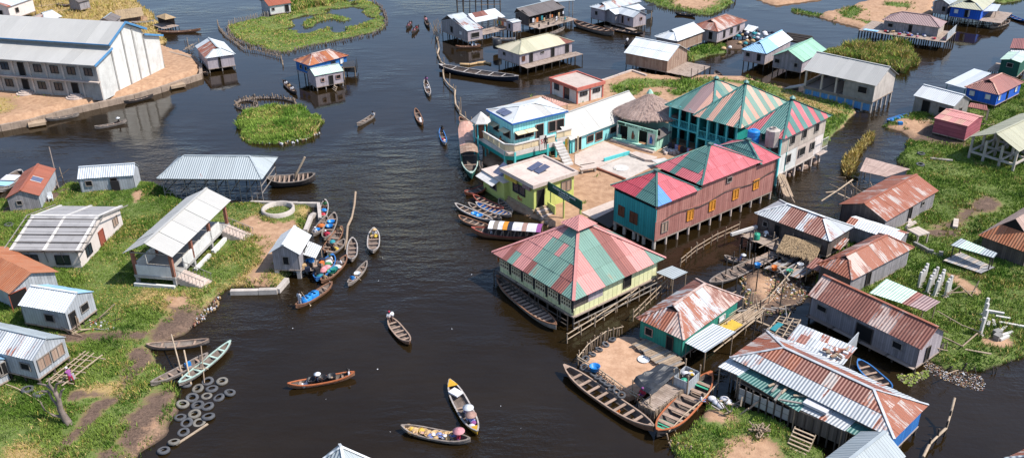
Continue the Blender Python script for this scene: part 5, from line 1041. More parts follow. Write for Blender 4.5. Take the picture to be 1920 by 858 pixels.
for i in range(5): pole('stilt',(-wa+.2+(2*wa-.4)*i/4,-wb+.15,-1),(-wa+.2+(2*wa-.4)*i/4,-wb+.15,zf-.15),.2,'concrete',T)
p_=None
for i in range(14):
    q_=(wa+.12,-wb+1.0+i*(2*wb-1)/13,3.2+.25*math.sin(i*1.1)+i*.03)
    if p_: pole('drain_pipe',p_,q_,.045,'pole_dark',T)
    p_=q_
# ---- teal and pink striped complex: three pyramids
def pyramid(T,a,b,ze,rh,pat,off=(0,0,0),cap='teal_sheet',cw=.95,rl=9):
    ro=bpy.data.objects.new('roof',None); ro.location=off; link(ro,T)
    for P,fc in (([(-a,-b,ze),(a,-b,ze),(0,0,ze+rh)],2),([(a,-b,ze),(a,b,ze),(0,0,ze+rh)],0),([(a,b,ze),(-a,b,ze),(0,0,ze+rh)],3),([(-a,b,ze),(-a,-b,ze),(0,0,ze+rh)],1)): tile_facet(ro,P,pat,fc,cw,rl)
    for sx,sy in ((-1,-1),(1,-1),(1,1),(-1,1)): beam('hip_cap',(sx*a,sy*b,ze+.06),(0,0,ze+rh+.05),.28,.06,cap,ro)
    box('vent',(0,0,ze+rh+.05),(.42,.42,.3),'void',ro)
    lathe('vent_cap',[(.42,0),(.37,.08),(.06,.33),(0,.35)],'teal_sheet',ro,6,(0,0,ze+rh+.18),False)
def veranda(T,a,b,zg,zfl,ze,cols=5):
    """two storey teal gallery on the AB side, recessed walls behind"""
    wa,wb=a-.5,b-.5; rec=2.0
    walls(T,wa,wb,zg,ze+.1,{'*':'teal_paint','AB':None})
    prism('wall',[(-wa,-wb+rec,zg),(wa,-wb+rec,zg),(wa,-wb+rec,ze+.3),(-wa,-wb+rec,ze+.3)],.12,'teal_paint',T,Vector((0,-1,0)))
    box('gallery_floor',(0,-wb+rec/2-.1,zfl-.1),(2*wa-.2,rec+.2,.2),'turq_paint',T)
    for i in range(cols): x=-wa+.15+(2*wa-.3)*i/(cols-1); box('column',(x,-wb,(zg+ze)/2+.1),(.26,.26,ze-zg+.3),'turq_paint',T)
    for i in range(cols-1):
        x0=-wa+.3+(2*wa-.3)*i/(cols-1); x1=x0+(2*wa-.3)/(cols-1)-.3
        beam('railing',(x0,-wb,zfl+.9),(x1,-wb,zfl+.9),.08,.08,'turq_paint',T)
        for k in range(6): pole('baluster',(x0+(x1-x0)*k/5,-wb,zfl),(x0+(x1-x0)*k/5,-wb,zfl+.88),.03,'turq_paint',T)
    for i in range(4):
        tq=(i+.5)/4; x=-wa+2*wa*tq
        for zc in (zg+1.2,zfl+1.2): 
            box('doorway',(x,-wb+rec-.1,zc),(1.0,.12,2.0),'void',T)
def sp1(f,i,j,n,m): return ('mauve_sheet' if i in(3,4) else ('teal_sheet' if f==2 and i!=n-3 else ('peach_sheet' if i%4 in(1,) else 'teal_grey'))) if f==2 else ('peach_sheet' if i%3==1 else R.choice(['teal_sheet','teal_grey']))
def sp2(f,i,j,n,m):
    q=i/n
    if f==2: return 'peach_sheet' if (q<.12 or .2<q<.3 or .62<q<.78) else 'teal_sheet'
    return 'peach_sheet' if (i//1)%2==0 else 'teal_grey'
def sp3(f,i,j,n,m):
    q=i/n
    if f==2: return 'pink_deep' if (q<.22 or .72<q<.95) else 'teal_sheet'
    return 'pink_deep' if i%2==0 else 'teal_sheet'
def mk(label,A,B,C,ze,rh,pat,name):
    r=rect(A,B,C,ze); LOG.append((name,2*r.a,2*r.b,r.dev)); r.T=thing(name,label,'building',(r.c.x,r.c.y,0),r.rz); pyramid(r.T,r.a,r.b,ze,rh,pat); return r
r=mk('back teal building with a striped pyramid roof and open galleries',(1250,196),(1336,223),(1425,180),5.6,3.0,sp1,'gallery_building'); veranda(r.T,r.a,r.b,.4,3.0,5.6)
r=mk('middle teal building with the tallest green and peach striped roof',(1302.7,215.5),(1387.5,241.8),(1480,193),5.8,3.5,sp2,'tall_gallery_building'); veranda(r.T,r.a,r.b,.4,3.0,5.8); RG=r
# curved teal stair wall
beam('stair_wall',(-r.a*.2,-r.b-1.4,1.6),(r.a*.35,-r.b-.2,3.2),.2,1.6,'turq_paint',r.T)
for i in range(8): box('stair',(-r.a*.2+i*.42,-r.b-.6+.08*i,.6+i*.33),(.44,1.4,.33),'turq_paint',r.T)
r=mk('weathered board and plaster house on concrete stilts with a pink striped roof',(1392,243.5),(1469,262),(1568.6,219),6.3,2.9,sp3,'striped_stilt_house'); T=r.T
wa,wb=r.a-.45,r.b-.45
for i in range(5):
    y0=-wb+2*wb*i/5; y1=y0+2*wb/5-.02
    prism('wall',[(wa,y0,4.0),(wa,y1,4.0),(wa,y1,6.4),(wa,y0,6.4)],.1,'pale_wood',T,Vector((1,0,0)),[(y0,0),(y1,0),(y1,2.2),(y0,2.2)])
    prism('wall',[(wa-.06,y0,1.4),(wa-.06,y1,1.4),(wa-.06,y1,4.0),(wa-.06,y0,4.0)],.1,['plaster','plaster','concrete_pale','concrete_pale','offwhite_wall'][i],T,Vector((1,0,0)))
for tq in (.24,.5,.78): opening(T,'BC',wa,wb,tq,5.3,.9,1.0,'win')
for tq,w_ in ((.2,.9),(.5,1.3),(.74,.8)): opening(T,'BC',wa,wb,tq,3.0,w_,1.0,'win')
for zz in (1.4,2.6): 
    beam('balcony_rail',(wa+.5,wb-1.4,zz+.9),(wa+.5,wb+.3,zz+.9),.06,.06,'white_paint',T)
box('balcony',(wa+.25,wb-.5,1.45),(.6,2.0,.12),'concrete_pale',T)
for i in range(6): pole('baluster',(wa+.5,wb-1.4+i*.33,1.5),(wa+.5,wb-1.4+i*.33,3.5),.025,'white_paint',T)
walls(T,wa,wb,1.4,6.3,{'CD':'pale_wood','DA':'teal_paint'},sides='CD DA')
prism('wall',[(-wa,-wb+1.6,1.4),(wa,-wb+1.6,1.4),(wa,-wb+1.6,6.3),(-wa,-wb+1.6,6.3)],.1,'teal_paint',T,Vector((0,-1,0)))
box('gallery_floor',(0,-wb+.75,3.95),(2*wa-.2,1.7,.15),'concrete',T); box('floor',(0,0,1.32),(2*wa,2*wb,.16),'concrete',T)
for x in (-wa+.1,-wa*.3,wa*.35,wa-.1): box('column',(x,-wb,3.2),(.22,.22,6.4),'turq_paint' if x>0 else 'concrete',T)
for i in range(6):
    y=-wb+.15+(2*wb-.3)*i/5
    for x in (wa-.15,0,-wa+.15): box('stilt',(x,y,.2),(.26,.26,2.2),'concrete_pale',T)
for i in range(40):
    p=r.c+Matrix.Rotation(r.rz,3,'Z')@Vector((wa-.3-R.uniform(0,1.4),R.uniform(-wb,wb),.15)); s=R.uniform(.25,.6)
    v=[Vector((math.cos(k*1.05)*s*R.uniform(.7,1.1),math.sin(k*1.05)*s*R.uniform(.7,1.1),0)) for k in range(6)]; 
    vv=[x+Vector((0,0,-.3)) for x in v]+[x*.75+Vector((0,0,s*.4)) for x in v]+[Vector((0,0,s*.6))]
    o=mesh('boulder',vv,[(k,(k+1)%6,6+(k+1)%6,6+k) for k in range(6)]+[(6+k,6+(k+1)%6,12) for k in range(6)],'rubble',loc=p); tag(o,'pale boulder under the pink striped stilt house','boulder','boulders under the stilt house')
# tanks
def tank(name,label,px,z,rr,h,mat,n=16):
    o=lathe(name,[(0,0),(rr,0),(rr*1.03,h*.1),(rr*.98,h*.2),(rr*1.03,h*.3),(rr*.98,h*.5),(rr*1.03,h*.6),(rr*1.0,h*.86),(rr*.75,h*.93),(rr*.4,h*.95),(rr*.38,h),(0,h)],mat,None,20,gp(px,z),False); tag(o,label,'tank'); return o
tank('water_tank','blue plastic water tank on a stand beside the striped roofs',t(21,1805,210),5.2,.72,1.7,'plastic_blue')
T=thing('tank_stand','concrete platform and columns carrying the water tanks','platform',gp(t(21,1860,215),5.15)*1.0); T.location.z=0; c0=T.location.copy()
box('platform',(0.3,-.1,5.05),(4.6,2.0,.2),'concrete',T,rz=.2)
for x in (-1.7,0,2.2):
    for y in (-.8,.8): box('column',(x,y,2.5),(.22,.22,5.0),'concrete',T,rz=.2)
o=lathe('cistern',[(0,0),(.82,0),(.86,2.0),(.4,2.15),(.4,2.3),(.3,2.3),(.3,2.1),(0,2.1)],'concrete',None,8,gp(t(31,25,235),5.16),False); tag(o,'stained concrete cistern beside the blue water tank','cistern')
# ---- thatched hut
cA,cF,cR=gp((1151,216),3.0),gp((1236,241),3.0),gp((1272,225),3.0)
ctr=gp((1216,217),3.0); ctr.z=.5
T=thing('thatched_hut','mint green hut with a thick grey thatch roof and lettering over its door','hut',ctr)
ang0=None; ns=8; rx=(cR-cA).length/2*1.0
ring=[]; 
dirx=(cR-cA); dirx.z=0; th0=math.atan2(dirx.y,dirx.x)
NS=24; vs=[];fs=[];uvs=[]
NR=6
for j in range(NR+1):
    f=j/NR
    for i in range(NS):
        an=th0+2*math.pi*i/NS; rr_=rx*(1.0+.05*math.sin(5*an)+R.uniform(-.03,.03))*1.1*(1-f)**1.04+.18*f; z=3.2+f*2.6+(R.uniform(-.07,.07) if 0<j<NR else 0)
        vs.append((rr_*math.cos(an),rr_*math.sin(an)*.76-.35,z)); uvs.append((i*.9,f*6))
fs=[(j*NS+i,j*NS+(i+1)%NS,(j+1)*NS+(i+1)%NS,(j+1)*NS+i) for j in range(NR) for i in range(NS)]
n0=len(vs)
for i in range(NS): x,y,z=vs[i]; vs.append((x*.97,y*.97,z-.3)); uvs.append((i*.9,-.3))
fs+=[(n0+i,n0+(i+1)%NS,(i+1)%NS,i) for i in range(NS)]; fs.append(tuple(range(n0+NS-1,n0-1,-1)))
mesh('thatch_roof',vs,fs,'thatch_m',T,uvs)
# thatch tufts
tv=[];tf=[];tuv=[]
for i in range(1500):
    f=R.random()**1.3*.97; an=R.uniform(0,2*math.pi); rr_=rx*1.12*(1-f)**1.04+.15; z=3.21+f*2.6; ln=R.uniform(.35,.7); w_=R.uniform(.03,.07)
    cx,cy=math.cos(an),math.sin(an); sl=.62; k=len(tv)
    tv+=[(rr_*cx-cy*w_,rr_*cy*.76-.35+cx*w_,z+.08),(rr_*cx+cy*w_,rr_*cy*.76-.35-cx*w_,z+.08),((rr_+ln*.7)*cx,(rr_+ln*.6)*cy*.76-.35,z-ln*.5+R.uniform(.05,.16))]; tf.append((k,k+1,k+2)); tuv+=[(i*.37,0),(i*.37+.05,0),(i*.37+.02,1)]
o=mesh('thatch_tufts',tv,tf,'thatch_m',T,tuv); o['kind']='stuff'
lathe('finial',[(.5,0),(.35,.25),(.15,.55),(0,.6)],'mint_paint',T,6,(0,0,5.7),False); box('finial_band',(0,0,5.67),(.75,.5,.18),'cloth_red',T)
# walls: front faces camera between (1153..) and (1228..)
f0=gp((1156,262),.6)-ctr; f1=gp((1229,282),.6)-ctr; f0.z=f1.z=0; dd=(f1-f0); Lf=dd.length; dd/=Lf; nn=Vector((dd.y,-dd.x,0)); rzf=math.atan2(dd.y,dd.x)
fr=bpy.data.objects.new('front',None); fr.location=f0; fr.rotation_euler=(0,0,rzf); link(fr,T)
def fb(name,x0,x1,z0,z1,mat,y=0,d=.14): return box(name,((x0+x1)*Lf/2,y,(z0+z1)/2),((x1-x0)*Lf,d,z1-z0),mat,fr)
fb('base_step',-.05,1.02,-.1,.5,'mint_paint',-.25,.5); fb('lower_step',-.08,1.03,-.1,.25,'concrete_pale',-.6,.7); fb('parapet',0,.12,.5,1.0,'mint_paint',0); 
fb('wall_panel',.28,.56,.4,2.4,'mint_paint'); fb('wall_panel',.78,1.0,.4,2.4,'mint_paint'); fb('fascia',0,1.0,2.4,2.85,'mint_paint'); fb('corner_post',0,.03,.4,2.85,'white_paint')
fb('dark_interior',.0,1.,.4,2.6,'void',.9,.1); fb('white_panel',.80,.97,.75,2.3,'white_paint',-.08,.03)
# painted figures (flat mural figures)
def figure(x,z,s,mat,y,robe=False):
    pts=[]
    def fl(name,prof,m_): 
        v=[(x*Lf+px_*s,y,z+pz*s) for px_,pz in prof]; k=len(v); v2=v+[(p[0],p[1]+.02,p[2]) for p in v]
        mesh(name,v2,[tuple(range(k)),tuple(range(2*k-1,k-1,-1))]+[(i,k+i,k+(i+1)%k,(i+1)%k) for i in range(k)],m_,fr)
    fl('mural_body',[(-.22,0),(.2,0),(.28,.55),(.15,1.1),(-.15,1.1),(-.25,.5)],mat); fl('mural_head',[(-.1,1.12),(.1,1.12),(.12,1.3),(0,1.42),(-.12,1.3)],'lettering_black'); fl('mural_staff',[(.32,0),(.37,0),(.37,.9),(.32,.9)],'lettering_black')
figure(.42,.85,.85,'shutter_brown',-.09); figure(.88,.9,.85,'blue_paint',-.12)
side=prism('side_wall',[f1+Vector((0,0,-.2)),f1+Vector((2.6*-nn.x*0+dd.x*0,0,0))*1+Vector((-nn.x*3.4,-nn.y*3.4,-.2)),f1+Vector((-nn.x*3.4,-nn.y*3.4,1.6)),f1+Vector((0,0,1.6))],.12,'mint_paint',T)
prism('side_roof',[f1+Vector((-nn.x*0.1+.35*dd.x,-nn.y*.1+.35*dd.y,1.75)),f1+Vector((-nn.x*3.4+.35*dd.x,-nn.y*3.4+.35*dd.y,1.75)),f1+Vector((-nn.x*3.4-1.0*dd.x,-nn.y*3.4-1.0*dd.y,2.2)),f1+Vector((-nn.x*.1-1.0*dd.x,-nn.y*.1-1.0*dd.y,2.2))],.06,'dark_sheet',T,None,[(0,0),(3,0),(3,1),(0,1)])
for s_ in (0,1): p=f1-nn*(3.2 if s_ else .1); pole('corner_post',(p.x,p.y,-.3),(p.x,p.y,2.9),.09,'mint_paint',T)
p=f0-nn*4; q=f1-nn*4; prism('wall',[q+Vector((0,0,-.2)),p+Vector((0,0,-.2)),p+Vector((0,0,2.6)),q+Vector((0,0,2.6))],.1,'mint_paint',T)
def text(name,s,size,mat,parent,loc,rot,ext=.01,sx=1.0,align='LEFT'):
    cu=bpy.data.curves.new(name,'FONT'); cu.body=s; cu.size=size; cu.extrude=ext; cu.align_x=align; cu.resolution_u=2
    o=bpy.data.objects.new(name,cu); COL.objects.link(o)
    me=bpy.data.meshes.new_from_object(o.evaluated_get(bpy.context.evaluated_depsgraph_get())); bpy.data.objects.remove(o)
    me.materials.append(M(mat)); o=bpy.data.objects.new(name,me); o.location=loc; o.rotation_euler=rot; o.scale=(sx,1,1); return link(o,parent)
fb('dark_plate',.03,.2,2.46,2.8,'lettering',-.09,.03)
text('lettering','EDNCY M',.42,'lettering',fr,(.24*Lf,-.1,2.47),(math.pi/2,0,0),.01,.95); text('lettering','O GANVIE',.42,'lettering',fr,(.62*Lf,-.1,2.47),(math.pi/2,0,0),.01,.95)
# round steps in front of the hut
slab('hut_step',tt(21,880,292,930,278,1090,320,1060,345,1000,340),.85,.35,'concrete_pale'); slab('hut_step',tt(21,890,310,920,300,1050,335,1030,350),.72,.3,'concrete')
# ---- long turquoise building with white roof
r=H('white_roof_museum','low turquoise building with a broad plain white roof','building',(1018,236),(1070,263.5),(1198,206),2.6,.4,2.3,'BC',(0,0),ov=.4,pat='fibre',wall='turq_wood',posts=False,gz=.3,op=[('BC',.1,1.5,1.0,1.8,'tandoor'),('BC',.26,1.6,1.2,.9,'tan'),('BC',.38,1.5,1.3,1.1,'tan'),('BC',.58,1.6,1.2,.8,'win')],cap='fibre',rl=7,cw=1.2)
# ---- two storey turquoise house with balconies
A,B,C=(914,205),(960.5,232.8),(1064,207.5); r=rect(A,B,C,6.0); LOG.append(('turq',2*r.a,2*r.b,r.dev)); T=r.T=thing('balcony_house','two storey turquoise house with white roof and wrap around cream balcony','house',(r.c.x,r.c.y,0),r.rz)
a,b=r.a,r.b; ze=6.0
roof(T,a,b,ze,.75,'BC',(1,1),a,lambda f,i,j,n,m:'white_sheet' if R.random()<.85 else 'fibre',1.2,4,'white_sheet')
for p,q in (((-a,-b,ze-.06),(a,-b,ze-.06)),((a,-b,ze-.06),(a,b,ze-.06))): beam('blue_fascia',p,q,.08,.2,'blue_paint',T)
wa,wb=a-.3,b-.3; zf=2.9
walls(T,wa,wb,zf,ze+.05,'turq_wood'); walls(T,wa-.4,wb-.4,.0,zf,'teal_paint')
for o_ in (('AB',.3,4.2,1.3,1.0,'win'),('AB',.75,4.2,1.6,1.0,'win'),('BC',.12,4.2,1.4,1.0,'win'),('BC',.3,4.2,1.3,1.0,'win'),('BC',.5,4.0,1.1,2.0,'tandoor'),('BC',.74,4.3,1.0,1.4,'tan'),('BC',.9,4.3,1.1,1.4,'tan')): opening(T,o_[0],wa,wb,*o_[1:])
for sd,tp in (('AB',.3),('AB',.75),('BC',.12),('BC',.3)):
    if sd=='AB': x=-wa+2*wa*tp; prism('awning_shutter',[(x-.8,-wb-.05,4.75),(x-.8,-wb-.9,4.6),(x+.8,-wb-.9,4.6),(x+.8,-wb-.05,4.75)],.05,'shutter_tan' if 0 else 'cream_paint',T)
    else: y=-wb+2*wb*tp; prism('awning_shutter',[(wa+.05,y-.8,4.75),(wa+.9,y-.8,4.6),(wa+.9,y+.8,4.6),(wa+.05,y+.8,4.75)],.05,'cream_paint',T)
bw_=1.9
box('balcony_floor',(0,-wb-bw_/2,zf-.08),(2*wa+2*bw_,bw_,.18),'concrete_pale',T); box('balcony_floor',(wa+bw_/2,-wb*.33,zf-.08),(bw_,1.34*wb,.18),'concrete_pale',T); box('balcony_floor',(wa+.7,wb*.72,zf+.02),(1.4,wb*.62,.18),'turq_paint',T)
def rail(p,q,z0,z1):
    p=Vector((*p,0)); q=Vector((*q,0)); d=(q-p); L_=d.length; k=max(1,round(L_/1.3)); d/=L_; n_=Vector((d.y,-d.x,0))
    for i in range(k):
        x=p+d*(L_*i/k+.05); y=p+d*(L_*(i+1)/k-.05)
        prism('balcony_panel',[x+Vector((0,0,z0+.1)),y+Vector((0,0,z0+.1)),y+Vector((0,0,z1-.1)),x+Vector((0,0,z1-.1))],.08,'cream_wood' if 0 else 'cream_paint',T,n_)
    beam('balcony_cap',p+Vector((0,0,z1)),q+Vector((0,0,z1)),.22,.14,'white_paint',T); beam('balcony_skirt',p+Vector((0,0,z0-.25)),q+Vector((0,0,z0-.25)),.14,.6,'white_paint',T)
    beam('teal_skirt',p+Vector((0,0,z0-.8)),q+Vector((0,0,z0-.8)),.12,.6,'teal_paint',T)
X=wa+bw_; Y=-wb-bw_
rail((-X,wb*.2),(-X,Y+.8),zf,zf+1.0); rail((-X,Y+.8),(-X+.8,Y),zf,zf+1.0); rail((-X+.8,Y),(X-.9,Y),zf,zf+1.0); rail((X-.9,Y),(X,Y+.9),zf,zf+1.0); rail((X,Y+.9),(X,wb*.3),zf,zf+1.0); rail((wa+1.4,wb*.42),(wa+1.4,wb+.1),zf+.1,zf+1.1)
for x,y in ((-X,Y+.8),(-X+.8,Y),(X-.9,Y),(X,Y+.9),(X,0),(-X,0),(wa+1.4,wb*.42),(wa+1.4,wb)): box('column',(x*.99,y*.99,1.3),(.25,.25,3.2),'turq_paint',T)
for i in range(8): box('stair',(wa+bw_+.3+i*.33,wb*.36,2.75-i*.3),(.36,1.3,.34),'white_paint',T)
box('banner',(X+.12,-wb*.2,zf+.4),(.04,1.0,2.0),'white_paint',T); text('lettering','S!',.9,'lettering_red',T,(X+.15,-wb*.2-.4,zf+.3),(math.pi/2,0,math.pi/2))
for i in range(2): box('solar_panel',(-wa*.3+i*1.1,-wb+.7,ze+.36),(1.0,1.2,.06),'solar',T,rot=(math.atan2(.75,a),0,0))
# corner turret
tc=w2l(r,gp((902,225),5.2)); 
for i in range(6):
    an=i*math.pi/3; pole('turret_post',(tc.x+.95*math.cos(an),tc.y+.95*math.sin(an),.0),(tc.x+.95*math.cos(an),tc.y+.95*math.sin(an),5.1),.1,'turq_paint',T)
lathe('turret_roof',[(1.45,5.05),(1.4,5.15),(.1,6.3),(0,6.3)],'white_paint',T,6,(tc.x,tc.y,0),False); lathe('turret_core',[(0,2.9),(.75,2.9),(.75,5.1),(0,5.1)],'shutter_brown',T,6,(tc.x,tc.y,0),False)
# ornamental yellow gate left of the patio
T=thing('yellow_gate','yellow and black patterned gate between cream posts on the patio','gate',gp(t(21,370,310),.6))
for i,x in enumerate((-1.5,-.3,.9,2.2)): box('gate_post',(x,.25*i,1.2),(.22,.22,2.4),'cream_paint',T)
box('gate_leaf',(.3,.35,1.2),(1.0,.06,1.9),'cloth_yellow',T); box('gate_leaf',(-.9,.2,1.2),(.9,.06,1.9),'cloth_dark',T); beam('gate_bar',(-1.5,0,2.0),(.9,.5,2.0),.08,.08,'cream_paint',T)
# ---- lime building with flat roof
A,B,C=(943.8,314.6),(1000,350.3),(1078.5,320); r=rect(A,B,C,3.9); LOG.append(('lime',2*r.a,2*r.b,r.dev)); T=r.T=thing('lime_building','lime green building with a flat concrete roof above the moored boats','building',(r.c.x,r.c.y,0),r.rz)
a,b=r.a,r.b; box('roof_slab',(0,0,3.75),(2*a-.3,2*b-.3,.2),'concrete_pale',T)
for (x,y,sx,sy) in ((0,-b+.1,2*a,.24),(0,b-.1,2*a,.24),(-a+.12,0,.24,2*b-.4),(a-.12,0,.24,2*b-.4)): box('parapet',(x,y,3.82),(sx,sy,.45),'concrete_pale',T)
walls(T,a-.35,b-.35,-.6,3.68,'lime_paint'); box('plinth',(0,-b+.3,.2),(2*a-.6,.25,1.2),'sand_wall',T)
opening(T,'AB',a-.35,b-.35,.52,2.4,2.2,1.1,'glass'); opening(T,'BC',a-.35,b-.35,.16,2.0,.9,2.1,'door'); opening(T,'BC',a-.35,b-.35,.8,2.5,1.4,1.2,'board')
box('shop_sign',(-a*.35,-b+.12,3.3),(2.2,.12,.5),'cloth_yellow',T); box('shop_sign',(a*.55,-b+.12,3.3),(1.4,.12,.5),'mauve_sheet',T)
text('lettering','fec',.8,'lettering_red',T,(-.2,-b+.32,1.0),(math.pi/2,0,0))
for i in range(2): box('solar_panel',(-a*.25+i*1.1,.1+i*.15,4.15),(1.0,1.7,.06),'solar',T,rot=(.25,0,0))
for i in range(9): box('step',(a+.1+i*.0,-b*.62+0*i,1.0),(.1,.1,.1),'concrete',T) if 0 else box('step',(a+.2+i*.36,-b*.7,.95-i*.17),(.38,1.6,.4),'concrete_pale' if i%2 else 'sand_wall',T)
# small extension left with lean-to
r2=rect((917,316),(945,343),(962,332),2.6); T2=thing('lime_extension','small lime annex with a lean to roof and solar panel','annex',(r2.c.x,r2.c.y,0),r2.rz)
walls(T2,r2.a,r2.b,-.6,2.6,'lime_paint'); box('roof_slab',(0,0,2.65),(2*r2.a+.3,2*r2.b+.4,.1),'concrete_pale',T2); opening(T2,'AB',r2.a,r2.b,.5,1.5,1.3,1.0,'win'); prism('lean_to',[(-r2.a,-r2.b-1.1,2.1),(r2.a*.6,-r2.b-1.1,2.1),(r2.a*.6,-r2.b,2.55),(-r2.a,-r2.b,2.55)],.05,'white_paint',T2); box('solar_panel',(0,.2,3.1),(1.6,1.9,.06),'solar',T2,rot=(.6,.1,0)); pole('panel_leg',(0,.3,2.7),(0,.3,3.1),.05,'pole_grey',T2)
# sign board
s0,s1=gp((1030,392),.5),gp((1088,428),.5); b0=s0.copy(); dd=(s1-s0); dd.z=0; Ls=dd.length; T=thing('green_sign_board','long dark green sign board on lime posts before the court','sign',b0,math.atan2(dd.y,dd.x))
zt=gp((1028,347),0); hz=2.9
for x in (0.05,.47,.99): pole('sign_post',(x*Ls,0,-.4),(x*Ls,0,hz+.5),.11,'lime_paint',T)
box('board',(Ls/2,-.05,hz),(Ls+.5,.12,1.05),'green_sign',T)
text('lettering','POSTERIE GARE DE GANVIE',.36,'lettering_white',T,(Ls/2,-.13,hz+.16),(math.pi/2,0,0),.01,.95,'CENTER'); text('lettering','CENTRE DE GANVIE',.22,'lettering_white',T,(Ls/2,-.13,hz-.12),(math.pi/2,0,0),.01,1,'CENTER'); text('lettering','COMMUNE DE SO-AVA',.2,'lettering_white',T,(Ls/2,-.13,hz-.38),(math.pi/2,0,0),.01,1,'CENTER')
box('painted_panel',(.14*Ls,-.3,.3),(1.5,.12,1.5),'lime_paint',T)
# court bench, walls
T=thing('court_bench','low concrete bench on the upper patio corner','bench',gp(t(21,570,430),.6),.35); box('seat',(0,0,.45),(2.2,.6,.12),'concrete_pale',T); box('leg',(-.9,0,.2),(.2,.5,.45),'concrete',T); box('leg',(.9,0,.2),(.2,.5,.45),'concrete',T); beam('backrest',(-1,.3,.9),(1,.3,.9),.06,.08,'pole_dark',T)
P=[gp(p,.75) for p in tt(21,690,345,880,290)]; o=beam('low_wall',P[0],P[1],.2,.5,'turq_paint'); tag(o,'low turquoise kerb wall between the two patios','low wall')
P=[gp(p,.6) for p in tt(21,630,405,850,490)]; o=beam('court_kerb',P[0],P[1],.25,.35,'terracotta'); tag(o,'brown kerb along the edge of the sand court','kerb')
o=lathe('well_ring',[(0,0),(1.0,0),(1.0,.05),(0,.05)],'white_paint',None,18,gp(t(21,820,405),.55),False); tag(o,'white painted disc on the lower patio','paving disc')
# ================================================================ BOATS
def hull(L,W,fb,rise,hmat,imat,blunt=.5,name='hull',parent=None):
    n=15; v=[];f=[]; rows=[]
    for i in range(n):
        s=-1+2*i/(n-1); w=W/2*max(.03,(1-abs(s)**(2.2+2*blunt)))**.85; zs=fb+rise*abs(s)**2.4; zb=-.12+(.18+rise*.7)*abs(s)**4; x=s*L/2
        zi=max(.05,zb+.08)
        pts=[(x,-w,zs),(x,-w*.86,zs*.45+zb*.55),(x,-w*.5,zb),(x,w*.5,zb),(x,w*.86,zs*.45+zb*.55),(x,w,zs)]
        wi=max(w-.06,.008); inn=[(x,wi,zs),(x,wi*.82,zs*.45+zi*.55),(x,wi*.5,zi),(x,-wi*.5,zi),(x,-wi*.82,zs*.45+zi*.55),(x,-wi,zs)]
        rows.append(len(v)); v+=pts+inn
    mi=[]
    for i in range(n-1):
        a,b=rows[i],rows[i+1]
        for k in range(12):
            f.append((a+k,a+(k+1)%12,b+(k+1)%12,b+k)); mi.append(0 if k<5 or k in(5,11) else 1)
    f.append(tuple(rows[0]+k for k in range(11,-1,-1))); f.append(tuple(rows[-1]+k for k in range(12))); mi+=[0,0]
    o=mesh(name,v,f,[hmat,imat],parent,None,False); o.data.polygons.foreach_set('material_index',mi); return o
def rim(L,W,fb,rise,mat,parent,blunt=.5,w_=.09,name='gunwale'):
    n=15
    for sgn in (-1,1):
        v=[];f=[]
        for i in range(n):
            s=-1+2*i/(n-1); w=W/2*max(.03,(1-abs(s)**(2.2+2*blunt)))**.85; zs=fb+rise*abs(s)**2.4; x=s*L/2*1.005
            for dy,dz in ((.03,.045),(-w_,.045),(-w_,-.03),(.03,-.05)): v.append((x,sgn*(w+dy),zs+dz))
        for i in range(n-1):
            for k in range(4): f.append((4*i+k,4*i+(k+1)%4,4*i+4+(k+1)%4,4*i+4+k))
        f+= [(0,1,2,3),(4*n-1,4*n-2,4*n-3,4*n-4)]
        mesh(name,v,f,mat,parent)
BOATS={}
def boat(key,label,p,q,W=None,h='boat_grey',i='boat_inside',g=None,nt=5,fb=.32,rise=.28,thw='thwart_wood',blunt=.5,z=0.0,name='canoe',floor=True,tw=.18):
    zz=z+fb+rise*.8; a,b=gp(p,zz),gp(q,zz); d=b-a; L=d.length; W=W or max(.75,min(1.3,L*.17)); c=(a+b)/2; c.z=z
    T=thing(name,label,'boat',c,math.atan2(d.y,d.x),'wooden boats on the lagoon'); hull(L,W,fb,rise,h,i,blunt,parent=T); rim(L,W,fb,rise,g or h,T,blunt)
    for k in range(nt):
        s=-.78+1.56*(k+.5)/nt; w=W/2*(1-abs(s)**(2.2+2*blunt))**.85; zz=(fb+rise*abs(s)**2.4)-.07
        box('thwart',(s*L/2,0,zz),(tw,2*w-.1,.05),thw,T)
    for s in (-1,1): 
        w=W/2*(1-.9**(2.2+2*blunt))**.85
        prism('end_deck',[(s*L/2*.995,-.02,fb+rise*.98),(s*L/2*.995,.02,fb+rise*.98),(s*L/2*.9,w*.9,fb+rise*.78),(s*L/2*.9,-w*.9,fb+rise*.78)],.04,g or h,T)
    f=Fr(); f.T=T; f.c=c; f.L=L; f.W=W; f.rz=T.rotation_euler[2]; f.fb=fb; f.z=z; BOATS[key]=f; return f
def bw(f,s,y=0.0,z=.1):
    c,sn=math.cos(f.rz),math.sin(f.rz); x=s*f.L/2; return Vector((f.c.x+x*c-y*sn,f.c.y+x*sn+y*c,f.z+z))
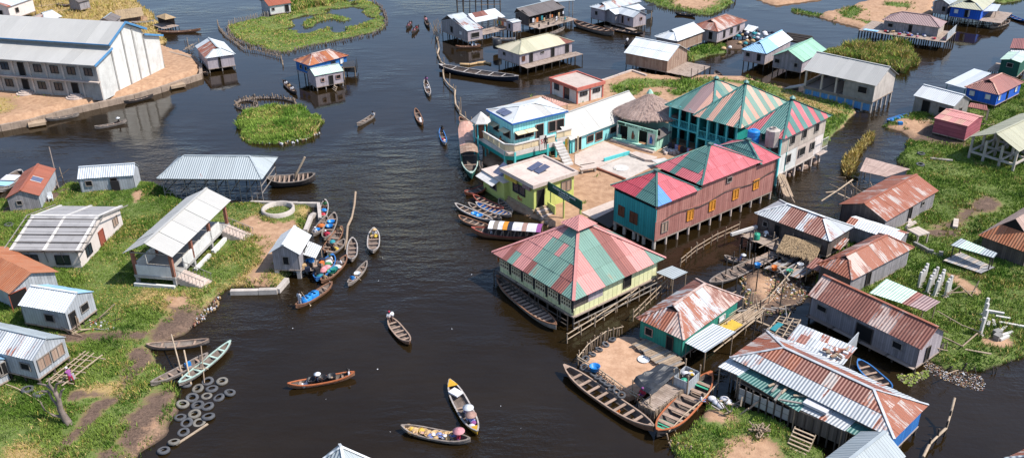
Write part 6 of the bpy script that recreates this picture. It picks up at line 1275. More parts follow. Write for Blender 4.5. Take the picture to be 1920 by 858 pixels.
# ================================================================ PEOPLE
def skin_body(joints,edges,regions):
    me=bpy.data.meshes.new('body'); me.from_pydata([j[0] for j in joints],edges,[]); o=bpy.data.objects.new('body',me); COL.objects.link(o)
    md=o.modifiers.new('s','SKIN'); sub=o.modifiers.new('u','SUBSURF'); sub.levels=1; sub.render_levels=1
    for k,j in enumerate(joints):
        r_=j[1]; me.skin_vertices[0].data[k].radius=(r_,r_) if not isinstance(r_,tuple) else r_
    me.skin_vertices[0].data[0].use_root=True
    dg=bpy.context.evaluated_depsgraph_get(); me2=bpy.data.meshes.new_from_object(o.evaluated_get(dg)); bpy.data.objects.remove(o)
    # add noses, ears and hands later as part of the same mesh
    me2.materials.clear()
    for _ in range(4): me2.materials.append(MATS['skin'])
    J=[Vector(j[0]) for j in joints]
    idx=[]
    for p in me2.polygons:
        c=p.center; best=(9,0)
        for (a,b),rg in zip(edges,regions):
            ab=J[b]-J[a]; tq=max(0,min(1,(c-J[a]).dot(ab)/max(ab.length_squared,1e-9))); d=(c-J[a]-ab*tq).length
            if d<best[0]: best=(d,rg)
        idx.append(best[1])
    me2.polygons.foreach_set('material_index',idx); me2.polygons.foreach_set('use_smooth',[True]*len(idx)); return me2
# regions: 0 skin 1 shirt 2 trousers 3 hair
def make_pose(kind):
    if kind=='stand': hip=.92; kn=[(.02,.1,.5),(.05,-.1,.5)]; ft=[(0,.11,.06),(.02,-.11,.06)]; toe=[(.17,.12,.03),(.19,-.12,.03)]; lean=.05
    elif kind=='pole': hip=.90; kn=[(.12,.12,.5),(-.08,-.12,.5)]; ft=[(.08,.13,.06),(-.15,-.13,.06)]; toe=[(.25,.14,.03),(.02,-.14,.03)]; lean=.22
    else: hip=.16; kn=[(.42,.14,.34),(.42,-.14,.34)]; ft=[(.62,.12,.06),(.62,-.12,.06)]; toe=[(.78,.13,.05),(.78,-.13,.05)]; lean={'sit':.08,'bend':.38}.get(kind,.08)
    def tx(h): return lean*h/.55
    J=[((0,0,hip),(.15,.13)),((tx(.22),0,hip+.22),(.135,.11)),((tx(.42),0,hip+.42),(.15,.12)),((tx(.54),0,hip+.53),.062),((tx(.60)+.01,0,hip+.60),.085),((tx(.68)+.02,0,hip+.70),.1),((tx(.76)+.02,0,hip+.79),.07)]
    E=[(0,1),(1,2),(2,3),(3,4),(4,5),(5,6)]; G=[1,1,1,0,0,3]
    nose=len(J); J.append(((tx(.66)+.125,0,hip+.665),.02)); E.append((4,nose)); G.append(0)
    hands=[]
    for s in (1,-1):
        sh=len(J); J.append(((tx(.42),s*.19,hip+.44),.07))
        if kind=='pole': el=(tx(.3)+.2,s*.24,hip+.28); ha=(tx(.3)+.42,s*.08,hip+(.45 if s>0 else .18))
        elif kind=='stand': el=(tx(.2)-.02,s*.26,hip+.17); ha=(.1,s*.25,hip-.06)
        else: el=(tx(.25)+.08,s*.26,hip+.2); ha=(tx(.25)+.34,s*(.16 if s>0 else .24),hip+.14)
        J.append((el,.048)); J.append((ha,.034)); E+=[(2,sh),(sh,sh+1),(sh+1,sh+2)]; G+=[1,1,0]
        el=Vector(el); h=Vector(ha); d=(h-el).normalized(); sd_=d.cross(Vector((0,0,1))); sd_=(sd_ if sd_.length>.1 else Vector((0,1,0))).normalized()
        pm=len(J); J.append((tuple(h+d*.07),(.04,.022))); E.append((sh+2,pm)); G.append(0)
        for k,(o_,ln) in enumerate(((-.03,.06),(-.01,.075),(.012,.07),(.032,.055))):
            q=len(J); J.append((tuple(h+d*(.07+ln*.6)+sd_*o_),.009)); J.append((tuple(h+d*(.07+ln)+sd_*o_+Vector((0,0,-.03))),.008)); E+=[(pm,q),(q,q+1)]; G+=[0,0]
        q=len(J); J.append((tuple(h+d*.06+sd_*(-.06*s)),.01)); E.append((sh+2,q)); G.append(0)
    for k in range(2):
        s=1 if k==0 else -1
        b=len(J); J+= [((.02,s*.09,hip-.02),.1),(kn[k],.066),(ft[k],.042),(toe[k],.035)]; E+=[(0,b),(b,b+1),(b+1,b+2),(b+2,b+3)]; G+=[2,2,0 if kind!='stand' else 2,0]
    return skin_body(J,E,G)
POSE={k:make_pose(k) for k in ('stand','pole','sit','bend')}
HATP=[(.0,.17),(.06,.15),(.14,.07),(.30,.0),(.29,-.02),(.12,.05),(0,.13)]
def person(label,loc,kind,rz,shirt,trous='cloth_dark',hat=None,hair='hair',paddle=None,scarf=None):
    o=bpy.data.objects.new('person',POSE[kind]); link(o); o.location=loc; o.rotation_euler=(0,0,rz)
    for i,mt in enumerate(('skin',shirt,trous,scarf or hair)): o.material_slots[i].link='OBJECT'; o.material_slots[i].material=MATS[mt]
    tag(o,label,'person','people of the village')
    hip={'stand':.92,'pole':.90}.get(kind,.16); lean={'stand':.05,'pole':.22,'sit':.08,'bend':.38}[kind]; hx=lean*.7/.55+.02
    if hat: lathe('hat',HATP,hat,o,14,(hx,0,hip+.77))
    else: lathe('hair',[(.105,-.02),(.112,.04),(.09,.09),(.04,.12),(0,.125)],scarf or hair,o,10,(hx,0,hip+.70))
    if paddle:
        c,s=math.cos(rz),math.sin(rz); hx2=lean*.3/.55+.42
        a=Vector((hx2,.08,hip+.5)); b=Vector((hx2+.35,-.75,-.35)) if kind!='pole' else Vector((hx2-.6,-.7,-.5))
        rt=Matrix.Rotation(rz,3,'Z'); A=rt@a+Vector(loc); B_=rt@b+Vector(loc); T=thing('paddle',paddle,'paddle',A,0,'paddles and poles'); pole('shaft',(0,0,0),B_-A,.025,'bamboo_pale',T); d=(B_-A); box('blade',d*.93,(.2,.04,.45),'bamboo_pale',T,rot=d.to_track_quat('Z','Y').to_euler())
    return o
def tub(label,loc,r_,h,mat,cat='tub',name='tub',group='tubs and drums in the boats',open_=True,inner='void'):
    pr=[(0,0),(r_*.85,0),(r_,h),(r_*1.06,h+.02),(r_*1.06,h-.02)] if not open_ else [(0,0),(r_*.85,0),(r_,h),(r_*1.07,h+.02),(r_*.93,h),(r_*.8,h*.35),(0,h*.33)]
    o=lathe(name,pr,mat,None,14,loc); tag(o,label,cat,group); return o
def drum(label,loc,r_,h,mat,group='drums in the boats'):
    o=lathe('drum',[(0,0),(r_,0),(r_*1.04,h*.33),(r_,h*.36),(r_*1.04,h*.66),(r_,h*.7),(r_,h),(r_*.9,h+.03),(r_*.3,h+.03),(r_*.28,h+.08),(0,h+.08)],mat,None,14,loc); tag(o,label,'drum',group); return o
def sack(label,loc,s,mat,group,name='sack'):
    n=8; v=[];f=[]
    for j in range(5):
        ph=j/4; rr_=s*(.55+.45*math.sin(math.pi*min(1,ph+.12)))*(1 if j<4 else .3)
        for i in range(n): an=2*math.pi*i/n; k=rr_*R.uniform(.85,1.12); v.append((k*math.cos(an),k*math.sin(an)*.8,s*.95*ph))
    f=[(j*n+i,j*n+(i+1)%n,(j+1)*n+(i+1)%n,(j+1)*n+i) for j in range(4) for i in range(n)]+[tuple(range(4*n,5*n))]
    o=mesh(name,v,f,mat,None,None,True,loc); o.rotation_euler=(0,0,R.uniform(0,3)); tag(o,label,'bundle',group); return o
GB='bundles of cargo in the boats'
# ---------------- boats on open water
b=boat(1,'plain brown canoe moored beyond the hall promontory',(292,58),(376,54),1.0,'boat_brown',rise=.4,nt=3)
b=boat(2,'slim grey canoe paddled past the hall by one person in a white hat',(177,237),(237,224),.75,'boat_grey',nt=4); person('person in dark clothes and white cone hat in the slim grey canoe',bw(b,.55),'sit',b.rz+math.pi,'cloth_dark',hat='plastic_white',paddle='paddle held by the person in the white cone hat')
boat(3,'grey canoe moored along the stone quay near the steps',(85,222),(148,212),.8,'boat_grey',nt=4); boat(4,'dark canoe moored under the stone quay of the hall',(232,190),(287,177),.8,'boat_dark',nt=4); boat(5,'short black canoe tied to the rust patched white house',(377,126),(389,138),.8,'boat_dark',nt=3)
b=boat(6,'dark canoe with three seated people left of the grey cabin',(530,150),(556,173),.9,'boat_dark',nt=3)
for i,s in enumerate((-.55,-.1,.35)): person(['person in white at the far end of the dark three person canoe','person in tan amid the dark three person canoe','person in pale blue at the near end of the three person canoe'][i],bw(b,s),'sit',b.rz,['cloth_white','straw','cloth_white'][i])
for k,pp,qq,lb,sh in ((7,(762,51),(772,40),'leftmost small dark canoe of the three far ones','cloth_pink'),(8,(772,61),(785,47),'nearest small canoe of the three far ones','cloth_red'),(9,(796,30),(804,49),'rightmost small canoe of the three far ones','cloth_dark')):
    b=boat(k,lb,pp,qq,.8,'boat_dark',nt=2); person('rower in the '+lb,bw(b,.3),'sit',b.rz+math.pi,sh,paddle='paddle of the '+lb); person('passenger in the '+lb,bw(b,-.35),'sit',b.rz+math.pi,'cloth_pink')
b=boat(10,'white canoe with two people heading down the channel',(797,148),(805,177),.9,'boat_white',nt=3,h='boat_white' if 0 else 'boat_white') if 0 else boat(10,'white canoe with two people heading down the channel',(797,148),(805,177),.9,'boat_white',nt=3)
person('person in purple standing in the white channel canoe',bw(b,-.45),'pole',b.rz,'cloth_purple',paddle='pole of the person in purple'); person('person in white sitting in the white channel canoe',bw(b,.15),'sit',b.rz,'cloth_white',scarf='cloth_white')
b=boat(11,'grey canoe with one paddler near the middle of the channel',(669,232),(703,212),.85,'boat_grey',nt=4); person('paddler in white at the right end of the grey mid channel canoe',bw(b,.8),'sit',b.rz+math.pi,'cloth_white',paddle='paddle of the paddler in the grey mid channel canoe')
b=boat(12,'brown canoe carrying white sacks in the upper channel',(779,203),(791,231),.9,'boat_brown',nt=3)
for i in range(4): sack('white sack in the brown upper channel canoe',bw(b,.1+.15*i,R.uniform(-.2,.2)),.28,'cloth_white',GB)
b=boat(13,'small white and blue canoe left of the green roofed boat',(826,240),(835,268),.85,'boat_white',g='boat_blue',nt=3); person('person in dark clothes in the small white and blue canoe',bw(b,-.3),'pole',b.rz,'cloth_dark',paddle='pole of the person left of the roofed boat')
for i in range(4): sack('red or white bundle in the small white and blue canoe',bw(b,.2+.15*i,R.uniform(-.2,.2)),.25,['cloth_red','cloth_white'][i%2],GB)
# roofed green boat
b=boat(14,'large green boat with a tan plank roof moored by the balcony house',(872,232),(884,326),2.3,'boat_green','boat_inside','boat_mint',nt=4,fb=.7,rise=.5,name='roofed_boat'); T=b.T
nR=9
for i in range(nR):
    s0=-.75+1.25*i/nR; s1=-.75+1.25*(i+1)/nR
    for j in range(6):
        y0=-1.15+2.3*j/6; y1=y0+2.3/6-.01; z=lambda y:2.35-.28*(y/1.15)**2
        tp=lambda s:(1-max(0,(-s-.45))*.9)
        prism('roof_plank',[(s0*b.L/2,y0*tp(s0),z(y0)),(s1*b.L/2-.01,y0*tp(s1),z(y0)),(s1*b.L/2-.01,y1*tp(s1),z(y1)),(s0*b.L/2,y1*tp(s0),z(y1))],.05,'peach_sheet' if i<6 or (i==6 and j<2) else 'brown_wood',T,None,[(0,j),(1,j),(1,j+.4),(0,j+.4)])
for s in (-.7,-.3,.1,.48):
    for y in (-1.05,1.05): pole('roof_post',(s*b.L/2,y*.95,.5),(s*b.L/2,y,2.1),.05,'boat_green',T)
boat(15,'brown canoe moored behind the green roofed boat',(862,219),(888,246),1.1,'boat_brown',nt=5)
boat(16,'short orange brown boat at the head of the moored row',(871,360),(911,348),1.3,'boat_orange','boat_inside','boat_red',nt=2,blunt=.9)
boat(17,'red rimmed canoe, topmost of the slanting moored row',(887,365),(944,390),1.1,'boat_red','boat_inside','boat_red',nt=6)
boat(18,'canoe with blue painted inside in the moored row',(892,379),(959,402),1.3,'boat_grey','boat_blue','boat_white',nt=7)
b=boat(19,'narrow canoe holding black outboard gear in the moored row',(878,380),(940,409),1.0,'boat_grey',nt=5); o=lathe('outboard_motor',[(0,0),(.18,.05),(.22,.4),(.12,.55),(0,.58)],'plastic_black',None,10,bw(b,.85,0,.3)); tag(o,'black outboard motor on the narrow moored canoe','motor')
b=boat(20,'long pale canoe with two blue tubs in the moored row',(853,381),(924,412),1.1,'boat_grey',g='boat_white',nt=6); tub('left blue tub in the long pale canoe',bw(b,.05),.4,.3,'plastic_blue'); tub('right blue tub in the long pale canoe',bw(b,.3),.4,.3,'plastic_blue')
boat(21,'black canoe close under the lime building wall',(936,372),(960,398),1.0,'boat_dark','boat_inside','boat_grey',nt=5)
boat(22,'brown canoe with its bow beside the white awning boat',(860,404),(916,423),1.1,'boat_grey',g='boat_brown',nt=4)
b=boat(23,'long dark boat under a white and purple striped awning',(884,427),(1022,437),1.7,'boat_brown','boat_inside','boat_red',nt=9,fb=.5,rise=.45,name='awning_boat'); T=b.T
sm=['cloth_white','pale_wood','cloth_white','shutter_orange','cloth_navy','cloth_white','cloth_white','shutter_tan','cloth_white','cloth_white','cloth_purple']
for i in range(11):
    s0=-.5+1.42*i/11; s1=-.5+1.42*(i+1)/11
    for j in range(4):
        y0=-1+2*j/4; y1=y0+.5; z=lambda y:1.75-.3*y*y
        prism('awning_strip',[(s0*b.L/2,y0,z(y0)),(s1*b.L/2-.01,y0,z(y0)),(s1*b.L/2-.01,y1,z(y1)),(s0*b.L/2,y1,z(y1))],.03,sm[i],T)
for k in range(8):
    for y in (-.85,.85): s=-.48+1.38*k/7; pole('awning_post',(s*b.L/2,y*.85,.4),(s*b.L/2,y,1.5),.035,'bamboo',T)
person('person in white at the left end of the striped awning boat',bw(b,-.42,-.3,.25),'sit',b.rz+math.pi,'cloth_white')
boat(24,'long rowing boat with many pale thwarts lying along the patchwork pavilion',(931,516),(1043,609),1.65,'boat_grey','boat_inside','boat_brown',nt=14,fb=.5,rise=.35,blunt=.8,name='rowing_boat',tw=.3)
b=boat(25,'long weathered cargo boat along the stake edge of the sand pen',(1057,684),(1226,799),1.6,'boat_brown','boat_inside','thwart_wood',nt=8,fb=.5,rise=.4,blunt=.7,name='cargo_boat',tw=.25); tub('orange bowl inside the long weathered cargo boat',bw(b,.3,-.4),.28,.2,'plastic_orange')
b=boat(26,'broad orange rimmed boat with mint green thwarts at the near bank',(1334,697),(1232,807),2.05,'boat_dark','boat_inside','boat_orange',nt=7,fb=.6,rise=.5,blunt=.6,name='broad_boat',tw=.35,thw='thwart_wood')
for s in (-.72,-.6,.62,.72,.8): box('green_thwart',(s*b.L/2,0,.62),(.18,b.W*.62 if abs(s)<.75 else b.W*.45,.06),'mint_green',b.T)
for k in range(8): s=-.5+k*.14; box('rib',(s*b.L/2,0,.12),(.12,b.W*.6,.1),'thwart_wood',b.T)
person('person in white top and blue skirt seated in the broad orange rimmed boat',bw(b,-.25,.75,.35),'sit',b.rz+2.0,'cloth_white','cloth_blue')
boat(27,'white boat with blue rim poking out beside the largest rusty house',(1609,673),(1672,728),1.5,'boat_white','boat_inside','boat_blue',nt=4,fb=.4)
boat(28,'very long grey boat moored among stakes before the thatch platform',(1330,529),(1440,478),1.6,'boat_grey','boat_inside','boat_grey',nt=6,fb=.4,name='cargo_boat')
b=boat(29,'small grey canoe with one person bending over in the side canal',(1358,479),(1403,487),.8,'boat_grey',nt=3); person('person in blue and white bending over a blue tub in the side canal',bw(b,.15),'bend',b.rz,'cloth_blue','cloth_dark',hat='plastic_white'); tub('blue tub in the small side canal canoe',bw(b,.6),.35,.25,'plastic_blue')
# ---------------- market cluster on the left
b=boat(30,'canoe with blue and red bundles, topmost at the market landing',(610,374),(603,410),1.0,'boat_grey',g='boat_white',nt=3); sack('blue bundle in the topmost market canoe',bw(b,-.1),.42,'plastic_blue',GB); sack('red bundle in the topmost market canoe',bw(b,.35),.42,'plastic_red',GB); person('person in green at the bow of the topmost market canoe',bw(b,-.6),'sit',b.rz,'cloth_green')
b=boat(31,'canoe with orange cloth at the market wall',(613,405),(587,438),1.1,'boat_grey',nt=3); sack('orange bundle in the canoe at the market wall',bw(b,-.1),.5,'cloth_orange',GB); tub('blue bucket in the canoe at the market wall',bw(b,.4),.3,.35,'plastic_blue'); person('person in white with black skirt in the canoe at the market wall',bw(b,.75),'sit',b.rz+math.pi,'cloth_white','cloth_dark',scarf='cloth_white')
b=boat(32,'pointed canoe with two blue buckets at the market',(627,398),(608,446),1.3,'boat_grey',nt=4); tub('upper blue bucket in the pointed market canoe',bw(b,-.3),.4,.45,'plastic_blue'); tub('lower blue bucket in the pointed market canoe',bw(b,.05),.4,.45,'plastic_blue'); sack('crimson cloth heap in the pointed market canoe',bw(b,.55),.5,'cloth_red',GB); person('person in crimson at the stern of the pointed market canoe',bw(b,.75),'sit',b.rz+math.pi,'cloth_red',scarf='cloth_white')
b=boat(33,'dark brown canoe with a pale blue bundle at the market',(641,424),(607,470),1.2,'boat_brown',nt=4); sack('pale blue bundle in the dark brown market canoe',bw(b,.1),.42,'skyblue_sheet' if 0 else 'cloth_teal',GB); person('person in dark brown in the dark brown market canoe',bw(b,.55),'sit',b.rz+math.pi,'cloth_dark'); person('person in tan at the tip of the dark brown market canoe',bw(b,-.75),'sit',b.rz,'straw')
b=boat(34,'grey canoe with a yellow bundle under the market awning edge',(646,448),(613,474),1.1,'boat_grey',nt=3); sack('yellow bundle in the grey awning edge canoe',bw(b,.1),.42,'cloth_yellow',GB); person('person in black in the grey awning edge canoe',bw(b,.4),'sit',b.rz+math.pi,'cloth_dark')
b=boat(35,'blue and white boat heaped with pink cloth at the market',(624,476),(592,521),1.6,'boat_blue','boat_inside','boat_blue',nt=4,fb=.4)
for i,(s,mt) in enumerate(((-.5,'cloth_white'),(-.35,'cloth_green'),(-.1,'cloth_pink'),(.05,'cloth_pink'),(.2,'cloth_pink'),(.5,'cloth_navy'),(.65,'cloth_teal'))): sack(['white sack at the top of the blue market boat','green bundle in the blue market boat','pink cloth heap, upper, in the blue market boat','pink cloth heap, middle, in the blue market boat','pink cloth heap, lower, in the blue market boat','navy bundle in the blue market boat','teal bundle at the stern of the blue market boat'][i],bw(b,s,R.uniform(-.2,.2)),.5,mt,GB)
person('person in white near the top of the blue market boat',bw(b,-.7),'sit',b.rz,'cloth_white',scarf='cloth_green')
b=boat(36,'long brown canoe with a green tub, lowest at the market',(650,478),(602,526),1.2,'boat_brown',nt=5); tub('green tub in the lowest market canoe',bw(b,.2),.45,.4,'plastic_green'); tub('teal tub in the lowest market canoe',bw(b,.02),.42,.4,'cloth_teal'); sack('white sack in the lowest market canoe',bw(b,-.25),.45,'cloth_white',GB); person('person in tan at the stern of the lowest market canoe',bw(b,.75),'sit',b.rz+math.pi,'straw'); person('person in white amid the lowest market canoe',bw(b,-.45),'sit',b.rz,'cloth_white')
boat(37,'empty pale grey canoe moored to the driftwood pole',(661,445),(659,486),1.15,'boat_grey',g='boat_white',nt=4)
b=boat(38,'canoe alone in the channel heaped with yellow fruit at its stern',(701,427),(699,470),1.35,'boat_grey',g='boat_white',nt=4,rise=.3)
for i in range(7): sack('yellow fruit sack in the lone channel canoe',bw(b,-.75+.06*i,R.uniform(-.3,.3),.25),.25,'straw' if i%2 else 'cloth_yellow',GB)
person('person in straw hat among fruit in the lone channel canoe',bw(b,-.55,.1),'sit',b.rz,'cloth_white',hat='straw',paddle='paddle of the person among the fruit')
b=boat(39,'slim grey canoe with a person in bright blue near the market',(688,489),(652,531),.85,'boat_grey',nt=4); person('person in bright blue paddling the slim grey canoe',bw(b,.55),'sit',b.rz+math.pi,'plastic_blue','cloth_white',paddle='paddle of the person in bright blue'); tub('white tub in the slim grey canoe with the blue rower',bw(b,.05),.32,.4,'plastic_white')
b=boat(40,'brown canoe loaded with bright blue drums below the landing',(623,528),(554,572),1.1,'boat_brown',nt=4)
for i,s in enumerate((-.02,.12,.36,.5)): drum(['upper right blue drum','second blue drum from the right','second blue drum from the left','lower left blue drum'][i]+' in the brown drum canoe',bw(b,s),.42,.55,'plastic_blue')
sack('dark bundle in the brown drum canoe',bw(b,-.2),.42,'cloth_dark',GB); person('person in white poling the brown drum canoe',bw(b,.78),'stand',b.rz+math.pi,'cloth_white','cloth_white',paddle='pole of the brown drum canoe')
b=boat(41,'brown canoe with a motor and rower at its stern in mid channel',(729,593),(768,640),1.15,'boat_brown','boat_inside','thwart_wood',nt=5); person('rower in red cap at the stern of the motor canoe',bw(b,-.98,0,.3),'sit',b.rz,'cloth_white','cloth_navy',scarf='cloth_red'); o=lathe('outboard_motor',[(0,0),(.16,.05),(.2,.35),(.1,.5),(0,.52)],'plastic_white',None,10,bw(b,-1.02,.35,.4)); tag(o,'pale outboard motor beside the rower in red cap','motor')
b=boat(42,'long slim canoe with black tubs low in the picture',(539,719),(665,697),1.0,'boat_brown','boat_inside','boat_orange',nt=5); tub('white basin in the canoe with black tubs',bw(b,-.52),.45,.2,'plastic_white',inner='plastic_white')
for i,s in enumerate((-.3,.02,.3)): tub(['left black tub','middle black tub','right black tub'][i]+' in the long slim canoe',bw(b,s),.38,.5,'plastic_black')
person('person in white hat seated among black tubs',bw(b,-.15),'sit',b.rz,'cloth_navy',hat='plastic_white'); person('person in white at the right tip of the black tub canoe',bw(b,.84),'sit',b.rz+math.pi,'cloth_white',paddle='paddle at the right tip of the black tub canoe')
b=boat(43,'canoe heaped with straw baskets near the bottom',(752,797),(882,822),1.2,'boat_grey','boat_inside','boat_grey',nt=3)
GS='baskets and bundles in the straw basket canoe'
for i in range(26):
    s=-.82+1.35*i/25; y=R.uniform(-.28,.28); mt=['straw','straw','cloth_yellow','shutter_tan','straw'][i%5] if s<-.15 else ['straw','cloth_blue','cloth_white','shutter_tan','straw','cloth_blue'][i%6]
    if i%3==0: tub('round straw basket in the straw basket canoe',bw(b,s,y,.2),R.uniform(.26,.4),.24,'straw','basket','basket',GS)
    else: sack('straw or cloth bundle in the straw basket canoe',bw(b,s,y,.15),R.uniform(.25,.4),mt,GS)
person('person under a wide pink straw hat in the straw basket canoe',bw(b,.68,.1),'sit',b.rz+math.pi,'cloth_red','cloth_purple',paddle='paddle trailing behind the straw basket canoe')
o=lathe('straw_hat',[(0,.22),(.08,.2),(.18,.1),(.48,.0),(.47,-.03),(.15,.07),(0,.16)],'cloth_pink',None,18,bw(b,.66,.1,1.02)); tag(o,'wide pink rimmed straw hat worn at the stern of the basket canoe','hat')
b=boat(44,'yellow and white canoe with two hatted people near the bottom',(843,711),(895,808),1.3,'boat_yellow','boat_inside','boat_white',nt=3)
prism('bow_deck',[(-b.L/2*.98,-.05,.62),(-b.L/2*.98,.05,.62),(-b.L/2*.75,.45,.5),(-b.L/2*.75,-.45,.5)],.04,'boat_yellow',b.T); prism('stern_deck',[(b.L/2*.98,-.05,.62),(b.L/2*.98,.05,.62),(b.L/2*.78,.42,.5),(b.L/2*.78,-.42,.5)],.04,'boat_yellow',b.T)
o=box('white_sheet_bundle',bw(b,-.48,-.05,.55),(1.0,.75,.12),'cloth_white',rz=b.rz+.5); tag(o,'white sheet bundle in the bow of the yellow canoe','bundle')
for i in range(7): sack('blue and white cloth bundle in the yellow canoe',bw(b,.15+.09*i,R.uniform(-.3,.3),.15),.3,['cloth_white','cloth_blue','cloth_purple'][i%3],'cloth bundles in the yellow canoe')
person('person under a wide tan hat at the stern of the yellow canoe',bw(b,.58),'sit',b.rz+math.pi,'cloth_blue','cloth_navy',paddle='paddle with white blade at the stern of the yellow canoe'); o=lathe('straw_hat',[(0,.22),(.08,.2),(.18,.1),(.48,.0),(.47,-.03),(.15,.07),(0,.16)],'shutter_tan',None,18,bw(b,.56,0,1.0)); tag(o,'wide tan straw hat in the yellow canoe','hat')
person('person in lilac under a pale hat amid the yellow canoe',bw(b,.28,.1),'sit',b.rz+math.pi,'cloth_purple','cloth_white'); o=lathe('straw_hat',[(0,.22),(.08,.2),(.18,.1),(.45,.0),(.44,-.03),(.15,.07),(0,.16)],'plastic_white',None,18,bw(b,.30,.1,1.0)); tag(o,'pale wide hat in the middle of the yellow canoe','hat')
# beached canoes on the left
boat(45,'pale weathered dugout at the muddy shore above the beached pair',(274,645),(392,636),1.0,'boat_grey','boat_grey','thwart_wood',nt=3)
b=boat(46,'weathered brown canoe beached at an angle beside the tyres',(282,719),(389,660),1.0,'boat_grey','boat_inside','boat_grey',nt=5,z=.36); b.T.rotation_euler[1]=.035; o=box('jerry_can',bw(b,.28,0,.35),(.5,.25,.55),'plastic_blue',rz=b.rz); tag(o,'blue jerry can in the beached brown canoe','jerry can')
boat(47,'canoe with a mint green rim beached beside the tyres',(335,719),(432,637),1.05,'boat_grey','boat_inside','boat_mint',nt=5,z=.22,thw='boat_mint').T.rotation_euler[1]=.025
# far right boats
boat(48,'big navy boat with white crossbeams at the end of the driftwood boom',(823,121),(972,143),2.3,'boat_navy','boat_inside','boat_white',nt=5,fb=.7,rise=.4,blunt=.7,name='cargo_boat',thw='skyblue_sheet' if 0 else 'boat_white')
boat(49,'big grey boat with brown thwarts before the three roof cluster',(1076,38),(1151,59),2.3,'boat_grey','boat_inside','boat_brown',nt=6,fb=.7,rise=.4,blunt=.7,name='cargo_boat')
boat(50,'dark boat half hidden alongside the big grey boat',(1132,49),(1206,62),1.5,'boat_dark','boat_inside','boat_dark',nt=5)
boat(51,'black canoe drawn up at the grassy bank behind the striped roofs',(1342,132),(1357,152),1.4,'boat_dark','boat_inside','boat_dark',nt=3)
b=boat(52,'tiny canoe with a standing person left of the brown plank house',(1172,80),(1180,84),.8,'boat_dark',nt=1); person('standing person in white left of the brown plank house',bw(b,0),'stand',2.,'cloth_white','cloth_dark')
boat(53,'white canoe tied behind the laundry deck',(922,70),(966,71),.9,'boat_white',nt=4)
b=boat(54,'canoe with two people in white below the laundry house',(854,86),(901,84),.8,'boat_brown',nt=4); person('left person in white in the canoe below the laundry house',bw(b,.35),'sit',b.rz+math.pi,'cloth_white'); person('right person in white in the canoe below the laundry house',bw(b,.65),'sit',b.rz+math.pi,'cloth_white')
boat(55,'blue boat at the upper right edge of the water',(1891,27),(1926,39),1.4,'boat_navy','boat_blue','boat_blue',nt=4); boat(56,'grey boat moored at the deck of the royal blue house',(1857,50),(1893,38),1.5,'boat_grey',nt=4)
b=boat(57,'blue boat with junk pulled up beside the grey block house',(1664,226),(1702,214),1.5,'boat_navy','boat_blue','boat_blue',nt=4)
for i in range(4): sack('blue bundle in the boat beside the grey block house',bw(b,-.5+.3*i,0,.2),.4,['plastic_blue','cloth_teal'][i%2],GB)
boat(58,'canoe pointing away under the smokehouse deck',(1031,62),(1058,51),.9,'boat_grey',nt=3); boat(59,'dark canoe lying along the far reddish sand island',(1266,23),(1304,27),.9,'boat_dark',nt=3); boat(61,'dark boat on the far left bank behind the hall',(106,8),(138,7),1.4,'boat_dark',nt=3,z=.6); boat(62,'pale overturned looking dugout beside the thatch shed',(246,41),(288,38),1.0,'boat_white','boat_white',nt=2,z=.55)
# old masted boat beside the steel shed
b=boat(63,'old broad wooden boat with a leaning mast beside the steel shed',(500,334),(591,326),2.4,'boat_dark','boat_inside','boat_grey',nt=8,fb=.8,rise=.4,blunt=.8,name='masted_boat'); pole('mast',(b.L*.02,0,.4),(b.L*.33,.2,3.4),.14,'bamboo_pale',b.T); pole('mast_prop',(b.L*.05,-.3,.4),(b.L*.1,-.2,1.7),.08,'pole_dark',b.T)
# speedboat at left edge
b=boat(64,'white motor boat with blue sheet beside the brown gable house',(-4,352),(38,318),2.0,'boat_white','boat_inside','boat_white',nt=3,fb=.6,blunt=.9,name='motor_boat')
prism('canvas',[(-b.L*.1,-.9,.8),(b.L*.2,-.9,.8),(b.L*.2,.9,.9),(-b.L*.1,.9,.9)],.05,'cloth_white',b.T); prism('blue_canvas',[(-b.L*.35,-.9,.7),(-b.L*.12,-.9,.7),(-b.L*.12,.9,.8),(-b.L*.35,.9,.8)],.05,'skyblue_sheet',b.T)
# ================================================================ SMALL THINGS
def lz(px,land_=None,z=0.0):
    p=gp(px,z); 
    if land_: 
        for _ in range(3): z=land_.h(p); p=gp(px,z)
    return p
plain('weed',S('6b7a35'),S('4f5f2a'),3); plain('weed_pale',S('9aa04e'),S('7f8440'),3)
# ---- tyres
def tyre_mesh():
    v=[];f=[];n=20;prof=[(.27,-.1),(.30,-.125),(.46,-.13),(.52,-.09),(.53,0),(.52,.09),(.46,.13),(.30,.125),(.27,.1),(.33,.06),(.42,.03),(.42,-.03),(.33,-.06)]
    k=len(prof)
    for i in range(n):
        a=2*math.pi*i/n
        for r_,z in prof: v.append((r_*math.cos(a),r_*math.sin(a),z))
    for i in range(n):
        for j in range(k): f.append((i*k+j,((i+1)%n)*k+j,((i+1)%n)*k+(j+1)%k,i*k+(j+1)%k))
    me=bpy.data.meshes.new('tyre'); me.from_pydata(v,[],f); me.polygons.foreach_set('use_smooth',[True]*len(f)); me.materials.append(MATS['tyre_rubber']); return me
TY=tyre_mesh()
def tyre(px,label,group,z=.12,tilt=.12,s=1.0,land_=None):
    p=lz(px,land_,z); o=bpy.data.objects.new('tyre',TY); link(o); o.location=(p.x,p.y,max(z,p.z+.1 if land_ else z)); o.rotation_euler=(R.uniform(-tilt,tilt),R.uniform(-tilt,tilt),R.uniform(0,3)); o.scale=(s,s,s); tag(o,label,'tyre',group); return o
GT='old tyres dumped along the left shore'
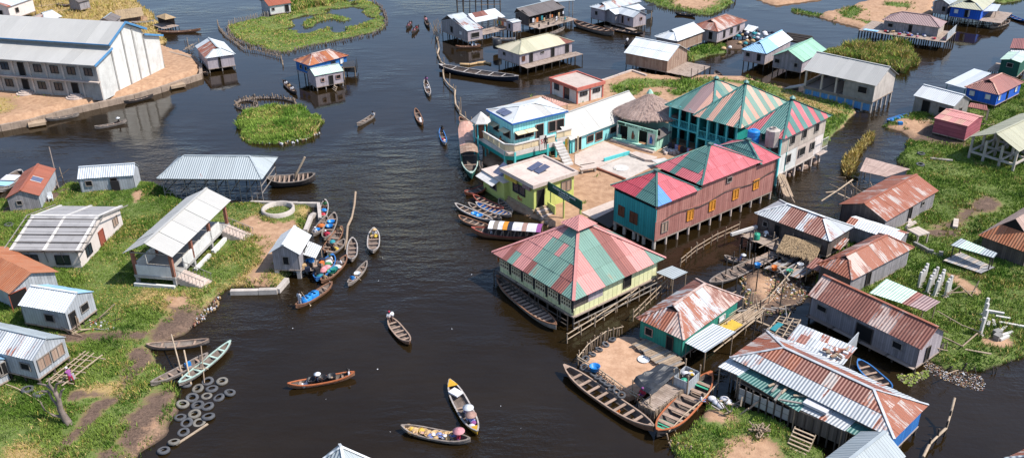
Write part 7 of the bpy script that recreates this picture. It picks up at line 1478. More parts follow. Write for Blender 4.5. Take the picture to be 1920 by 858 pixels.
ty=[(1562,290),(1662,288),(1585,345),(1482,343),(1725,370),(1395,318),(1445,410),(1545,405),(1635,412),(1365,462),(1480,465),(1562,482),(1348,560),(1455,535),(1565,552),(1402,602),(1380,675),(1305,742),(1228,812),(1492,600)]
ORD=['lowest','second lowest','third lowest','fourth lowest','fifth lowest','sixth lowest','seventh lowest','eighth lowest','ninth lowest','tenth lowest','tenth highest','ninth highest','eighth highest','seventh highest','sixth highest','fifth highest','fourth highest','third highest','second highest','highest']
TY2=TY.copy(); TY2.materials[0]=plain('tyre_muddy',S('77736c'),S('4e4b48'),4,rough=.95)
for i,(x,y) in enumerate(sorted(ty,key=lambda q:-q[1])):
    o=tyre(t(3,x+R.uniform(-6,6),y+R.uniform(-5,5)),ORD[i]+' of the old tyres heaped along the left shore',GT,z=R.choice([.07,.03,0.0,-.05,.1]),tilt=.3,s=R.uniform(.86,1.06))
    if i%3==1: o.data=TY2
for x,y in ((210,358),(298,395)): tyre(t(3,x,y),'old tyre lying in grass under the rust spotted tin house','tyres under the tin house',land_=left_island,tilt=.25)
tyre(t(1,70,835),'single tyre in the grass above the unfinished white house',None,land_=left_island)
tyre(t(31,1148,303),'upper of two pale tyres in the right field','pale tyres in the right field',land_=field); tyre(t(31,1140,384),'lower of two pale tyres in the right field','pale tyres in the right field',land_=field)
o=box('plank_afloat',gp(t(3,1440,685),.02),(3.0,.2,.08),'bamboo_pale',rz=.95); tag(o,'pale plank afloat below the tyres','plank')
# ---- sand pen with tyre edge and stake fence
def stakefence(name,label,px,z0,h,sp=.3,mat='bamboo',rails=(.5,),r_=.05,jit=.06,closed=False,cat='fence',hv=.35):
    P=[gp(p,0) for p in px]; c=P[0].copy(); T=thing(name,label,cat,c)
    if closed: P=P+[P[0]]
    for a,b in zip(P,P[1:]):
        L=(b-a).length; k=max(1,int(L/sp))
        for i in range(k):
            p=a.lerp(b,(i+.5)/k)-c; hh=h*R.uniform(1-hv,1+hv*.6)
            pole('stake',(p.x+R.uniform(-jit,jit),p.y+R.uniform(-jit,jit),z0),(p.x+R.uniform(-jit,jit)*2,p.y+R.uniform(-jit,jit)*2,hh),r_*R.uniform(.7,1.25),mat,T)
        for rl_ in rails: 
            p=a-c; q=b-c; pole('rail',(p.x,p.y,rl_),(q.x,q.y,rl_+R.uniform(-.05,.05)),.05,'bamboo_pale',T)
    return T
pen=tt(23,500,165,720,10,900,-30,1200,170,1240,260,1050,320,880,400,800,390)
penP=[(1088,684),(1108,660),(1140,637),(1170,630),(1190,632),(1262,676),(1272,705),(1225,722),(1180,742),(1160,738)]
o=slab('sand_pen',penP,.55,1.0,'sand_m'); o.name='sand_pen'
stakefence('stake_revetment','stake revetment around the sand filled pen',[(1083,685),(1103,660),(1136,636),(1168,627)],-.8,1.1,.28,rails=(.9,))
stakefence('boat_side_stakes','low stake edge of the sand pen beside the long cargo boat',[(1083,685),(1120,707),(1165,740),(1200,760),(1222,782)],-.8,.85,.35,rails=(.7,.95))
for i in range(9): f=i/8; x=1090+f*80; tyre((1095+70*f,688+52*f),['first','second','third','fourth','fifth','sixth','seventh','eighth','last'][i]+' tyre from the bow along the boat side edge of the sand pen','tyres edging the sand pen',z=.68,tilt=.4,s=.68)
for i in range(5): f=i/4; tyre((1098+50*f,672-36*f),['lowest','second','middle','fourth','highest'][i]+' tyre on the upper edge of the sand pen','tyres edging the sand pen',z=.68,tilt=.4,s=.68)
for i,p in enumerate(((1202,655),(1214,661),(1226,669))): tyre(p,['left','middle','right'][i]+' tyre beside the plank walk of the sand pen','tyres edging the sand pen',z=.66,s=.75)
tub('bright blue tub among the tyres of the sand pen',gp((1115,693),.85),.45,.4,'plastic_blue'); o=lathe('basin',[(0,0),(.5,0),(.55,.1),(.5,.1),(.45,.04),(0,.04)],'plastic_white',None,16,gp((1207,674),.56)); tag(o,'white basin lying on the sand pen','basin')
# plank walk
P0,P1=gp((1200,640),.85),gp((1268,690),.85); T=thing('plank_walk','rough plank walk between sand pen and green house','walkway',Vector((P0.x,P0.y,0))); c=T.location
n=18; dd=(P1-P0); nn=Vector((-dd.y,dd.x,0)).normalized()
for i in range(n):
    p=P0.lerp(P1,i/n)-c; ln=R.uniform(1.6,2.4); beam('plank',p-nn*ln*.4,p+nn*ln*.6,.22,.06,R.choice(['bamboo_pale','bamboo','pole_grey']),T)
for i in range(5): p=P0.lerp(P1,i/4)-c; pole('post',(p.x,p.y,-1),(p.x,p.y,.8),.08,'pole_dark',T)
# bamboo platform + black tarp
r=rect((1205,752),(1228,772),(1282,722),.8); r.T=thing('bamboo_platform','bamboo platform on close stakes under the black tarpaulin','platform',(r.c.x,r.c.y,0),r.rz); deck(r,-r.a,r.a,-r.b,r.b,.8,posts=False)
for i in range(26):
    y=-r.b+2*r.b*i/25; pole('stake',(r.a+R.uniform(0,.25),y+R.uniform(-.1,.1),-1),(r.a-.05,y,.85+R.uniform(0,.2)),.05,'bamboo_pale' if i%3 else 'bamboo',r.T)
for i in range(12): x=-r.a+2*r.a*i/11; pole('stake',(x,-r.b-R.uniform(0,.2),-1),(x,-r.b,.8+R.uniform(0,.2)),.05,'bamboo',r.T)
TP=[gp(p,z) for p,z in (((1187,709),2.0),((1220,737),1.9),((1275,690),2.1),((1240,680),2.2))]; c=sum(TP,Vector())/4; c.z=0
T=thing('black_tarpaulin','crumpled black tarpaulin on poles over the bamboo platform','tarpaulin',c); v=[];f=[]; n=10
for i in range(n+1):
    for j in range(n+1):
        s,q=i/n,j/n; p=(TP[0]*(1-s)+TP[1]*s)*(1-q)+(TP[3]*(1-s)+TP[2]*s)*q-c
        p.z+=-.12*math.sin(math.pi*s)*math.sin(math.pi*q)+.05*math.sin(9*s+7*q)+.045*math.sin(17*q-5*s)+R.uniform(-.035,.035)+(-.25 if j==0 or i==n else 0); v.append(p)
f=[(i*(n+1)+j,(i+1)*(n+1)+j,(i+1)*(n+1)+j+1,i*(n+1)+j+1) for i in range(n) for j in range(n)]
k=len(v); v=v+[p-Vector((0,0,.02)) for p in v]; f=f+[tuple(k+x for x in q[::-1]) for q in f]; mesh('tarp',v,f,'tarp_black',T,None,False)
for p in TP: pole('pole',(p.x-c.x,p.y-c.y,-.8),(p.x-c.x,p.y-c.y,p.z-.1),.05,'bamboo',T)
person('person in magenta sitting in the shade of the black tarpaulin',gp((1205,742),.85),'sit',-2.2,'cloth_red','cloth_purple',scarf='cloth_purple')
# tin washing booth
rb=rect((1265,703),(1290,717),(1309,695),1.6); T=thing('tin_booth','open topped tin washing booth on stilts beside the black tarpaulin','booth',(rb.c.x,rb.c.y,0),rb.rz); walls(T,rb.a,rb.b,.3,1.6,'tin_wall',th=.05); box('floor',(0,0,.3),(2*rb.a-.1,2*rb.b-.1,.08),'terracotta',T)
for sx in(-1,1):
    for sy in(-1,1): pole('post',(sx*rb.a,sy*rb.b,-1),(sx*rb.a,sy*rb.b,2.3),.06,'bamboo',T)
for i in range(5): sack('tub or bundle stacked in the tin washing booth',rb.c+Vector((R.uniform(-.5,.5),R.uniform(-.5,.5),1.2)),.35,['cloth_white','plastic_green','cloth_yellow','cloth_white','cloth_dark'][i],'things in the tin booth')
# bamboo bundle lean
P0,P1=gp((1312,655),.9),gp((1425,575),1.1); T=thing('bamboo_stack','long stack of bamboo poles on trestles between the houses','bamboo stack',Vector((P0.x,P0.y,0))); c=T.location
for i in range(34):
    o0=Vector((R.uniform(-1.2,1.2),R.uniform(-.9,.9),R.uniform(-.2,.5))); f0=R.uniform(0,.35); f1=R.uniform(.6,1.0); pole('bamboo',P0.lerp(P1,f0)-c+o0,P0.lerp(P1,f1)-c+o0*R.uniform(.5,1.1),R.uniform(.035,.06),R.choice(['bamboo_pale','bamboo','bamboo_pale']),T)
for i in range(12): p=P0.lerp(P1,i/11)-c; pole('post',(p.x+R.uniform(-1,1),p.y+R.uniform(-1,1),-1),(p.x+R.uniform(-1,1),p.y+R.uniform(-.8,.8),1.3+R.uniform(-.3,.5)),.05,'bamboo',T)
o=box('plywood_sheet',gp((1370,610),1.5),(1.8,1.3,.05),'cloth_yellow',rz=.7); tag(o,'yellow plywood sheet on the bamboo stack','board')
# ---- rail walk along the pavilion canal
def railwalk(name,label,px,h,mat='bamboo_pale',sp=2.0,low=.35,cat='fence'):
    P=[gp(p,0) for p in px]; c=P[0].copy(); T=thing(name,label,cat,c)
    for a,b in zip(P,P[1:]):
        a=a-c;b=b-c; pole('rail',(a.x,a.y,h),(b.x,b.y,h+.05),.055,mat,T); pole('rail',(a.x,a.y+.1,low),(b.x,b.y+.1,low+.05),.05,mat,T); L=(b-a).length; k=max(1,round(L/sp))
        for i in range(k+1): p=a.lerp(b,i/k); pole('post',(p.x,p.y,-1),(p.x+R.uniform(-.1,.1),p.y,h+R.uniform(.0,.5)),.05,mat,T)
railwalk('bamboo_rail','bamboo rail running along the canal below the patchwork pavilion',[(1064,643),(1115,612),(1133,600),(1180,568),(1215,540),(1246,522)],1.0)
railwalk('bamboo_footway','bamboo footway across the canal between pavilion and thatch platform',[(1275,500),(1306,475),(1345,452),(1385,434)],.9,'bamboo',1.4)
canopy('grey_pole_canopy','small grey sheet canopy on poles at the canal corner','canopy',[(1230,510),(1262,523),(1289,510),(1260,498)],(2.0,2.0,2.2,2.2),2,1,'grey_sheet')
railwalk('edge_rail','bamboo rail beside the canal at the back of the green house',[(1187,602),(1230,560),(1250,540)],1.0,'bamboo',1.2)
# thatch platform hut
r=rect((1454,462),(1510,485),(1536,452),2.0); T,c_=canopy('thatch_canopy','shaggy straw thatch canopy on the plank platform','canopy',[(1456,470),(1528,488),(1541,458),(1472,440)],(1.7,1.6,2.2,2.3),6,2,'thatch_straw',gz=-.8)
tv=[];tf=[];tu=[]
Pq=[gp(p,z)-c_ for p,z in zip([(1456,470),(1528,488),(1541,458),(1472,440)],(1.7,1.6,2.2,2.3))]
for i in range(900):
    s,q=R.random(),R.random(); p=(Pq[0]*(1-s)+Pq[1]*s)*(1-q)+(Pq[3]*(1-s)+Pq[2]*s)*q; d=(Pq[0]-Pq[3]).normalized(); k=len(tv); w_=Vector((d.y,-d.x,0))*.04
    tv+=[p-w_+Vector((0,0,.06)),p+w_+Vector((0,0,.06)),p+d*R.uniform(.3,.7)+Vector((R.uniform(-.1,.1),R.uniform(-.1,.1),R.uniform(.05,.16)))]; tf.append((k,k+1,k+2)); tu+=[(i*.3,0),(i*.3+.05,0),(i*.3,1)]
o=mesh('thatch_tufts',tv,tf,'thatch_straw',T,tu); o['kind']='stuff'
r=rect((1392,440),(1460,470),(1500,440),1.0); r.T=thing('fish_platform','plank platform with drying things before the streaky white house','platform',(r.c.x,r.c.y,0),r.rz); deck(r,-r.a,r.a,-r.b,r.b,1.0)
drum('green drum on the plank platform',gp((1418,449),1.05),.35,.7,'plastic_green'); o=box('white_pipe',gp((1395,432),1.6),(3.6,.3,.3),'white_paint',rz=.5); tag(o,'white beam sticking out over the side canal','beam')
person('person in white on the plank platform',gp((1434,446),1.05),'bend',1.0,'cloth_white')
Q=[gp(p,.85) for p in ((1398,492),(1500,522),(1545,492),(1452,466))]; c=Vector((Q[0].x,Q[0].y,0)); T=thing('plank_landing','dark plank landing below the straw thatch canopy','landing',c); Q=[q-c for q in Q]
for i in range(26):
    if i in(7,8,15): continue
    f0,f1=i/26,(i+.85)/26; prism('plank',[Q[0].lerp(Q[1],f0),Q[0].lerp(Q[1],f1),Q[3].lerp(Q[2],f1+R.uniform(-.01,.01)),Q[3].lerp(Q[2],f0)],.05,R.choice(['deck_wood','board_grey','dark_wood','brown_wood']),T,Vector((0,0,1)),[(0,0),(0,.3),(3,.3),(3,0)])
for i in range(10): q=Q[0].lerp(Q[1],i/9) if i%2 else Q[3].lerp(Q[2],i/9); pole('post',(q.x,q.y,-1),(q.x,q.y,.8+R.uniform(0,1.2)),.06,'pole_dark',T)
canopy('rusty_scrap_roof','small rusty scrap roof over the plank landing corner','roof',[(1512,500),(1540,510),(1556,492),(1530,482)],(1.7,1.7,2.0,2.0),3,1,'rust_sheet'); canopy('grey_scrap_roof','small grey scrap roof left of the rust striped house','roof',[(1580,392),(1604,400),(1622,378),(1600,370)],(1.8,1.8,2.1,2.1),2,1,'dark_sheet'); canopy('tin_scrap_roof','small tin roof between streaky and hip roofed rusty houses','roof',[(1545,458),(1575,468),(1592,448),(1565,440)],(1.7,1.7,2.0,2.0),3,1,'galv_rusty')
for i,(px,mt) in enumerate((((1420,500),'plastic_blue'),((1452,505),'plastic_orange'),((1480,512),'plastic_green'),((1500,500),'plastic_white'),((1470,490),'plastic_black'))): tub(['blue','orange','green','white','black'][i]+' tub standing on the dark plank landing',gp(px,.9),.32,.35,mt)
# stakes in the mud
T=thing('mooring_stakes','scattered tall dark mooring stakes around the muddy debris flat','stakes',gp((1420,530)))
for px in ((1360,520),(1372,510),(1385,500),(1398,490),(1410,520),(1417,548),(1425,590),(1440,500),(1452,545),(1405,470),(1380,545),(1460,590)):
    p=gp(px)-T.location; pole('stake',(p.x,p.y,-1),(p.x+R.uniform(-.15,.15),p.y,2.4+R.uniform(-.8,.8)),.06,'pole_dark',T)
railwalk('debris_rail','crooked bamboo rail rising over the debris flat to the thatch canopy',[(1400,598),(1440,575),(1470,540),(1500,505),(1530,470)],1.1,'bamboo_pale',2.5)
# debris stuff
def debris(name,label,poly,n,mats,z=.05,smin=.08,smax=.3,flat=.4):
    P=np.array([tuple(gp(p,0).xy) for p in poly]); lo,hi=P.min(0),P.max(0); v=[];f=[];mi=[]; c=0
    while c<n:
        x,y=R.uniform(lo[0],hi[0]),R.uniform(lo[1],hi[1])
        if pip([tuple(q) for q in P],np.array([x]),np.array([y]))[0]<0: continue
        c+=1; s=R.uniform(smin,smax)*(.5+R.random()); a=R.uniform(0,3.1); l=s*R.uniform(.5,1.8); h=s*flat; k=len(v); zz=z+R.uniform(0,.08)
        cx,sx=math.cos(a),math.sin(a)
        for dz in (-.12,h):
            for ux,uy in ((-l,-s),(l,-s),(l,s),(-l,s)): v.append((x+(ux*cx-uy*sx)*.5*R.uniform(.6,1.1),y+(ux*sx+uy*cx)*.5*R.uniform(.6,1.1),zz+dz))
        f+=[(k+4,k+5,k+6,k+7),(k,k+1,k+5,k+4),(k+1,k+2,k+6,k+5),(k+2,k+3,k+7,k+6),(k+3,k,k+4,k+7)]; mi+=[R.randrange(len(mats))]*5
    o=mesh(name,v,f,mats,None); o.data.polygons.foreach_set('material_index',mi); stuff(o,label,'debris'); return o
debris('mud_debris','litter and driftwood strewn on the muddy debris flat',[(1385,525),(1430,505),(1500,515),(1515,560),(1480,590),(1400,590)],900,['straw','bamboo','dead_wood','cloth_white','terracotta','dead_wood','weed','straw'],.1,.05,.17)
debris('floating_litter','pale floating litter below the corner of the right field',tt(33,1150,160,1230,110,1320,190,1450,210,1600,250,1640,330,1600,370,1420,320,1250,250),1100,['cloth_white','straw','plastic_white','bamboo','cloth_dark','terracotta','dead_wood','bamboo'],-.02,.03,.085,.2)
debris('water_weeds','floating green weed patch beside the long rusty house',tt(33,960,240,1080,230,1200,200,1210,250,1060,330,980,280),420,['weed','weed','weed_pale','dead_wood'],-.03,.06,.14,.1)
debris('shore_litter','litter along the muddy left shore',tt(2,1300,760,1500,640,1600,560,1660,480,1640,600,1500,720,1300,830),160,['cloth_white','straw','terracotta','bamboo'],.18,.05,.14)
debris('islet_litter','white litter along the near edge of the oval grass islet',[(462,262),(500,268),(560,262),(598,245),(600,252),(560,270),(490,274)],60,['cloth_white','straw','bamboo'],.15,.08,.22)
debris('channel_litter','tiny white litter floating in the open channel',[(420,400),(1000,440),(1040,640),(960,850),(420,850),(460,600)],26,['cloth_white'],-.03,.04,.08,.2)
debris('path_litter','scraps scattered by the tin shack and path',tt(2,640,700,760,700,900,790,700,800),40,['cloth_white','cloth_orange','straw'],.5,.05,.14)
# clothes heap at landing near rusty house
HP=gp(t(20,1790,280),.5)
for i in range(60):
    p=HP+Vector((R.gauss(0,2.2),R.gauss(0,3.2),0)); p.z=.45+max(0,1.1-.22*(p-HP).xy.length)*R.random(); sack('bundle in the white and dark clothes heap',p,R.uniform(.35,.6),['cloth_white','cloth_dark','cloth_white','cloth_navy','straw','cloth_teal'][i%6],'clothes heap bundles')
canopy('heap_tarp','white tarpaulin over part of the clothes heap','tarpaulin',tt(20,1740,225,1800,240,1850,205,1770,185),(1.6,1.5,1.9,2.0),2,1,'white_sheet',gz=.2)
T=thing('log_raft','dark log raft tied beside the sky blue roof','raft',gp(t(30,220,285)))
for i in range(9): p=gp(t(30,150+R.uniform(-10,10),250+i*7))-T.location; q=gp(t(30,290+R.uniform(-20,60),278+i*7))-T.location; pole('log',(p.x,p.y,.05),(q.x,q.y,.08),.14,'pole_dark',T)
def heap(label,px,n,spread,z,ln=2.2,mats=('bamboo','pole_dark','pole_grey','bamboo_pale'),up=.5):
    T=thing('pole_heap',label,'pole heap',gp(px,0))
    for i in range(n):
        a=Vector((R.gauss(0,spread),R.gauss(0,spread),z+R.uniform(-.1,.3))); an=R.uniform(0,6.28); l=ln*R.uniform(.4,1.1); d=Vector((math.cos(an)*l,math.sin(an)*l,R.uniform(-.1,up)*l))
        if i%4==0: pole('pole',(a.x,a.y,-.8),(a.x+R.uniform(-.2,.2),a.y,z+R.uniform(.6,2.)),.05,R.choice(mats),T)
        elif i%4==1: beam('board',a,a+d,.2,.05,R.choice(mats),T)
        else: pole('pole',a,a+d,.045,R.choice(mats),T)
for lb,px,n,sp,z in (('loose poles and boards beside the thatch canopy platform',(1475,495),34,1.8,.6),('tangle of poles between green house and debris flat',(1390,595),30,1.8,.8),('loose poles under the streaky white roof front',(1440,470),20,1.6,.9),('loose poles beside the open bamboo frame',(1440,640),26,1.5,.5),('poles and boards behind the dark thatch lean to',(1600,365),24,1.6,.6),('loose poles at the laundry deck stilts',(905,62),16,1.3,.7),('poles and boards on the smokehouse deck',(1040,48),26,1.6,1.2),('loose boards at the foot of the tin shack',(160,625),12,.9,.5),('loose poles at the right end of the long rusty house',(1755,665),14,1.0,.4),('scrap boards on the shore by the pink shack',(1815,240),18,1.3,.5),('loose poles around the hall side kiosk',(360,95),14,1.2,.5),('loose poles behind the brown gable house',(92,345),10,.9,.3)): heap(lb,px,n,sp,z)
# ---- driftwood boom in channel
def boom(name,label,px,zs,r_,mat,cat='driftwood'):
    P=[gp(p,0)+Vector((0,0,z)) for p,z in zip(px,zs)]; c=P[0].copy(); c.z=0; T=thing(name,label,cat,c)
    for a,b in zip(P,P[1:]): pole('branch',a-c,b-c,r_*R.uniform(.8,1.2),mat,T)
    return T,c,P
T,c,P=boom('floating_boom','crooked pale pole boom running down the channel to the navy boat',tt(10,1345,265,1365,330,1372,380,1362,420,1390,485,1415,500,1402,560,1410,610,1450,660,1495,695,1490,740,1497,800,1530,850)+tt(11,1530,20,1580,60,1625,90),[.4]*16,.13,'bamboo_pale')
for p in P[::1]: q=p-c; pole('stake',(q.x+R.uniform(-.2,.2),q.y,-1),(q.x+R.uniform(-.2,.2),q.y,1.6+R.uniform(-.6,1.2)),.06,'bamboo',T)
for i in range(14): q=P[0]-c+Vector((R.uniform(-.8,.8),R.uniform(-2,6),0)); pole('twig',(q.x,q.y,0),(q.x+R.uniform(-.8,.8),q.y+R.uniform(-.3,.3),1.0+R.random()*1.6),.04,'bamboo',T)
T,c,P=boom('driftwood_pole','long crooked driftwood pole standing off the market canoes',[(668,374),(665,392),(660,412),(652,428),(650,452),(648,470)],[1.0,.5,.3,.25,.2,.1],.12,'bamboo')
boom('reed_boom','reedy floating boom behind the navy boat',tt(10,1530,490,1600,492,1660,480,1720,475,1760,485),[.15]*5,.22,'straw')
T,c,P=boom('leaning_branch','pale leaning branch fence standing in the lower right water',tt(33,1160,870,1200,800,1260,745,1320,700,1340,640,1355,580),[.2,.5,.6,.8,1.2,2.2],.1,'bamboo_pale')
for i in range(1,5): q=P[i]-c; pole('stake',(q.x,q.y,-1),(q.x,q.y,.9+.2*i),.07,'pole_dark',T)
# ---- stake rings
def ring(name,label,cx,cy,rx,ry,sp,h,a0=0,a1=2*math.pi,mat='pole_dark'):
    n=int((a1-a0)*rx*.06/ sp*1.4); pts=[(cx+rx*math.cos(a0+(a1-a0)*i/n),cy-ry*math.sin(a0+(a1-a0)*i/n)) for i in range(n+1)]
    T=thing(name,label,'fish trap',gp(pts[0])); 
    for i,p in enumerate(pts):
        q=gp(p)-T.location
        for _ in range(2): pole('stake',(q.x+R.uniform(-.25,.25),q.y+R.uniform(-.25,.25),-.8),(q.x+R.uniform(-.25,.25),q.y+R.uniform(-.25,.25),h*R.uniform(.5,1.3)),.06,R.choice([mat,'bamboo']),T)
        if i: a=gp(pts[i-1])-T.location; pole('brush',(a.x,a.y,.12),(q.x,q.y,.12),.22,'brown_wood' if 0 else 'dead_wood',T)
ring('stake_ring','round stake and brush fish trap left of the grass islet',462,198,20,8.5,.35,.7); ring('stake_arc','curved stake fence sweeping above the grass islet',500,196,54,11,.4,.7,-.15,2.6)
stakefence('curved_stakes','curved stake line standing left of the fish pond',tt(0,1630,175,1640,215,1680,265,1740,310,1830,380,1920,392)+tt(10,60,405,190,440,205,500),-.8,.8,.5,'bamboo',(.35,))
stakefence('pond_fence','grey stake fence along the far left rim of the fish pond',tt(0,1710,205,1780,175,1920,140)+tt(10,60,135,180,105),-.5,1.1,.25,'pole_grey',(),.07)
stakefence('pond_front_stakes','rotting stakes along the near rim of the fish pond',tt(0,1705,215,1740,285,1870,355)+tt(10,40,365,110,395,230,405,310,378,500,338,700,300,880,262,960,210,980,150,945,60,870,10),-.6,.55,.3,'dead_wood',(),.07,.2)
stakefence('bank_stakes','dark stakes around the far reddish sand island',tt(20,1060,50,1180,80,1360,112,1500,118,1660,45,1680,5),-.6,.6,.5,'pole_dark',())
stakefence('hall_back_fence','thin pole fence behind the hall roof in front of the whitewashed house',tt(0,0,125,120,110,260,95,380,80,480,60),.3,2.6,1.6,'pole_dark',(1.2,),.05)
stakefence('front_bank_stakes','stake edge of the near grassy bank',tt(23,1175,715,1200,800,1300,830,1400,856,1440,880),-.5,.7,.35,'bamboo',(),.06,.15)
stakefence('boat_pole_rail','pale poles propped along the near bank beside the orange rimmed boat',tt(23,1170,720,1280,600,1420,480,1540,350),-.2,.8,1.2,'bamboo_pale',(.75,),.05)
stakefence('field_shore_stakes','dark stakes along the lower shore of the right field',tt(33,1270,180,1400,215,1500,225,1640,240,1700,260,1780,210,1800,150),-.6,.8,1.1,'pole_dark',(),.06,.3,hv=.6)
stakefence('lime_wall_fence','dark stick fence beside the lime annex',[(898,325),(912,345),(925,365)],-.6,1.8,.22,'dead_wood',(1.2,),.06)
stakefence('garden_rail','grey pole fence on the field below the white posts',tt(32,1255,680,1450,790,1580,840)+tt(32,1600,800),.2,1.0,1.6,'bamboo',(.9,),.05)
T,c,P=boom('field_rails','grey pole frame lying at the corner of the long rusty house',tt(33,1270,10,1350,45,1440,90,1550,0),[.9,.9,.9,1.0],.06,'bamboo',cat='fence')
land('reed_mat',[(1578,320),(1585,300),(1600,285),(1612,265),(1628,255),(1640,256),(1636,268),(1618,284),(1604,305),(1602,325),(1612,335),(1590,332)],ztop=.12,edge=.6,res=.5,dens=30,gh=.6,dry=.95,bw=.07,base='dry',grassname='dry_reed_hedge',glabel='dry straw coloured reed hedge standing in the blue canal')
# ---- white concrete posts
Tm=[]
for k,(x,y,n) in enumerate(((1130,440,4),(1190,485,5),(1245,505,5),(1330,510,3))):
    for i in range(n):
        p=lz(t(32,x+i*14,y-i*22),field); T=thing('white_post',['front','second','third','fourth','rear'][i]+' white post in the '+['leftmost','second','third','rightmost'][k]+' row of posts on the field','concrete post',p,.5+R.uniform(-.15,.15),'white concrete posts on the field'); T.rotation_euler[0]=R.uniform(-.05,.05); T.rotation_euler[1]=R.uniform(-.05,.05); box('shaft',(0,0,.7),(.23,.22,1.9),'white_paint',T); box('footing',(0,0,.02),(.5,.48,.12),'concrete',T)
for i,(x,y) in enumerate(((1590,800),(1610,740),(1615,690),(1618,650))):
    p=lz(t(32,x,y),field); T=thing('white_post',['nearest','second','third','farthest'][i]+' white post of the short row beside the lying blocks','concrete post',p,.5,'near row of white posts'); box('shaft',(0,0,.8),(.24,.22,2.1),'white_paint',T); box('footing',(0,0,.02),(.55,.55,.12),'concrete',T)
for i,(x,y,rz,l) in enumerate(((1710,640,-.4,1.6),(1760,680,-.4,1.5),(1690,720,1.2,1.3),(1760,765,.7,1.5),(1790,800,.4,1.7),(1770,830,.5,1.5),(1840,735,-.4,3.0),(1650,725,1.0,1.0))):
    o=box('lying_post',lz(t(32,x,y),field)+Vector((0,0,.16)),(l*.8,.24,.24),'white_paint',rz=rz); tag(o,['white post fragment lying farthest up the field','white post fragment just below the farthest one','short upright leaning white fragment','white post lying across the sand pile','white post lying over the dark block','lowest white post on the sand pile','long thin white beam lying toward the right edge','white fragment touching the near row of posts'][i],'concrete post')
for i,(x,y) in enumerate(((1715,800),(1715,830))): o=box('concrete_block',lz(t(32,x,y),field)+Vector((0,0,.25)),(.7,.5,.6),'block_wall',rz=.4+.3*i); tag(o,['upper grey block under the lying white posts','lower grey block under the lying white posts'][i],'block')
# broken block wall
P=[lz(p,field) for p in tt(32,1090,135,1160,165,1200,190,1310,215)]; T=thing('broken_block_wall','broken low wall of grey blocks crossing the field','wall',P[0]); c=P[0]
for a,b in zip(P,P[1:]):
    L=(b-a).length
    for lv in range(2):
        k=max(2,round(L/.45))
        for i in range(k):
            if lv and R.random()<.35: continue
            p=a.lerp(b,(i+.5)/k)-c; box('block',(p.x,p.y,.15+.3*lv),(.42,.3,.27),'block_wall',T,rz=math.atan2((b-a).y,(b-a).x)+R.uniform(-.1,.1))
# table frame in field
p=lz(t(32,1110,100),field); T=thing('wooden_table','pale wooden bench frame beside the bright lean roof','table',p,.4); box('top',(0,0,1.25),(1.6,1.6,.12),'pale_wood',T)
for sx in(-1,1):
    for sy in(-1,1): box('leg',(sx*.7,sy*.7,.6),(.14,.14,1.25),'pale_wood',T)
for i in range(6): beam('scrap_board',(-.8+R.uniform(-.3,.3),.8,1.4+.06*i),(.7,1.6+R.uniform(-.5,.5),1.5+.05*i),.25,.05,'pale_wood',T)
o=box('driftwood_log',lz(t(31,1405,830),field)+Vector((0,0,.15)),(2.2,.5,.3),'pale_wood',rz=1.1); tag(o,'pale driftwood log in the mud of the right field','log')
o=box('fallen_plank',lz(t(31,1300,345),field)+Vector((0,0,.12)),(2.6,.5,.15),'pole_grey',rz=-.35); tag(o,'grey fallen plank near the open concrete frame','plank')
o=box('blue_crate',lz(t(31,990,78),field)+Vector((0,0,.2)),(.6,.5,.4),'plastic_blue'); tag(o,'blue crate on the sandy shore before the pink shack','crate')
T=thing('field_gate_poles','dead branches propped as a small gate below the white posts','branches',lz(t(32,1430,520),field))
for a,b in (((-1.5,0,0),(0,.3,1.2)),((0,.3,1.2),(1.4,0,0)),((1.2,.2,0),(1.9,.6,1.5)),((-1.2,.1,.5),(1.6,.2,.6))): pole('branch',a,b,.06,'bamboo',T)
# ---- dead tree
p=lz(t(3,500,610),left_island); T=thing('dead_tree','bare dead tree with lopped branches beside the path','tree',p)
def limb(nm,pts,rs,parent):
    v=[];f=[];n=8
    for k,(q,r_) in enumerate(zip(pts,rs)):
        q=Vector(q); d=(Vector(pts[min(k+1,len(pts)-1)])-Vector(pts[max(k-1,0)])).normalized(); x=d.orthogonal().normalized(); y=d.cross(x)
        for i in range(n): a=2*math.pi*i/n; v.append(q+(x*math.cos(a)+y*math.sin(a))*r_*R.uniform(.85,1.15))
    for k in range(len(pts)-1):
        for i in range(n): f.append((k*n+i,k*n+(i+1)%n,(k+1)*n+(i+1)%n,(k+1)*n+i))
    f.append(tuple(range((len(pts)-1)*n,len(pts)*n))); return mesh(nm,v,f,'dead_wood',parent,None,True)
limb('trunk',[(.3,0,-.2),(0,.05,.5),(-.2,.1,1.4),(-.15,.2,2.3),(-.3,.25,3.0)],[.34,.26,.22,.19,.15],T)
for pts in ([(-.1,.1,.6),(-.8,0,.9),(-1.3,-.1,1.5),(-1.5,0,2.2)],[(-.2,.1,1.6),(-.7,.3,2.2),(-.9,.4,2.9)],[(-.15,.2,2.3),(.2,.3,3.0),(.5,.2,3.3)],[(-.3,.25,3.0),(-.9,.4,3.5),(-1.6,.5,3.6)],[(-.3,.25,3.0),(0,.3,3.7),(.6,.3,3.9)],[(-.3,.25,2.9),(-.6,.3,3.7),(-.5,.4,4.2)],[(-.9,.4,2.9),(-1.4,.3,3.0)]): limb('branch',pts,[.12,.09,.06,.04][:len(pts)],T)
T,c,P=boom('fallen_branch','thin pale branch leaning from the tin house to the dead tree',tt(3,65,375,150,400,370,515),[.9,.8,.6],.05,'bamboo_pale')
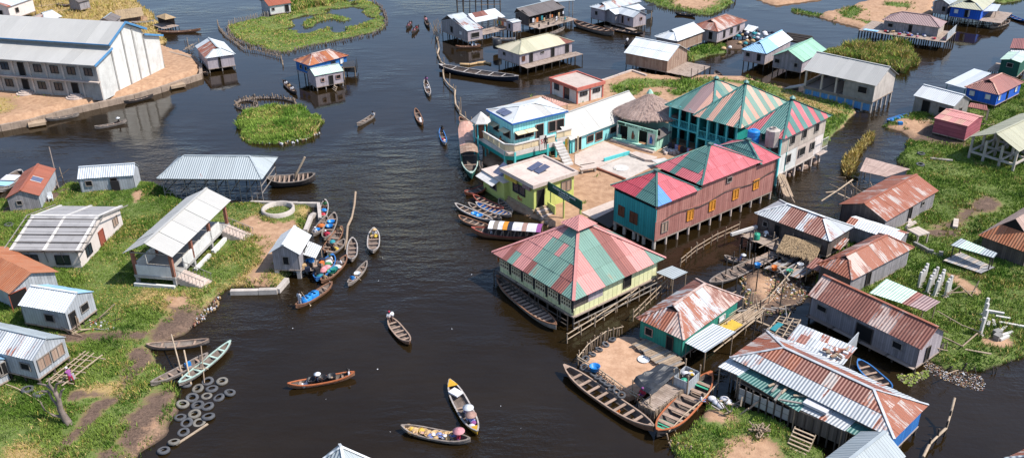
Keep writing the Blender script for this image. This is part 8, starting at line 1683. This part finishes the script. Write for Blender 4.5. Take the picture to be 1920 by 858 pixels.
boom('mooring_poles','crossed pale mooring poles over the beached canoes',tt(3,1310,50,1350,190,1385,320),[1.6,1.0,.2],.07,'bamboo_pale',cat='pole'); boom('mooring_pole','upright mooring pole between the beached canoes',tt(3,1405,170,1435,320),[1.6,.1],.07,'bamboo_pale',cat='pole'); boom('cross_pole','level pole lying across the beached canoes',tt(3,1370,225,1570,238),[.6,.6],.06,'bamboo_pale',cat='pole'); boom('thin_mooring_pole','thin mooring pole right of the beached canoes',tt(3,1530,130,1535,310),[1.5,.1],.05,'bamboo',cat='pole')
boom('dead_sapling','thin dead sapling at the water right of the brown gable house',tt(1,405,385,425,470,440,560,460,600),[2.6,1.6,.8,.1],.07,'dead_wood',cat='sapling')
person('person in purple with a white cloth bending under the bamboo landing',lz(t(3,545,315),left_island),'pole',2.5,'cloth_purple','cloth_red',scarf='cloth_white')
o=box('cloth_on_rail',gp(t(3,535,255),1.2),(.5,.06,.6),'cloth_white',rz=.5); tag(o,'white cloth hung from the bamboo landing','cloth')
person('person standing in the hall doorway in dark clothes',gp((141,172),.95),'stand',-1.6,'cloth_navy','cloth_dark')
# landing edge walls
edging('landing_wall','pale concrete wall around the round well landing',[(470,377),(520,378.5),(597,379.5),(600,408)],.55,.4,.9,'concrete',3); edging('landing_step','lower pale concrete wall leading to the market canoes',[(590,398),(583,402),(572,430)],.5,.5,.8,'concrete',3); edging('landing_sill','pale concrete sill at the foot of the kiosk landing',[(432,543),(485,542),(520,541),(538,520)],.5,.5,.8,'concrete',3)
o=lathe('well_ring',[(1.55,-.2),(1.6,.55),(1.72,.6),(1.9,.55),(1.9,-.2)],'concrete',None,28,lz((522,397),left_island),True); tag(o,'round concrete well ring on the landing lawn','well')
# plastic chair
p=lz(t(1,385,650),left_island); T=thing('plastic_chair','white plastic chair beside the brown gable house','chair',p,.4); box('seat',(0,0,.42),(.5,.5,.06),'plastic_white',T); box('backrest',(0,.24,.75),(.5,.06,.6),'plastic_white',T)
for sx in(-1,1):
    box('armrest',(sx*.26,0,.66),(.06,.5,.05),'plastic_white',T)
    for sy in(-1,1): box('leg',(sx*.22,sy*.22,.2),(.06,.06,.42),'plastic_white',T)
o=box('steps_stone',gp((332,160),.45),(2.3,1.6,.4),'sand_wall',rz=.6); o.name='quay_steps'; tag(o,'pale stone steps down the hall quay near its point','steps'); o=box('quay_steps',gp((69,231),.4),(2.3,1.6,.4),'sand_wall',rz=.5); tag(o,'pale stone steps down the hall quay at the left','steps')
# bottom roof corner
r=H('tent_roof','pale hip roof poking up from the bottom edge','roof',(568,893),(652,907),(720,879),2.4,.6,1.5,'BC',(1,1),pat='white_sheet' if 0 else 'grey_sheet',wall='tin_wall',cap='white_sheet')
H('corner_rust_roof','rust roof corner cut by the lower right edge','roof',t(33,1815,856),t(33,1960,1000),t(33,2160,840),2.2,.6,.6,'BC',(1,0),pat='rust_stripe',wall='grey_wood')
ladder('wooden ladder stair below the dark porch of the largest rusty house',t(33,205,820),.2,1.2,1.6,.9,1.6,6)
# wood pile and white sacks on near bank
T=thing('firewood_pile','round pile of split firewood on the near sand','firewood',gp(t(23,1850,680),.45))
for i in range(45): a=R.uniform(0,6.28); rr_=R.uniform(0,.75); pole('log',(rr_*math.cos(a),rr_*math.sin(a),.05+.5*(1-rr_)*R.random()),(rr_*math.cos(a)+R.uniform(-.5,.5),rr_*math.sin(a)+R.uniform(-.5,.5),.15+.5*(1-rr_)),.05,'bamboo',T)
for i in range(5): sack('white plastic bag on the bank under the white porch roof',gp(t(23,1500+30*i,430+25*(i%3)),.45),.4,'cloth_white','white bags on the near bank')
T=thing('scrap_frames','heap of broken wooden frames under the teal porch','wood scrap',gp(t(23,1670,510),.4))
for i in range(16): a=Vector((R.uniform(-1.3,1.3),R.uniform(-.8,.8),R.uniform(0,.5))); beam('board',a,a+Vector((R.uniform(-1,1),R.uniform(-.5,.5),R.uniform(0,.8))),.12,.06,R.choice(['bamboo_pale','pole_grey','dark_wood']),T)
o=box('mattress',gp(t(33,370,470),2.62),(1.9,1.0,.2),'cloth_white',rz=RB.rz+.05); tag(o,'white mattress on the tin porch roof','mattress')
for i,(x,y,l,rz) in enumerate(((60,330,1.6,.9),(130,350,1.4,.8),(80,395,1.5,.9),(300,400,2.2,-.1),(170,440,1.6,-.3),(40,310,1.0,.5))):
    o=box('roof_board',gp(t(33,x,y),2.62),(l,.16,.1),'bamboo_pale' if i%2 else 'pole_grey',rz=rz); tag(o,'loose board lying on the teal porch roof','board','loose boards on the teal porch roof')
for i in range(12): o=box('roof_stone',gp(t(33,440+i*14+R.uniform(-15,15),45+R.uniform(0,60)),2.65),(R.uniform(.2,.7),R.uniform(.15,.3),.15),['terracotta','bamboo','cloth_white'][i%3],rz=R.uniform(0,3)); tag(o,'scrap lying on the patched roof behind the largest rusty house','scrap','scraps on the patched roof')
# white table tops / clothes before the hut
for i in range(10): p=gp(t(21,1190+i*22+R.uniform(-5,5),235+i*7),1.2); o=box('drying_cloth',p,(.5,.06,.8),['cloth_navy','cloth_dark','cloth_blue','cloth_orange'][i%4],rz=-.4); tag(o,'dark garment drying on the line right of the thatched hut','laundry','garments on the hut line')
T=thing('clothes_line','clothes line on two posts right of the thatched hut','clothes line',gp(t(21,1185,250),.5)); q=gp(t(21,1420,310),.5)-T.location; pole('post',(0,0,0),(0,0,1.5),.05,'pole_dark',T); pole('post',(q.x,q.y,0),(q.x,q.y,1.5),.05,'pole_dark',T); pole('line',(0,0,1.45),(q.x,q.y,1.45),.015,'pole_dark',T)
debris('rubble_heap','heap of pale rubble between thatched hut and red roofs',tt(21,1120,300,1200,270,1290,300,1230,330,1150,330),150,['concrete_pale','concrete','cloth_white'],.6,.15,.4,.6)
o=box('white_table',gp(t(21,1115,350),1.3),(1.9,1.2,.08),'white_paint',rz=.4); o.name='white_slab'; tag(o,'white slab roof edge beside the rubble heap','slab')
# people of the compound
person('person in dark clothes on the right balcony of the balcony house',gp((1023,278),2.9),'stand',-1.5,'cloth_dark'); person('person in orange seated on the left balcony',gp((937,268),3.0),'sit',-.5,'cloth_orange')
box_=None
b=BOATS[25]; box('bilge_water',(0,0,.11),(b.L*.55,b.W*.6,.02),'water_m',b.T)
for k in (49,48,63): b=BOATS[k]; box('bilge_water',(0,0,.11),(b.L*.5,b.W*.55,.02),'water_m',b.T)
# bamboo jetty between pink building and streaky house
T=thing('plank_gangway','steep plank gangway from the stilt house toward the streaky roof','gangway',gp(t(31,90,560)))
for i in range(7): a=gp(t(31,60+i*8,520+i*2))-T.location; q=gp(t(31,120+i*10,660))-T.location; beam('plank',(a.x,a.y,1.4),(q.x,q.y,.7),.2,.06,'bamboo_pale' if i%2 else 'bamboo',T)
for a_,b_ in (((95,470),(200,665)),((130,500),(180,650))): a=gp(t(31,*a_),2.2)-T.location; q=gp(t(31,*b_),.6)-T.location; pole('handrail',a,q,.06,'bamboo_pale',T)
for i in range(6): p=gp(t(31,50+R.uniform(0,70),500+R.uniform(0,140)))-T.location; pole('post',(p.x,p.y,-1),(p.x,p.y,1.4),.06,'pole_grey',T)
boom('long_lean_pole','long pale pole leaning from the streaky roof toward the canal',tt(31,385,740,500,690,610,630),[1.5,2.0,2.4],.08,'bamboo_pale',cat='pole')
